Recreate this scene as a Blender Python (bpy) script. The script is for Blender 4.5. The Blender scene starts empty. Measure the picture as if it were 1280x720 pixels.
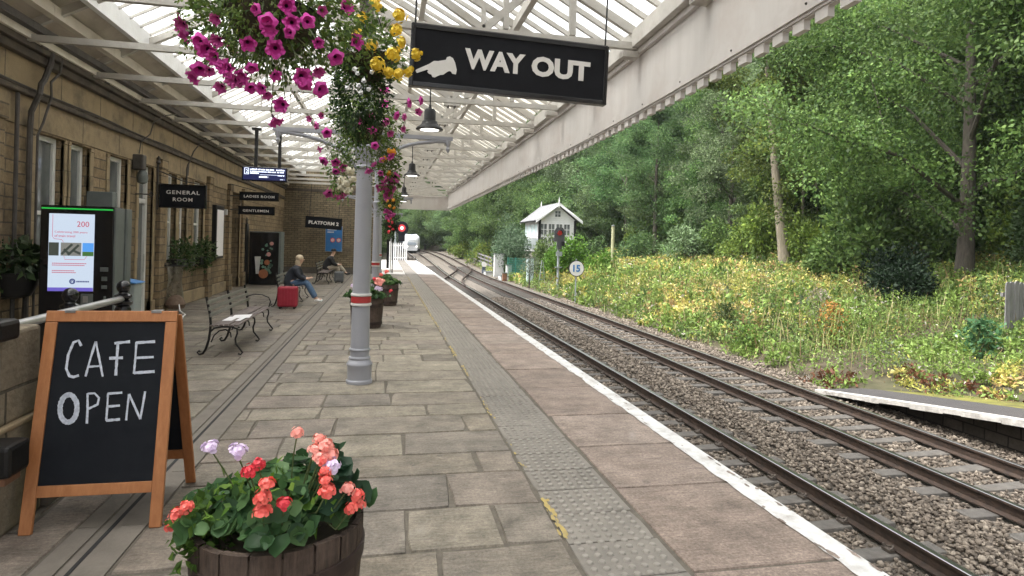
import bpy, bmesh, math, random
import numpy as np
from mathutils import Vector, Matrix, noise as mnoise
random.seed(7); rng = np.random.default_rng(11)
S = bpy.context.scene
COL = S.collection
R = math.radians
# ------------------------------------------------------------------ materials
MATS = {}
def _new(name):
    m = bpy.data.materials.new(name); m.use_nodes = True
    nt = m.node_tree
    return m, nt, nt.nodes['Principled BSDF']
def _n(nt, t, **kw):
    n = nt.nodes.new(t)
    for k, v in kw.items():
        if k in n.inputs: n.inputs[k].default_value = v
        else: setattr(n, k, v)
    return n
def c4(c): return (c[0], c[1], c[2], 1)
def mat(name, c, c2=None, scale=6, rough=.6, metal=0, bump=0, bscale=40, detail=6, spec=.5, stretch=(1,1,1),
        dirt=None, dscale=1.5, damt=.5, coat=0):
    """mottled surface: two colours mixed by noise, optional large dirt stains and a noise bump"""
    m, nt, b = _new(name); L = nt.links.new
    b.inputs['Roughness'].default_value = rough; b.inputs['Metallic'].default_value = metal
    b.inputs['Specular IOR Level'].default_value = spec
    b.inputs['Coat Weight'].default_value = coat
    tc = _n(nt, 'ShaderNodeTexCoord'); mp = _n(nt, 'ShaderNodeMapping'); mp.inputs['Scale'].default_value = stretch
    L(tc.outputs['Object'], mp.inputs[0])
    col = None
    if c2 is not None:
        nz = _n(nt, 'ShaderNodeTexNoise', Scale=scale, Detail=detail, Roughness=.65)
        L(mp.outputs[0], nz.inputs['Vector'])
        r = _n(nt, 'ShaderNodeValToRGB'); r.color_ramp.elements[0].position = .32; r.color_ramp.elements[1].position = .68
        r.color_ramp.elements[0].color = c4(c); r.color_ramp.elements[1].color = c4(c2)
        L(nz.outputs['Fac'], r.inputs[0]); col = r.outputs[0]
        if dirt is not None:
            n2 = _n(nt, 'ShaderNodeTexNoise', Scale=dscale, Detail=8, Roughness=.7)
            L(tc.outputs['Object'], n2.inputs['Vector'])
            r2 = _n(nt, 'ShaderNodeMapRange'); r2.inputs[1].default_value = .48; r2.inputs[2].default_value = .72
            r2.inputs[3].default_value = 0; r2.inputs[4].default_value = damt
            L(n2.outputs['Fac'], r2.inputs[0])
            mx = _n(nt, 'ShaderNodeMix', data_type='RGBA'); mx.inputs[7].default_value = c4(dirt)
            L(r2.outputs[0], mx.inputs[0]); L(col, mx.inputs[6]); col = mx.outputs[2]
        L(col, b.inputs['Base Color'])
    else: b.inputs['Base Color'].default_value = c4(c)
    if bump:
        n3 = _n(nt, 'ShaderNodeTexNoise', Scale=bscale, Detail=5, Roughness=.6); L(mp.outputs[0], n3.inputs['Vector'])
        bp = _n(nt, 'ShaderNodeBump', Strength=bump, Distance=.02); L(n3.outputs['Fac'], bp.inputs['Height']); L(bp.outputs[0], b.inputs['Normal'])
    MATS[name] = m; return m
def mat_attr(name, ramp, attr='rnd', nscale=8, namt=.35, rough=.8, bump=.3, bscale=35, dirt=None, dscale=.9, damt=.6, spec=.3, spots=None):
    """per-piece tone from a face attribute through a ramp, plus grain and stains"""
    m, nt, b = _new(name); L = nt.links.new
    b.inputs['Roughness'].default_value = rough; b.inputs['Specular IOR Level'].default_value = spec
    a = _n(nt, 'ShaderNodeAttribute', attribute_name=attr)
    r = _n(nt, 'ShaderNodeValToRGB'); els = r.color_ramp.elements
    while len(els) < len(ramp): els.new(.5)
    for e, (p, c) in zip(els, ramp): e.position = p; e.color = c4(c)
    L(a.outputs['Fac'], r.inputs[0])
    tc = _n(nt, 'ShaderNodeTexCoord')
    nz = _n(nt, 'ShaderNodeTexNoise', Scale=nscale, Detail=8, Roughness=.7); L(tc.outputs['Object'], nz.inputs['Vector'])
    mr = _n(nt, 'ShaderNodeMapRange'); mr.inputs[1].default_value=.25; mr.inputs[2].default_value=.75; mr.inputs[3].default_value = 1-namt; mr.inputs[4].default_value = 1+namt
    L(nz.outputs['Fac'], mr.inputs[0])
    mx = _n(nt, 'ShaderNodeMix', data_type='RGBA', blend_type='MULTIPLY'); mx.inputs[0].default_value = 1
    L(r.outputs[0], mx.inputs[6]); L(mr.outputs[0], mx.inputs[7]); col = mx.outputs[2]
    if dirt is not None:
        n2 = _n(nt, 'ShaderNodeTexNoise', Scale=dscale, Detail=9, Roughness=.72, Distortion=.6); L(tc.outputs['Object'], n2.inputs['Vector'])
        r2 = _n(nt, 'ShaderNodeMapRange'); r2.inputs[1].default_value=.5; r2.inputs[2].default_value=.7; r2.inputs[4].default_value = damt
        L(n2.outputs['Fac'], r2.inputs[0])
        m2 = _n(nt, 'ShaderNodeMix', data_type='RGBA'); m2.inputs[7].default_value = c4(dirt)
        L(r2.outputs[0], m2.inputs[0]); L(col, m2.inputs[6]); col = m2.outputs[2]
    if spots is not None:
        vo = _n(nt, 'ShaderNodeTexVoronoi', Scale=spots[1]); L(tc.outputs['Object'], vo.inputs['Vector'])
        r3 = _n(nt, 'ShaderNodeMapRange'); r3.inputs[1].default_value=.10; r3.inputs[2].default_value=.16; r3.inputs[3].default_value=spots[2]; r3.inputs[4].default_value=0
        L(vo.outputs['Distance'], r3.inputs[0])
        sg = _n(nt, 'ShaderNodeMath', operation='GREATER_THAN'); sg.inputs[1].default_value=.72; L(vo.outputs['Color'], sg.inputs[0])
        mm = _n(nt, 'ShaderNodeMath', operation='MULTIPLY'); L(r3.outputs[0], mm.inputs[0]); L(sg.outputs[0], mm.inputs[1])
        m3 = _n(nt, 'ShaderNodeMix', data_type='RGBA'); m3.inputs[7].default_value = c4(spots[0]); L(mm.outputs[0], m3.inputs[0]); L(col, m3.inputs[6]); col = m3.outputs[2]
        n5 = _n(nt, 'ShaderNodeTexNoise', Scale=48, Detail=6, Roughness=.85); L(tc.outputs['Object'], n5.inputs['Vector'])
        r5 = _n(nt, 'ShaderNodeMapRange'); r5.inputs[1].default_value=.3; r5.inputs[2].default_value=.7; r5.inputs[3].default_value=.55; r5.inputs[4].default_value=1.45; L(n5.outputs['Fac'], r5.inputs[0])
        m5 = _n(nt, 'ShaderNodeMix', data_type='RGBA', blend_type='MULTIPLY'); m5.inputs[0].default_value=1; L(col, m5.inputs[6]); L(r5.outputs[0], m5.inputs[7]); col = m5.outputs[2]
        mp7 = _n(nt, 'ShaderNodeMapping'); mp7.inputs['Scale'].default_value=(5,46,5); mp7.inputs['Rotation'].default_value=(0,0,.35); L(tc.outputs['Object'], mp7.inputs[0])
        n7 = _n(nt, 'ShaderNodeTexNoise', Scale=1, Detail=6, Roughness=.7, Distortion=.5); L(mp7.outputs[0], n7.inputs['Vector'])
        r7 = _n(nt, 'ShaderNodeMapRange'); r7.inputs[1].default_value=.3; r7.inputs[2].default_value=.7; r7.inputs[3].default_value=.74; r7.inputs[4].default_value=1.22; L(n7.outputs['Fac'], r7.inputs[0])
        m7 = _n(nt, 'ShaderNodeMix', data_type='RGBA', blend_type='MULTIPLY'); m7.inputs[0].default_value=1; L(col, m7.inputs[6]); L(r7.outputs[0], m7.inputs[7]); col = m7.outputs[2]
        n6 = _n(nt, 'ShaderNodeTexNoise', Scale=1.1, Detail=12, Roughness=.8, Distortion=1.2); L(tc.outputs['Object'], n6.inputs['Vector'])
        r6 = _n(nt, 'ShaderNodeMapRange'); r6.inputs[1].default_value=.57; r6.inputs[2].default_value=.66; r6.inputs[4].default_value=.55; L(n6.outputs['Fac'], r6.inputs[0])
        m6 = _n(nt, 'ShaderNodeMix', data_type='RGBA'); m6.inputs[7].default_value = c4(spots[3]); L(r6.outputs[0], m6.inputs[0]); L(col, m6.inputs[6]); col = m6.outputs[2]
    L(col, b.inputs['Base Color'])
    if bump:
        n3 = _n(nt, 'ShaderNodeTexNoise', Scale=bscale, Detail=6, Roughness=.65); L(tc.outputs['Object'], n3.inputs['Vector'])
        n4 = _n(nt, 'ShaderNodeTexNoise', Scale=bscale*.12, Detail=4); L(tc.outputs['Object'], n4.inputs['Vector'])
        ad = _n(nt, 'ShaderNodeMath', operation='MULTIPLY_ADD'); ad.inputs[1].default_value = 2.0
        L(n4.outputs['Fac'], ad.inputs[0]); L(n3.outputs['Fac'], ad.inputs[2])
        bp = _n(nt, 'ShaderNodeBump', Strength=bump, Distance=.012); L(ad.outputs[0], bp.inputs['Height']); L(bp.outputs[0], b.inputs['Normal'])
    MATS[name] = m; return m
def mat_leaf(name, attr='col', trans=.35, rough=.55, var=.18, gloss=.25):
    m, nt, b = _new(name); L = nt.links.new
    a = _n(nt, 'ShaderNodeAttribute', attribute_name=attr)
    oi = _n(nt, 'ShaderNodeObjectInfo')
    hs = _n(nt, 'ShaderNodeHueSaturation')
    mr = _n(nt, 'ShaderNodeMapRange'); mr.inputs[3].default_value = 1-var; mr.inputs[4].default_value = 1+var
    mh = _n(nt, 'ShaderNodeMapRange'); mh.inputs[3].default_value = .5-var*.11; mh.inputs[4].default_value = .5+var*.08
    L(oi.outputs['Random'], mr.inputs[0]); L(oi.outputs['Random'], mh.inputs[0])
    L(mr.outputs[0], hs.inputs['Value']); L(mh.outputs[0], hs.inputs['Hue']); L(a.outputs['Color'], hs.inputs['Color'])
    L(hs.outputs[0], b.inputs['Base Color']); b.inputs['Roughness'].default_value = rough; b.inputs['Specular IOR Level'].default_value = gloss
    tr = _n(nt, 'ShaderNodeBsdfTranslucent'); L(hs.outputs[0], tr.inputs['Color'])
    mx = _n(nt, 'ShaderNodeMixShader'); mx.inputs[0].default_value = trans
    L(b.outputs[0], mx.inputs[1]); L(tr.outputs[0], mx.inputs[2]); L(mx.outputs[0], nt.nodes['Material Output'].inputs['Surface'])
    MATS[name] = m; return m
def mat_glass(name, tint=(.9,.92,.92), mixw=.3, white=(.85,.86,.84), dirty=True):
    m, nt, b = _new(name); L = nt.links.new; nt.nodes.remove(b)
    tp = _n(nt, 'ShaderNodeBsdfTransparent', Color=c4(tint)); tl = _n(nt, 'ShaderNodeBsdfTranslucent', Color=c4(white))
    mx = _n(nt, 'ShaderNodeMixShader'); mx.inputs[0].default_value = mixw
    if dirty:
        tc = _n(nt, 'ShaderNodeTexCoord'); nz = _n(nt, 'ShaderNodeTexNoise', Scale=1.3, Detail=6, Roughness=.7); L(tc.outputs['Object'], nz.inputs['Vector'])
        mr = _n(nt, 'ShaderNodeMapRange'); mr.inputs[1].default_value=.35; mr.inputs[2].default_value=.7; mr.inputs[3].default_value=mixw*.5; mr.inputs[4].default_value=min(1,mixw*1.7)
        L(nz.outputs['Fac'], mr.inputs[0]); L(mr.outputs[0], mx.inputs[0])
    L(tp.outputs[0], mx.inputs[1]); L(tl.outputs[0], mx.inputs[2]); L(mx.outputs[0], nt.nodes['Material Output'].inputs['Surface'])
    MATS[name] = m; return m
def mat_emit(name, c, s):
    m, nt, b = _new(name); b.inputs['Base Color'].default_value = (0.02,.02,.02,1)
    b.inputs['Emission Color'].default_value = c4(c); b.inputs['Emission Strength'].default_value = s
    b.inputs['Roughness'].default_value = .2; MATS[name] = m; return m
def mat_brick(name, c1, c2, mortar, bw, bh, plane='YZ', msize=.012, bump=.6, soot=(.03,.027,.022), samt=.6, sscale=.55):
    m, nt, b = _new(name); L = nt.links.new; b.inputs['Roughness'].default_value = .9; b.inputs['Specular IOR Level'].default_value = .2
    tc = _n(nt, 'ShaderNodeTexCoord'); sx = _n(nt, 'ShaderNodeSeparateXYZ'); cx = _n(nt, 'ShaderNodeCombineXYZ')
    L(tc.outputs['Object'], sx.inputs[0])
    if plane == 'YZ':
        ad = _n(nt, 'ShaderNodeMath', operation='ADD'); L(sx.outputs[0], ad.inputs[0]); L(sx.outputs[1], ad.inputs[1]); L(ad.outputs[0], cx.inputs[0])
    else: L(sx.outputs[0], cx.inputs[0])
    L(sx.outputs[2], cx.inputs[1])
    wn = _n(nt, 'ShaderNodeTexNoise', Scale=3, Detail=3); L(tc.outputs['Object'], wn.inputs['Vector'])
    wm = _n(nt, 'ShaderNodeMix', data_type='VECTOR'); wm.inputs[0].default_value = .025
    L(cx.outputs[0], wm.inputs[4]); L(wn.outputs['Color'], wm.inputs[5])
    bk = _n(nt, 'ShaderNodeTexBrick'); bk.inputs['Scale'].default_value = 1; bk.inputs['Brick Width'].default_value = bw; bk.inputs['Row Height'].default_value = bh
    bk.inputs['Mortar Size'].default_value = msize; bk.inputs['Mortar Smooth'].default_value = .3; bk.inputs['Bias'].default_value = 0
    bk.inputs['Color1'].default_value = c4(c1); bk.inputs['Color2'].default_value = c4(c2); bk.inputs['Mortar'].default_value = c4(mortar)
    L(wm.outputs[1], bk.inputs['Vector'])
    nz = _n(nt, 'ShaderNodeTexNoise', Scale=9, Detail=8, Roughness=.75); L(tc.outputs['Object'], nz.inputs['Vector'])
    mr = _n(nt, 'ShaderNodeMapRange'); mr.inputs[1].default_value=.25; mr.inputs[2].default_value=.75; mr.inputs[3].default_value=.6; mr.inputs[4].default_value=1.4; L(nz.outputs['Fac'], mr.inputs[0])
    mu = _n(nt, 'ShaderNodeMix', data_type='RGBA', blend_type='MULTIPLY'); mu.inputs[0].default_value = 1; L(bk.outputs['Color'], mu.inputs[6]); L(mr.outputs[0], mu.inputs[7])
    n2 = _n(nt, 'ShaderNodeTexNoise', Scale=sscale, Detail=9, Roughness=.75); L(tc.outputs['Object'], n2.inputs['Vector'])
    r2 = _n(nt, 'ShaderNodeMapRange'); r2.inputs[1].default_value=.45; r2.inputs[2].default_value=.68; r2.inputs[4].default_value = samt; L(n2.outputs['Fac'], r2.inputs[0])
    m2 = _n(nt, 'ShaderNodeMix', data_type='RGBA'); m2.inputs[7].default_value = c4(soot); L(r2.outputs[0], m2.inputs[0]); L(mu.outputs[2], m2.inputs[6])
    L(m2.outputs[2], b.inputs['Base Color'])
    n3 = _n(nt, 'ShaderNodeTexNoise', Scale=28, Detail=6); L(tc.outputs['Object'], n3.inputs['Vector'])
    ad = _n(nt, 'ShaderNodeMath', operation='MULTIPLY_ADD'); ad.inputs[1].default_value = -1.2; L(bk.outputs['Fac'], ad.inputs[0]); L(n3.outputs['Fac'], ad.inputs[2])
    bp = _n(nt, 'ShaderNodeBump', Strength=bump, Distance=.02); L(ad.outputs[0], bp.inputs['Height']); L(bp.outputs[0], b.inputs['Normal'])
    MATS[name] = m; return m

mat_attr('flag', [(0,(.140,.121,.098)),(.2,(.19,.162,.126)),(.38,(.165,.144,.122)),(.55,(.20,.166,.137)),(.75,(.208,.182,.143)),(1,(.235,.206,.16))], namt=.6, nscale=3.4, bump=.9, bscale=26, dirt=(.125,.112,.098), dscale=1.7, damt=.55, rough=.6, spots=((.085,.078,.07),5,.7,(.30,.275,.235)))
mat_attr('coping', [(0,(.205,.16,.132)),(.5,(.245,.192,.16)),(1,(.275,.222,.188))], namt=.5, nscale=3, bump=.55, bscale=40, dirt=(.185,.155,.135), dscale=1.1, damt=.65, spots=((.12,.10,.09),4,.6,(.36,.31,.275)), rough=.75)
mat_attr('pale_concrete', [(0,(.42,.40,.37)),(1,(.5,.48,.45))], namt=.15, nscale=2, bump=.1)
mat('joint', (.085,.073,.058), (.135,.117,.093), 12, .95, bump=.4)
mat('stud', (.215,.196,.17), (.27,.247,.215), 9, .6, dirt=(.16,.145,.125), dscale=2, damt=.6)
mat('tactile', (.175,.158,.136), (.225,.203,.175), 5, .75, bump=.25, bscale=60, dirt=(.10,.09,.08), dscale=1.6, damt=.6)
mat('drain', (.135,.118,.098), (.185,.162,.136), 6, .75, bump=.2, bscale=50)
mat('drain_slot', (.02,.02,.02), None, rough=.9)
mat('white_line', (.66,.66,.645), (.56,.55,.53), 14, .7, bump=.35, bscale=22, dirt=(.32,.28,.25), dscale=4.5, damt=.85)
mat('ballast_base', (.10,.085,.07), (.19,.165,.135), 30, .95, bump=.9, bscale=55)
mat_attr('ballast', [(0,(.075,.061,.049)),(.45,(.145,.119,.094)),(.8,(.215,.178,.142)),(1,(.30,.255,.205))], namt=.25, nscale=20, bump=.2, bscale=60)
mat('sleeper', (.085,.078,.07), (.145,.133,.118), 7, .9, bump=.5, bscale=30, dirt=(.09,.075,.06), dscale=2, damt=.7)
mat('rail_side', (.030,.022,.018), (.075,.048,.034), 14, .7, metal=.2, bump=.2)
mat('rail_top', (.50,.49,.48), (.62,.60,.58), 3, .28, metal=1, stretch=(1,.05,1))
mat('clip_iron', (.12,.10,.085), (.2,.17,.14), 20, .55, metal=.6)
mat('soil', (.045,.035,.022), (.10,.08,.05), 3, .95, bump=.5, bscale=10, dirt=(.05,.075,.02), dscale=.3, damt=.7)
mat('asphalt', (.045,.042,.042), (.08,.074,.074), 30, .9, bump=.5, bscale=90, dirt=(.10,.09,.085), dscale=.8, damt=.4)
mat('moss', (.10,.11,.025), (.22,.20,.04), 5, .95, bump=.8, bscale=30, dirt=(.06,.045,.03), dscale=2.2, damt=.85)
mat('coping_white', (.60,.58,.54), (.42,.40,.37), 8, .85, bump=.5, bscale=25, dirt=(.20,.18,.16), dscale=2, damt=.6)
mat_brick('stone_wall', (.30,.225,.138), (.215,.158,.094), (.115,.094,.07), .46, .17, samt=.66, sscale=.8)
mat_brick('end_wall', (.28,.225,.145), (.205,.165,.11), (.075,.066,.05), .30, .105, plane='XZ', samt=.6)
mat_brick('pier_stone', (.25,.21,.15), (.19,.16,.12), (.09,.08,.06), .7, .42, samt=.5)
mat_brick('rough_wall', (.10,.085,.07), (.06,.052,.044), (.03,.027,.024), .34, .16)
mat_brick('box_brick', (.25,.22,.19), (.3,.27,.24), (.2,.19,.17), .3, .1)
mat('ashlar', (.265,.20,.118), (.335,.255,.155), 3, .88, bump=.35, bscale=45, dirt=(.085,.068,.05), dscale=1.3, damt=.85)
mat('ashlar_dark', (.055,.045,.038), (.12,.095,.07), 4, .9, bump=.3, dirt=(.04,.035,.03), dscale=1.4, damt=.7)
mat('dark_stone', (.09,.08,.068), (.14,.12,.10), 6, .85, bump=.3)
mat('upvc', (.74,.74,.72), (.66,.66,.64), 4, .35)
mat('pane', (.08,.088,.092), (.17,.18,.18), 1.2, .06, spec=.8)  # paler mottled base puts reflections into the glass colour
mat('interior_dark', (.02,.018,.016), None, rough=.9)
mat('cream_paint', (.44,.42,.385), (.53,.505,.465), 5, .62, bump=.18, bscale=30, dirt=(.30,.265,.22), dscale=1.8, damt=.6)
mat('board_paint', (.62,.565,.48), (.72,.66,.57), 3, .68, bump=.2, bscale=30, dirt=(.38,.33,.26), dscale=1.6, damt=.7, stretch=(3,.4,3))
mat('fascia_paint', (.53,.50,.475), (.61,.58,.555), 2.0, .55, bump=.08, bscale=14, dirt=(.46,.40,.365), dscale=1.3, damt=.7, stretch=(1.5,2.5,.22))
mat('rust_streak', (.34,.24,.17), (.42,.33,.26), 8, .8)
mat('white_paint', (.80,.80,.80), (.72,.72,.72), 4, .5, dirt=(.5,.5,.48), dscale=1.5, damt=.4)
mat('gutter_iron', (.05,.044,.04), (.10,.088,.08), 5, .7, bump=.2)
mat('black_iron', (.010,.010,.011), (.02,.019,.019), 10, .42, spec=.3, bump=.1)
mat('black_gloss', (.010,.010,.012), None, rough=.14, spec=.6)
mat('sign_black', (.008,.0085,.011), (.012,.0125,.016), 6, .6, spec=.15)
mat('sign_white', (.74,.72,.70), (.68,.66,.63), 8, .55)
mat('column_grey', (.305,.31,.345), (.35,.355,.39), 3, .42, bump=.06, dirt=(.27,.27,.29), dscale=3, damt=.5)
mat('band_red', (.34,.025,.03), (.42,.04,.04), 5, .4)
mat('band_white', (.62,.60,.58), (.7,.68,.66), 5, .5)
mat('sig_dark', (.045,.045,.048), (.06,.06,.065), 6, .6)
mat('iron_grey', (.24,.245,.27), (.32,.325,.35), 6, .5)
mat('zinc_grey', (.10,.115,.11), (.14,.155,.15), 4, .5)
mat('steel', (.45,.45,.46), (.55,.55,.56), 6, .3, metal=.8)
mat('wood_orange', (.36,.135,.045), (.47,.20,.075), 4, .5, bump=.12, bscale=18, stretch=(9,9,.8), dirt=(.27,.10,.035), dscale=2.5, damt=.5)
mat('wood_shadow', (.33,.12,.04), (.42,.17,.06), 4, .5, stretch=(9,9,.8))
mat('chalkboard', (.010,.0115,.015), (.015,.017,.021), 2.5, .7, spec=.12, bump=.04, dirt=(.028,.03,.036), dscale=1.3, damt=.35)
mat('chalk', (.66,.70,.78), (.40,.43,.50), 55, .95)
mat('barrel_wood', (.035,.022,.016), (.10,.066,.048), 5, .8, bump=.6, bscale=16, stretch=(9,9,.9), dirt=(.17,.125,.10), dscale=4, damt=.6)
mat('barrel_hoop', (.035,.024,.022), (.07,.045,.038), 10, .6, metal=.4)
mat('bench_slat', (.10,.075,.068), (.17,.135,.125), 4, .6, stretch=(8,1,8), bump=.1)
mat('bench_back', (.15,.15,.125), (.22,.215,.185), 4, .65, stretch=(8,1,8), bump=.1)
mat('paper', (.78,.76,.78), None, rough=.8)
mat('timber_black', (.008,.0075,.0075), (.016,.0145,.014), 8, .45, spec=.3, stretch=(6,.6,6), bump=.12)
mat('kerb_blue', (.33,.36,.42), (.42,.45,.52), 5, .5)
mat('liner', (.035,.028,.018), (.07,.055,.03), 12, .95, bump=.6)
mat('stem_green', (.07,.10,.03), (.11,.14,.05), 6, .6)
mat('bark', (.055,.046,.038), (.11,.094,.075), 7, .95, bump=.9, bscale=14, stretch=(3,3,.6), dirt=(.06,.07,.04), dscale=1.2, damt=.5)
mat('bark_pale', (.23,.195,.14), (.33,.285,.215), 5, .9, bump=.6, bscale=12, stretch=(3,3,.6), dirt=(.14,.14,.09), dscale=1.4, damt=.5)
mat('fence_grey', (.15,.145,.145), (.25,.24,.24), 4, .85, bump=.5, bscale=14, stretch=(7,7,.7), dirt=(.09,.09,.08), dscale=2, damt=.5)
mat('slate', (.15,.15,.155), (.21,.21,.215), 9, .6, bump=.3)
mat('sig_grey', (.22,.25,.25), (.3,.33,.33), 4, .6)
mat('cab_grey', (.48,.48,.47), (.58,.58,.57), 4, .6)
mat('cab_blue', (.42,.52,.52), (.5,.6,.6), 4, .5)
mat('mesh_green', (.02,.12,.09), (.03,.17,.12), 6, .6)
mat('pole_wood', (.30,.30,.17), (.40,.40,.24), 6, .85)
mat('rust', (.22,.10,.05), (.14,.07,.04), 6, .9)
mat('skin', (.55,.34,.25), (.6,.39,.29), 8, .5)
mat('hair_blonde', (.62,.52,.38), (.48,.37,.24), 30, .55, stretch=(4,4,.5), bump=.3)
mat('cloth_navy', (.018,.022,.032), (.03,.034,.045), 20, .9)
mat('denim', (.06,.11,.20), (.11,.18,.29), 18, .9)
mat('shoe_white', (.72,.72,.72), None, rough=.6)
mat('cloth_black', (.016,.016,.018), (.028,.028,.03), 20, .9)
mat('trouser_beige', (.36,.31,.25), (.42,.37,.30), 20, .9)
mat('case_red', (.30,.012,.03), (.38,.02,.045), 8, .55, bump=.15)
mat('case_grey', (.10,.105,.11), (.15,.155,.16), 8, .6)
mat('poster_blue', (.03,.16,.42), (.04,.19,.47), 3, .35)
mat('poster_red', (.65,.05,.06), None, rough=.4)
mat('pic_green', (.05,.07,.05), (.16,.18,.16), 40, .3)
mat('bag_clear', (.36,.34,.29), (.26,.245,.21), 6, .35, bump=.5, bscale=9, spec=.6)
mat('litter', (.10,.06,.04), (.2,.14,.1), 14, .8)
mat('bin_grey', (.30,.34,.33), (.36,.40,.39), 4, .5)
mat('bin_blue', (.10,.28,.62), None, rough=.5)
mat('train_glare', (.75,.77,.80), None, rough=.3)  # front colour is white to paint in the glare on the nose
mat('train_blue', (.09,.11,.16), (.11,.13,.18), 2, .35)
mat('train_pale', (.42,.48,.56), None, rough=.35)
mat('lens_red_off', (.40,.03,.03), None, rough=.3)
mat('yellow_paint', (.42,.31,.09), (.30,.24,.11), 14, .8)
mat('vend_dark', (.012,.012,.014), None, rough=.12, spec=.6)
mat('vend_green', (.10,.22,.16), (.2,.34,.26), 12, .4)
mat('vend_orange', (.40,.16,.07), (.3,.10,.05), 10, .4)
mat('vend_pink', (.6,.32,.28), None, rough=.4)
mat('pet_mag', (.56,.035,.30), (.68,.11,.44), 12, .7, spec=.2); mat('pet_eye', (.05,.002,.03), None, rough=.7); mat('pet_throat', (.40,.015,.20), (.5,.03,.27), 30, .6)
mat('pet_pink', (.58,.10,.34), (.48,.05,.26), 18, .55)
mat('beg_yellow', (.82,.55,.02), (.88,.68,.07), 20, .5); mat('lob_white', (.82,.83,.84), None, rough=.6)
mat('beg_cream', (.78,.72,.52), (.85,.82,.7), 16, .6); mat('beg_orange', (.75,.30,.02), (.8,.42,.03), 16, .5)
mat('ger_coral', (.85,.10,.09), (.92,.22,.17), 30, .5); mat('ger_salmon', (.90,.32,.27), (.95,.45,.38), 30, .5)
mat('ger_red', (.62,.03,.05), (.74,.06,.08), 30, .5); mat('ger_lilac', (.72,.55,.80), (.82,.70,.88), 30, .5)
mat_leaf('leaf', trans=.38); mat_leaf('herb', trans=.3, var=0.0); mat_leaf('potleaf', trans=.5, var=.05, rough=.45)
mat_glass('roof_glass', tint=(.84,.85,.83), mixw=.5); mat_glass('bag_film', tint=(.9,.89,.86), mixw=.5, white=(.42,.40,.35)); mat_glass('roof_glass_dirty', mixw=.75, white=(.78,.74,.64))
mat_emit('screen_white', (.72,.84,1.0), .28); mat_emit('screen_purple', (.13,.10,.45), .4); mat_emit('led_green', (.03,.75,.10), .2)
mat_emit('screen_text', (.75,.82,1.0), .8); mat_emit('screen_navy', (.01,.015,.09), .3)
mat_emit('scr_red', (.55,.06,.12), .34); mat_emit('scr_navy', (.05,.07,.2), .34); mat_emit('scr_sky', (.10,.35,.85), .34); mat_emit('scr_grass', (.06,.16,.04), .34); mat_emit('scr_grey', (.22,.22,.20), .34); mat_emit('scr_dark', (.05,.06,.05), .34)
mat_emit('lamp_glow', (1.0,.96,.88), 1.4); mat_emit('signal_red_halo', (1.0,.05,.07), .30); mat_emit('signal_red_core', (1.0,.55,.5), 1.0)
mat_emit('headlight', (1,.97,.9), 2.0)
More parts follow.
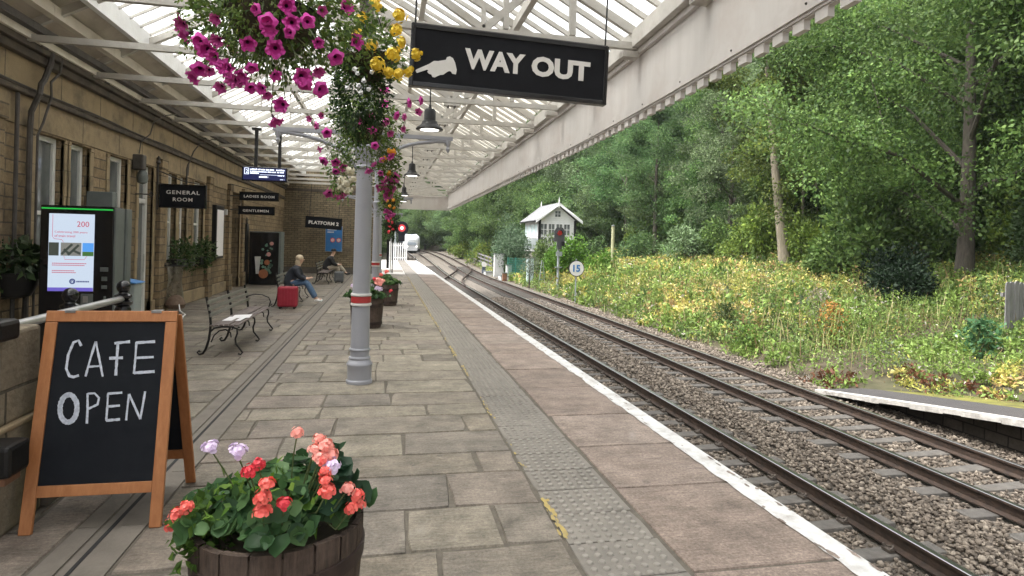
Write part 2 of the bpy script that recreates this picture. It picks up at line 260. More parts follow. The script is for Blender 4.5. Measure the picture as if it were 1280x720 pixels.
# ------------------------------------------------------------------ mesh helpers
def wloc(o):
    v = Vector((0,0,0))
    while o is not None: v += o.location; o = o.parent
    return v
class MB:
    def __init__(s): s.v=[]; s.f=[]; s.m=[]; s.a=[]
    def add(s, vs, fs, m=0, a=None):
        k=len(s.v); s.v.extend([tuple(p) for p in vs])
        for f in fs: s.f.append([i+k for i in f]); s.m.append(m); s.a.append(a if a is not None else 0.5)
        return s
    def box(s, a, b, m=0, at=None):
        x0,y0,z0=a; x1,y1,z1=b
        return s.add([(x0,y0,z0),(x1,y0,z0),(x1,y1,z0),(x0,y1,z0),(x0,y0,z1),(x1,y0,z1),(x1,y1,z1),(x0,y1,z1)],
              [(0,3,2,1),(4,5,6,7),(0,1,5,4),(1,2,6,5),(2,3,7,6),(3,0,4,7)], m, at)
    def beam(s, p, q, w, h, m=0, up=(0,0,1)):
        p=Vector(p); q=Vector(q); d=(q-p).normalized(); u=Vector(up)
        if abs(d.dot(u))>.98: u=Vector((0,1,0))
        r=d.cross(u).normalized(); u=r.cross(d)
        vs=[c+r*sx*w/2+u*sz*h/2 for c in (p,q) for sx,sz in ((-1,-1),(1,-1),(1,1),(-1,1))]
        return s.add(vs,[(3,2,1,0),(4,5,6,7),(0,1,5,4),(1,2,6,5),(2,3,7,6),(3,0,4,7)],m)
    def tube(s, pts, r, n=8, m=0, closed=False):
        pts=[Vector(p) for p in pts]; N=len(pts)
        rs=r if isinstance(r,(list,tuple)) else [r]*N
        prev=None; rings=[]
        for i,p in enumerate(pts):
            if closed: d=(pts[(i+1)%N]-pts[i-1])
            else: d=(pts[min(i+1,N-1)]-pts[max(i-1,0)])
            d=d.normalized() if d.length>1e-9 else Vector((0,0,1))
            if prev is None:
                u=Vector((0,0,1)) if abs(d.z)<.9 else Vector((1,0,0))
                u=(u-d*u.dot(d)).normalized()
            else:
                u=(prev-d*prev.dot(d)); u=u.normalized() if u.length>1e-6 else prev
            prev=u; w=d.cross(u)
            rings.append([p+(u*math.cos(2*math.pi*k/n)+w*math.sin(2*math.pi*k/n))*rs[i] for k in range(n)])
        vs=[v for rg in rings for v in rg]; fs=[]
        for i in range(N if closed else N-1):
            j=(i+1)%N
            for k in range(n): fs.append((i*n+k,i*n+(k+1)%n,j*n+(k+1)%n,j*n+k))
        if not closed: fs.append(tuple(range(n-1,-1,-1))); fs.append(tuple((N-1)*n+k for k in range(n)))
        return s.add(vs,fs,m)
    def lathe(s, prof, c=(0,0,0), n=28, m=0, caps=True, axis='Z', wob=0):
        vs=[]; fs=[]
        for r,z in prof:
            for k in range(n):
                t=2*math.pi*k/n; x,y=r*math.cos(t),r*math.sin(t)
                p=(x,y,z) if axis=='Z' else ((x,z,y) if axis=='Y' else (z,x,y))
                vs.append((c[0]+p[0],c[1]+p[1],c[2]+p[2]))
        for i in range(len(prof)-1):
            for k in range(n): 
                f=(i*n+k,i*n+(k+1)%n,(i+1)*n+(k+1)%n,(i+1)*n+k); fs.append(f if axis!='Y' else f[::-1])
        if caps:
            a=tuple(range(n)); b=tuple((len(prof)-1)*n+k for k in range(n))
            fs.append(a[::-1] if axis!='Y' else a); fs.append(b if axis!='Y' else b[::-1])
        return s.add(vs,fs,m)
    def prism(s, poly, ext, m=0):
        """poly: 3D points of a flat outline; ext: thickness vector"""
        n=len(poly); e=Vector(ext); a=[Vector(p) for p in poly]; b=[p+e for p in a]
        return s.add(a+b,[tuple(range(n-1,-1,-1)),tuple(range(n,2*n))]+[(i,(i+1)%n,n+(i+1)%n,n+i) for i in range(n)],m)
    def text(s, body, o, right, up, h, width=None, ext=.004, bold=0.0, space=1.0, m=0, center=False):
        cu=bpy.data.curves.new('t','FONT'); cu.body=body; cu.size=1; cu.offset=bold; cu.space_character=space; cu.resolution_u=3
        ob=bpy.data.objects.new('t',cu); COL.objects.link(ob); bpy.context.view_layer.update()
        dg=bpy.context.evaluated_depsgraph_get(); me=bpy.data.meshes.new_from_object(ob.evaluated_get(dg))
        vs=np.array([v.co[:] for v in me.vertices]); fs=[tuple(p.vertices) for p in me.polygons]
        bpy.data.objects.remove(ob); bpy.data.meshes.remove(me); bpy.data.curves.remove(cu)
        mn=vs.min(0); mx=vs.max(0); sc=h/(mx[1]-mn[1]); sx=width/(mx[0]-mn[0]) if width else sc
        o=Vector(o); right=Vector(right).normalized(); up=Vector(up).normalized(); nrm=right.cross(up)
        if center: o=o-right*(mx[0]-mn[0])*sx/2-up*h/2
        P=[o+right*float((v[0]-mn[0])*sx)+up*float((v[1]-mn[1])*sc) for v in vs]; k=len(P)
        # extrude faces forward with side walls on open edges
        cnt={}
        for f in fs:
            for i in range(len(f)):
                e=(f[i],f[(i+1)%len(f)]); cnt[e]=cnt.get(e,0)+1
        front=[p+nrm*ext for p in P]; F=[tuple(i+k for i in f) for f in fs]
        for (a,b) in cnt:
            if (b,a) not in cnt: F.append((a,b,b+k,a+k))
        return s.add(P+front,F,m)
    def build(s, name, mats, parent=None, smooth=False, bevel=0, world=True):
        me=bpy.data.meshes.new(name)
        vs=np.array(s.v,dtype=float).reshape(-1,3)
        if parent is not None and world: vs=vs-np.array(wloc(parent))
        me.from_pydata(vs.tolist(),[],s.f)
        if not isinstance(mats,(list,tuple)): mats=[mats]
        for m in mats: me.materials.append(MATS[m])
        me.polygons.foreach_set('material_index',s.m)
        if any(x!=.5 for x in s.a):
            at=me.attributes.new('rnd','FLOAT','FACE'); at.data.foreach_set('value',s.a)
        if smooth: me.polygons.foreach_set('use_smooth',[True]*len(s.f))
        me.update()
        o=bpy.data.objects.new(name,me); COL.objects.link(o)
        if parent is not None: o.parent=parent
        if smooth and smooth!='all':
            try: me.set_sharp_from_angle(angle=R(38))
            except Exception: pass
        if bevel:
            b=o.modifiers.new('bevel','BEVEL'); b.width=bevel; b.segments=2; b.limit_method='ANGLE'; b.angle_limit=R(40)
        return o
USED=set()
def tag(o,label,cat,group=None):
    o['label']=label; o['category']=cat
    if group: o['group']=group
    return o
def kind(o,k,label=None): 
    o['kind']=k
    if label: o['label']=label
    return o
def thing(name,label,cat,loc=(0,0,0),group=None,rz=0):
    o=bpy.data.objects.new(name,None); COL.objects.link(o); o.location=loc; o.rotation_euler=(0,0,rz); o.empty_display_size=.1
    return tag(o,label,cat,group)
def copy_tree(o,parent=None):
    c=o.copy(); COL.objects.link(c)
    if parent is not None: c.parent=parent
    for ch in o.children: copy_tree(ch,c)
    return c
def structure(o,label=None): return kind(o,'structure',label)
def npmesh(name,V,F,mat_,parent=None,col=None,rnd=None,smooth=False):
    """V (N,3), F (M,k) -> object; col (M,3) face colours"""
    me=bpy.data.meshes.new(name); V=np.asarray(V,dtype=np.float32); F=np.asarray(F,dtype=np.int32); k=F.shape[1]
    if parent is not None: V=V-np.array(wloc(parent),dtype=np.float32)
    me.vertices.add(len(V)); me.vertices.foreach_set('co',V.ravel())
    me.loops.add(F.size); me.loops.foreach_set('vertex_index',F.ravel())
    me.polygons.add(len(F)); me.polygons.foreach_set('loop_start',np.arange(0,F.size,k,dtype=np.int32)); 
    try: me.polygons.foreach_set('loop_total',np.full(len(F),k,dtype=np.int32))
    except Exception: pass
    me.update(calc_edges=True); me.validate()
    if smooth: me.polygons.foreach_set('use_smooth',np.ones(len(F),dtype=bool))
    if col is not None:
        at=me.attributes.new('col','FLOAT_COLOR','FACE'); at.data.foreach_set('color',np.concatenate([col,np.ones((len(col),1))],1).astype(np.float32).ravel())
    if rnd is not None:
        at=me.attributes.new('rnd','FLOAT','FACE'); at.data.foreach_set('value',np.asarray(rnd,dtype=np.float32))
    me.materials.append(MATS[mat_])
    o=bpy.data.objects.new(name,me); COL.objects.link(o)
    if parent is not None: o.parent=parent
    return o
def unit(a): return a/np.maximum(np.linalg.norm(a,axis=1,keepdims=True),1e-9)
def leaf_arrays(P,D,size,width=.5,fold=.12,rg=rng):
    """kite-shaped folded leaves: two triangles-as-quads each"""
    n=len(P); D=unit(D); s=np.asarray(size).reshape(-1,1)
    side=unit(np.cross(D,rg.normal(size=(n,3)))); nrm=np.cross(D,side)
    a=P; b=P+D*s*.45+side*s*width*.5+nrm*s*fold; c=P+D*s-nrm*s*fold*.6; d=P+D*s*.45-side*s*width*.5+nrm*s*fold
    V=np.stack([a,b,c,d],1).reshape(-1,3); F=np.arange(4*n).reshape(n,4)
    return V,F
def round_leaf_arrays(P,N,size,rg=rng,k=7,cup=.18):
    """roundish cupped leaves (fan as one n-gon ring around a low centre) -> triangles"""
    n=len(P); N=unit(N); s=np.asarray(size).reshape(-1,1)
    u=unit(np.cross(N,rg.normal(size=(n,3)))); w=np.cross(N,u)
    V=[P-N*s*cup*.5]
    for i in range(k):
        t=2*math.pi*i/k; rr=(1+.12*rg.normal(size=(n,1)))*.5
        V.append(P+(u*math.cos(t)+w*math.sin(t))*s*rr+N*s*cup*(rg.random((n,1))-.2))
    V=np.stack(V,1).reshape(-1,3); base=(np.arange(n)*(k+1))[:,None]
    F=np.concatenate([np.concatenate([base,base+1+i,base+1+(i+1)%k],1) for i in range(k)],0)
    order=np.arange(n*k).reshape(k,n).T.ravel()
    return V,F[order]
def palette(n,cols,rg=rng,jit=.18):
    c=np.array(cols)[rg.integers(0,len(cols),n)]
    return np.clip(c*(1+jit*rg.normal(size=(n,1))),.005,1)
# ------------------------------------------------------------------ camera, sky, sun
cam=bpy.data.cameras.new('camera'); cam.sensor_width=36; cam.lens=36*771/1280; cam.shift_y=-(360-304)/1280; cam.clip_end=2000; cam.clip_start=.05
co=bpy.data.objects.new('camera',cam); COL.objects.link(co); co.location=(0,0,1.8)
co.matrix_world=Matrix.Translation((0,0,1.8)) @ Matrix.Rotation(-R(11.6),4,'Z') @ Matrix.Rotation(R(90),4,'X') @ Matrix.Rotation(.026,4,'Z')
S.camera=co
w=bpy.data.worlds.new('World'); S.world=w; w.use_nodes=True; nt=w.node_tree
bg=nt.nodes['Background']; sky=nt.nodes.new('ShaderNodeTexSky'); sky.sky_type='NISHITA'; sky.sun_disc=False
SUN_EL,SUN_AZ=R(60),R(-95)   # azimuth measured from +Y towards +X
sky.sun_elevation=SUN_EL; sky.sun_rotation=SUN_AZ; sky.dust_density=6; sky.air_density=1.2; sky.ozone_density=1
hs=nt.nodes.new('ShaderNodeHueSaturation'); hs.inputs['Saturation'].default_value=.18
nt.links.new(sky.outputs[0],hs.inputs['Color']); nt.links.new(hs.outputs[0],bg.inputs['Color']); bg.inputs['Strength'].default_value=.15
sl=bpy.data.lights.new('sun','SUN'); sl.energy=1.5; sl.angle=R(30); sl.color=(1,.97,.92)
so=bpy.data.objects.new('sun',sl); COL.objects.link(so)
d=Vector((math.sin(SUN_AZ)*math.cos(SUN_EL),math.cos(SUN_AZ)*math.cos(SUN_EL),math.sin(SUN_EL)))
so.rotation_euler=d.to_track_quat('Z','Y').to_euler(); so.location=(0,-20,40)
S.view_settings.view_transform='Standard'; S.view_settings.look='None'; S.view_settings.exposure=1.62; S.view_settings.gamma=1
cy=S.cycles; cy.max_bounces=7; cy.diffuse_bounces=4; cy.glossy_bounces=3; cy.transmission_bounces=4; cy.transparent_max_bounces=10; cy.sample_clamp_indirect=6; cy.use_denoising=True
# ------------------------------------------------------------------ terrain
def sm(a,b,x):
    t=min(1,max(0,(x-a)/(b-a))); return t*t*(3-2*t)
def zt(y):  # track level rise in the distance
    return -.76+1.1*sm(42,92,y)
def gz(x,y):
    rise=zt(y)+.76
    xs=x+max(0,y-108)*1.1
    if xs<8.6: z=-1.03
    elif xs<9.4: z=-1.03+.2*(xs-8.6)/.8
    elif xs<18: z=-.83+1.55*((xs-9.4)/8.6)
    elif xs<23: z=.72+.2*(xs-18)
    else: z=1.72+.55*(xs-23)-.0012*(xs-23)**2 if xs<140 else 49
    if x<-8 and y>33: z=max(z,-1.03+.28*(-8-x))
    if xs>9: z+=.12*mnoise.noise((x*.35,y*.35,3.1))
    return z+rise
xs=[-150,-90,-50,-30,-18,-12,-8,-4,0,2.8,4,6,8,8.6,9,9.4]+[10+i for i in range(15)]+[26,28,31,34,38,42,48,56,66,80,100,130,180]
ys=[-60,-30,-12,-4]+[i*1.5 for i in range(0,48)]+[75,80,86,92,98,104,110,118,128,140,160,190,230]
V=[(x,y,gz(x,y)) for y in ys for x in xs]; nx=len(xs)
F=[(j*nx+i,j*nx+i+1,(j+1)*nx+i+1,(j+1)*nx+i) for j in range(len(ys)-1) for i in range(nx-1)]
structure(npmesh('ground',V,F,'soil',smooth=True),'soil and leaf litter bank rising from the railway into woodland')
# trackbed sheet
m=MB(); n=60
yy=[-6+i*3 for i in range(40)]
for i in range(len(yy)-1):
    a,b=yy[i],yy[i+1]
    for (x0,h0),(x1,h1) in zip([(2.6,-.97),(5.3,-.97),(5.55,-.93),(5.9,-.97),(8.3,-.97)],[(5.3,-.97),(5.55,-.93),(5.9,-.97),(8.3,-.97),(9.2,-.99)]):
        ra,rb=zt(a)+.76,zt(b)+.76
        m.add([(x0,a,h0+ra),(x1,a,h1+ra),(x1,b,h1+rb),(x0,b,h0+rb)],[(0,1,2,3)])
structure(m.build('trackbed','ballast_base'),'brown ballast bed under both railway lines')
# ------------------------------------------------------------------ platform
YE=56.5
m=MB(); m.box((-7,-8,-1.3),(2.70,YE,-.012)); structure(m.build('platform_base','joint'),'dark mortar bed of the platform paving')
def flags(name,x0,x1,y0,y1,dmin,dmax,lmin,lmax,mat_,gap=.009,inset=.008,jit=.016,zj=.005,seed=1,single=False,ztop=0):
    rg=random.Random(seed); m=MB(); y=y0
    while y<y1:
        dpt=rg.uniform(dmin,dmax); x=x0+(0 if single else -rg.uniform(0,.8)); first=True
        while x<x1-.05:
            l=(x1-x0) if single else rg.uniform(lmin,lmax)
            a=max(x,x0); b=min(x+l,x1)
            if x1-b<.25: b=x1
            if b-a>.08:
                z=ztop-rg.uniform(0,zj); j=lambda: rg.uniform(-jit,jit)
                g=gap/2; q=[(a+g+j(),y+g+j()),(b-g+j(),y+g+j()),(b-g+j(),y+dpt-g+j()),(a+g+j(),y+dpt-g+j())]
                q=[(min(max(px,x0+g*.2),x1-g*.2),py) for px,py in q]
                cx=sum(p[0] for p in q)/4; cyy=sum(p[1] for p in q)/4
                o8=[]
                for i in range(4):
                    (ax,ay),(bx,by)=q[i],q[(i+1)%4]; dx,dy=bx-ax,by-ay; L_=math.hypot(dx,dy); nx_,ny_=-dy/L_,dx/L_
                    o8.append((ax+(cx-ax)*rg.choice([0,0,0,.02,.05]),ay+(cyy-ay)*rg.choice([0,0,0,.02,.05])))
                    for tt in (.3,.7):
                        t_=tt+rg.uniform(-.15,.15); o_=rg.uniform(-.004,.009)*(jit/.016)*.8; o8.append((ax+dx*t_+nx_*o_,ay+dy*t_+ny_*o_))
                n8=len(o8); top=[]
                t0,t1=rg.uniform(-.004,.004),rg.uniform(-.004,.004)
                for px,py in o8:
                    dx,dy=cx-px,cyy-py; l_=math.hypot(dx,dy); top.append((px+dx/l_*inset*1.4,py+dy/l_*inset*1.4,z+t0*(px-cx)+t1*(py-cyy)))
                low=[(px,py,ztop-.022) for px,py in o8]
                rv=rg.random()
                m.add(low+top,[tuple(range(n8,2*n8))]+[(i,(i+1)%n8,n8+(i+1)%n8,n8+i) for i in range(n8)],0,rv)
            x=b if b==x1 else x+l
        y+=dpt
    return structure(m.build(name,mat_))
kind(flags('paving',-1.40,1.115,-1.2,33.2,.36,.70,.5,1.3,'flag',seed=3),'structure','worn York stone flags of the platform')
flags('wall_side_paving',-5.35,-1.80,-1.2,33.2,.36,.68,.5,1.25,'flag',seed=9)
flags('open_platform_paving',-3,1.10,33.22,YE,.6,.8,.8,1.4,'pale_concrete',seed=5,gap=.006,inset=.004)
flags('platform_edge_coping',1.72,2.80,-1.2,33.2,.85,1.3,1,1,'coping',seed=12,single=True,gap=.01,inset=.006,jit=.005)
flags('open_platform_coping',1.72,2.80,33.22,YE,.9,1.2,1,1,'pale_concrete',seed=15,single=True,gap=.008)
m=MB(); m.box((2.70,-8,-.10),(2.795,YE,-.006)); structure(m.build('coping_edge','coping_white'))
m=MB(); m.box((2.58,-8,-1.2),(2.72,YE,-.10)); structure(m.build('platform_face_wall','rough_wall'),'dark stone face of the platform')
# drain channel
m=MB(); y=-1.2; rg=random.Random(2)
while y<33: 
    l=.9; a=rg.random()
    m.box((-1.79,y+.004,-.03),(-1.665,y+l-.004,-.003)); m.box((-1.545,y+.004,-.03),(-1.405,y+l-.004,-.002)); y+=l
structure(m.build('drainage_channel','drain'),'slotted grey drainage channel along the paving')
m=MB(); m.box((-1.655,-1.2,-.03),(-1.545,33,-.011)); structure(m.build('drainage_slot','drain'))
m=MB(); m.box((-1.612,-1.2,-.03),(-1.588,33,-.008)); structure(m.build('drainage_gap','drain_slot'))
# white line
m=MB(); yy=np.arange(-1.2,YE,.12); rg=random.Random(4)
pin=[2.622+rg.uniform(-.014,.012) for _ in yy]; 
for i in range(len(yy)-1): m.add([(pin[i],yy[i],.004),(2.797,yy[i],.004),(2.797,yy[i+1],.004),(pin[i+1],yy[i+1],.004)],[(0,1,2,3)])
for i in range(len(yy)-1): m.add([(2.797,yy[i],.004),(2.797,yy[i],-.05),(2.797,yy[i+1],-.05),(2.797,yy[i+1],.004)],[(0,1,2,3)])
structure(m.build('white_edge_line','white_line'),'broad white line painted along the platform edge')
# tactile studs
flags('tactile_paving',1.12,1.70,-1.2,YE,.38,.42,1,1,'tactile',seed=21,single=True,gap=.007,inset=.004,jit=.003,zj=.004)
V=[];F=[];k=0; X0=1.15; sp=.075
ny=int((34-1.6)/sp)
for j in range(ny):
    for i in range(7):
        cx=X0+i*sp+.03; cyy=1.6+j*sp; n=8 if cyy<9 else 5
        r0,r1,h=.0235,.015,.0095
        for r,z in ((r0,-.001),(r0*.82,h*.7),(r1,h)):
            for q in range(n): t=2*math.pi*q/n; V.append((cx+r*math.cos(t),cyy+r*math.sin(t),z))
        for a in range(2):
            for q in range(n): F.append((k+a*n+q,k+a*n+(q+1)%n,k+(a+1)*n+(q+1)%n,k+(a+1)*n+q))
        F.append(tuple(k+2*n+q for q in range(n))); k+=3*n
me=bpy.data.meshes.new('tactile_blister'); me.from_pydata(V,[],F); me.materials.append(MATS['stud'])
o=bpy.data.objects.new('tactile_blister',me); COL.objects.link(o); structure(o,'rows of raised studs warning of the platform edge')
# worn yellow line : ragged flakes of paint
def flakes(name,segs,w):
    m=MB(); rg=random.Random(8)
    for y0,y1,dens,xc in segs:
        n=int((y1-y0)*dens)
        for _ in range(n):
            y=rg.uniform(y0,y1); x=xc+rg.gauss(0,w*.35); a=rg.uniform(.006,.024); b=rg.uniform(.012,.06); k=7; z=.0045+rg.uniform(0,.002)
            m.add([(x+a*.6*math.cos(2*math.pi*q/k)*rg.uniform(.6,1.2),y+b*math.sin(2*math.pi*q/k)*rg.uniform(.6,1.2),z) for q in range(k)],[tuple(range(k))])
    return structure(m.build(name,'yellow_paint'),'flaking yellow safety line on the paving')
flakes('yellow_line',[(3.6,4.2,70,1.135),(4.8,5.6,10,1.13),(6.2,7.1,16,1.13),(8.2,8.9,40,1.14),(9.6,10.6,50,1.13),(11,13.5,14,1.13),(13.5,31,40,1.12)],.035)
# scuffs where the white paint has worn through to the stone
m=MB(); rg=random.Random(18)
for _ in range(120):
    y=2.4+30*rg.random()**1.6; x=rg.choice([2.63+abs(rg.gauss(0,.03)),2.79-abs(rg.gauss(0,.02)),rg.uniform(2.62,2.79)]); a=rg.uniform(.004,.02); b=rg.uniform(.008,.06); k=7
    m.add([(min(2.795,x+a*math.cos(2*math.pi*q/k)*rg.uniform(.5,1.3)),y+b*math.sin(2*math.pi*q/k)*rg.uniform(.5,1.3),.0065) for q in range(k)],[tuple(range(k))],0,rg.random())
structure(m.build('worn_line_patches','coping'),'bare stone patches worn through the white platform line')
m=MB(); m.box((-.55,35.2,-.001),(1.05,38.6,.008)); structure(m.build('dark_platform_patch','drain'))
# platform end ramp
m=MB(); m.add([(-3,YE,-.012),(2.8,YE,-.012),(2.8,YE+4.5,-.8),(-3,YE+4.5,-.8)],[(0,1,2,3)]); structure(m.build('platform_end_ramp','asphalt'))
# ------------------------------------------------------------------ railway lines
def track(label,xa,xb,Y0,Y1,clips):
    t=thing('railway_line',label,'railway',(0,0,-.93),'pair of railway lines')
    ysl=list(np.arange(Y0,Y1,3.0))
    for x in (xa,xb):
        m=MB(); prof=[(-.07,-.155),(.07,-.155),(.07,-.143),(.012,-.125),(.012,-.04),(.036,-.03),(.036,-.004),(.028,0),(-.028,0),(-.036,-.004),(-.036,-.03),(-.012,-.04),(-.012,-.125),(-.07,-.143)]
        n=len(prof); vs=[]; 
        for y in ysl:
            z=zt(y); off=-.0008*max(0,y-58)**2
            vs+=[(x+off+px,y,z+pz) for px,pz in prof]
        fs=[];mi=[]
        for i in range(len(ysl)-1):
            for k in range(n):
                fs.append((i*n+k,i*n+(k+1)%n,(i+1)*n+(k+1)%n,(i+1)*n+k)); mi.append(1 if k in (6,7,8) else 0)
        for f,q in zip(fs,mi): m.f.append(list(f)); m.m.append(q); m.a.append(.5)
        m.v=vs
        m.build('rail',['rail_side','rail_top'],t)
    xc=(xa+xb)/2; proto=None; pc=None; rg=random.Random(int(xa*10))
    for i in range(100):
        y=1.9+i*.585; z=zt(y)-.155
        if proto is None:
            m=MB(); 
            vs=[]; L=1.06
            for x,wd,h in ((-L,.125,.0),(-.45,.115,-.012),(0,.105,-.022),(.45,.115,-.012),(L,.125,0)):
                vs+=[(x,-wd,-.22),(x,wd,-.22),(x,wd-.022,h-.001),(x,-wd+.022,h-.001)]
            fs=[]
            for k in range(4):
                for q in range(4): fs.append((k*4+q,k*4+(q+1)%4,(k+1)*4+(q+1)%4,(k+1)*4+q))
            fs=[f[::-1] for f in fs]; fs+= [(0,1,2,3),(19,18,17,16)]
            m.add(vs,fs); o=m.build('sleeper','sleeper',t,world=False,bevel=.008); proto=o
            pc=[]
            for s_ in (-1,1):
                c=MB(); bx=xb-xc+s_*.105; pts=[]
                for q in range(9):
                    a=math.pi*2*q/9*.82+.6; pts.append((bx+.035*math.cos(a)*s_,.045*math.sin(a),.035+.012*math.sin(a*2)))
                c.tube(pts,.0085,6); c.box((bx-.03,-.05,-.005),(bx+.03,.05,.018))
                pc.append(c.build('rail_clip','clip_iron',o,world=False))
        else:
            o=proto.copy(); COL.objects.link(o); o.parent=t
            if i<(30 if clips else 8):
                for c in pc: cc=c.copy(); COL.objects.link(cc); cc.parent=o
        off=-.0008*max(0,y-58)**2
        o.location=(xc+off,y+rg.uniform(-.02,.02),z+.93); o.rotation_euler=(0,0,rg.uniform(-.012,.012))
    return t
track('running line beside the platform with dark rails on concrete sleepers',3.42,4.68,-4,170,45)
track('far running line with sleepers flush in the ballast beside the weeds',6.44,7.70,-4,170,0)
# crossover rails in the distance
t=thing('track_crossover','diagonal crossover rails joining the two lines near the distant train','railway',(5.5,45,-.9))
for dx in (0,1.26):
    m=MB()
    pts=[(3.42+dx+(3.02)*sm(36,58,y),y,zt(y)-.02) for y in np.arange(36,59,1.5)]
    for a,b in zip(pts[:-1],pts[1:]): m.beam(a,b,.07,.14)
    m.build('rail','rail_side',t)
m=MB()
for y in (40.5,43.2,46.8,49.5): m.box((8.15,y,-.9),(8.55,y+.7,-.55+.1*(y>45)))
# point machine boxes
for i,(x,y,l) in enumerate([(8.6,44.5,'grey point machine box at the foot of the green mesh fence'),(8.45,50.5,'grey point machine box beside the crossover rails')]):
    p=thing('point_machine',l,'point machine',(x,y,-.95))
    b=MB(); b.box((x-.35,y-.55,-.95),(x+.35,y+.55,-.62)); b.build('housing','cab_grey',p,bevel=.04)
    b=MB(); b.box((x-.38,y-.6,-.62),(x+.38,y+.6,-.57)); b.build('lid','zinc_grey',p,bevel=.02)
    b=MB(); b.tube([(x-.35,y,-.85),(x-1.1,y,-.86)],.025); b.build('rod','rail_side',p)
# ballast stones near the camera (countless)
def stones(N,xr,yr,size,zf,seed):
    rg=np.random.default_rng(seed)
    ph=(1+5**.5)/2
    ico=np.array([(-1,ph,0),(1,ph,0),(-1,-ph,0),(1,-ph,0),(0,-1,ph),(0,1,ph),(0,-1,-ph),(0,1,-ph),(ph,0,-1),(ph,0,1),(-ph,0,-1),(-ph,0,1)])/1.902
    ft=np.array([(0,11,5),(0,5,1),(0,1,7),(0,7,10),(0,10,11),(1,5,9),(5,11,4),(11,10,2),(10,7,6),(7,1,8),(3,9,4),(3,4,2),(3,2,6),(3,6,8),(3,8,9),(4,9,5),(2,4,11),(6,2,10),(8,6,7),(9,8,1)])
    x=rg.uniform(*xr,N); u=rg.random(N); y=yr[0]+(yr[1]-yr[0])*u**1.55
    keep=zf(x,y)>-5; x=x[keep]; y=y[keep]; n=len(x)
    s=size*rg.uniform(.55,1.25,n)*(1+np.maximum(0,y-8)*.035)
    sc=np.stack([rg.uniform(.7,1.3,n),rg.uniform(.7,1.3,n),rg.uniform(.5,.9,n)],1)*s[:,None]
    V=ico[None]*(1+.28*rg.normal(size=(n,12,1)))*sc[:,None,:]
    a=rg.uniform(0,6.28,n); b=rg.normal(0,.5,n)
    ca,sa=np.cos(a)[:,None],np.sin(a)[:,None]; cb,sb=np.cos(b)[:,None],np.sin(b)[:,None]
    X,Y,Z=V[...,0],V[...,1],V[...,2]; Y,Z=Y*cb-Z*sb,Y*sb+Z*cb; X,Y=X*ca-Y*sa,X*sa+Y*ca
    z=zf(x,y)+rg.uniform(-.012,.03,n)
    V=np.stack([X+x[:,None],Y+y[:,None],Z+z[:,None]],2).reshape(-1,3)
    F=(ft[None]+(np.arange(n)*12)[:,None,None]).reshape(-1,3)
    return V,F,np.repeat(rg.random(n),20)
def zf(x,y):
    z=np.full(x.shape,-.955)
    six=(x>5.25)&(x<5.95); z[six]=-.925
    # keep rails clear and thin the stones over sleepers
    ph=((y-1.9+.29)/.585)%1.0; on=(np.abs(ph-.5)<.20)
    intr=((x>3.0)&(x<5.12))|((x>6.02)&(x<8.12))
    z[on&intr]=-9
    z[intr&~on]=-.972
    for xr in (3.42,4.68,6.44,7.70): z[np.abs(x-xr)<.085]=-9
    z[x>8.15]=-.965
    return z
V,F,r_=stones(95000,(2.85,9.5),(2.5,30),.027,zf,5)
o=npmesh('ballast',V,F,'ballast',rnd=r_); kind(o,'stuff','loose brown ballast stones between and beside the rails'); o['category']='ballast'
# far low platform ramp
rm=thing('disused_platform','low disused platform ramp with a white stone edge beside the far line','platform',(9,6,-.9))
yy=np.array([10.5,9.5,8.2,6.6,5,3,0,-3]); zz=np.array([-.87,-.74,-.57,-.36,-.22,-.1,0,0]); xe=np.array([8.2,8.26,8.3,8.3,8.3,8.3,8.3,8.3])
def strip(x0,x1,dz=0,skirt=0,mt='asphalt',nm='deck',rag=0):
    m=MB(); rg=random.Random(3); N=12; Y=np.linspace(10.5,-3,46); Z=np.interp(-Y,-yy,zz)+dz
    for i in range(len(Y)-1):
        r0=rg.uniform(-rag,rag); a0=np.interp(-Y[i],-yy,xe)-8.3; a1=np.interp(-Y[i+1],-yy,xe)-8.3
        p=[(x0+a0,Y[i],Z[i]),(x1+a0,Y[i],Z[i]),(x1+a1,Y[i+1],Z[i+1]),(x0+a1,Y[i+1],Z[i+1])]
        m.add(p,[(3,2,1,0)])
        if skirt: 
            s0=skirt+rg.uniform(-rag,rag)
            m.add([p[0],p[3],(x0+a1+rg.uniform(0,rag),Y[i+1],Z[i+1]-s0),(x0+a0+rg.uniform(0,rag),Y[i],Z[i]-s0)],[(0,1,2,3)])
    return m.build(nm,mt,rm)
strip(8.30,8.46,0,.085,'coping_white','edge_stone',.012); strip(8.46,9.45,-.004,0,'asphalt','deck'); strip(9.45,10.2,-.008,0,'moss','mossy_verge')
m=MB()
for i in range(len(yy)-1): m.add([(8.72,yy[i],zz[i]-.02),(8.72,yy[i+1],zz[i+1]-.02),(8.72,yy[i+1],-1.1),(8.72,yy[i],-1.1)],[(0,1,2,3)])
m.build('side_wall','rough_wall',rm)  # dark wall colour paints in shade beneath the overhanging edge stone
# ------------------------------------------------------------------ station building (wall on the plane x = -5.1)
WX=-5.1; YW=33.0
bl=thing('station_building','soot stained sandstone station building along the back of the platform','building',(-5.1,12,0))
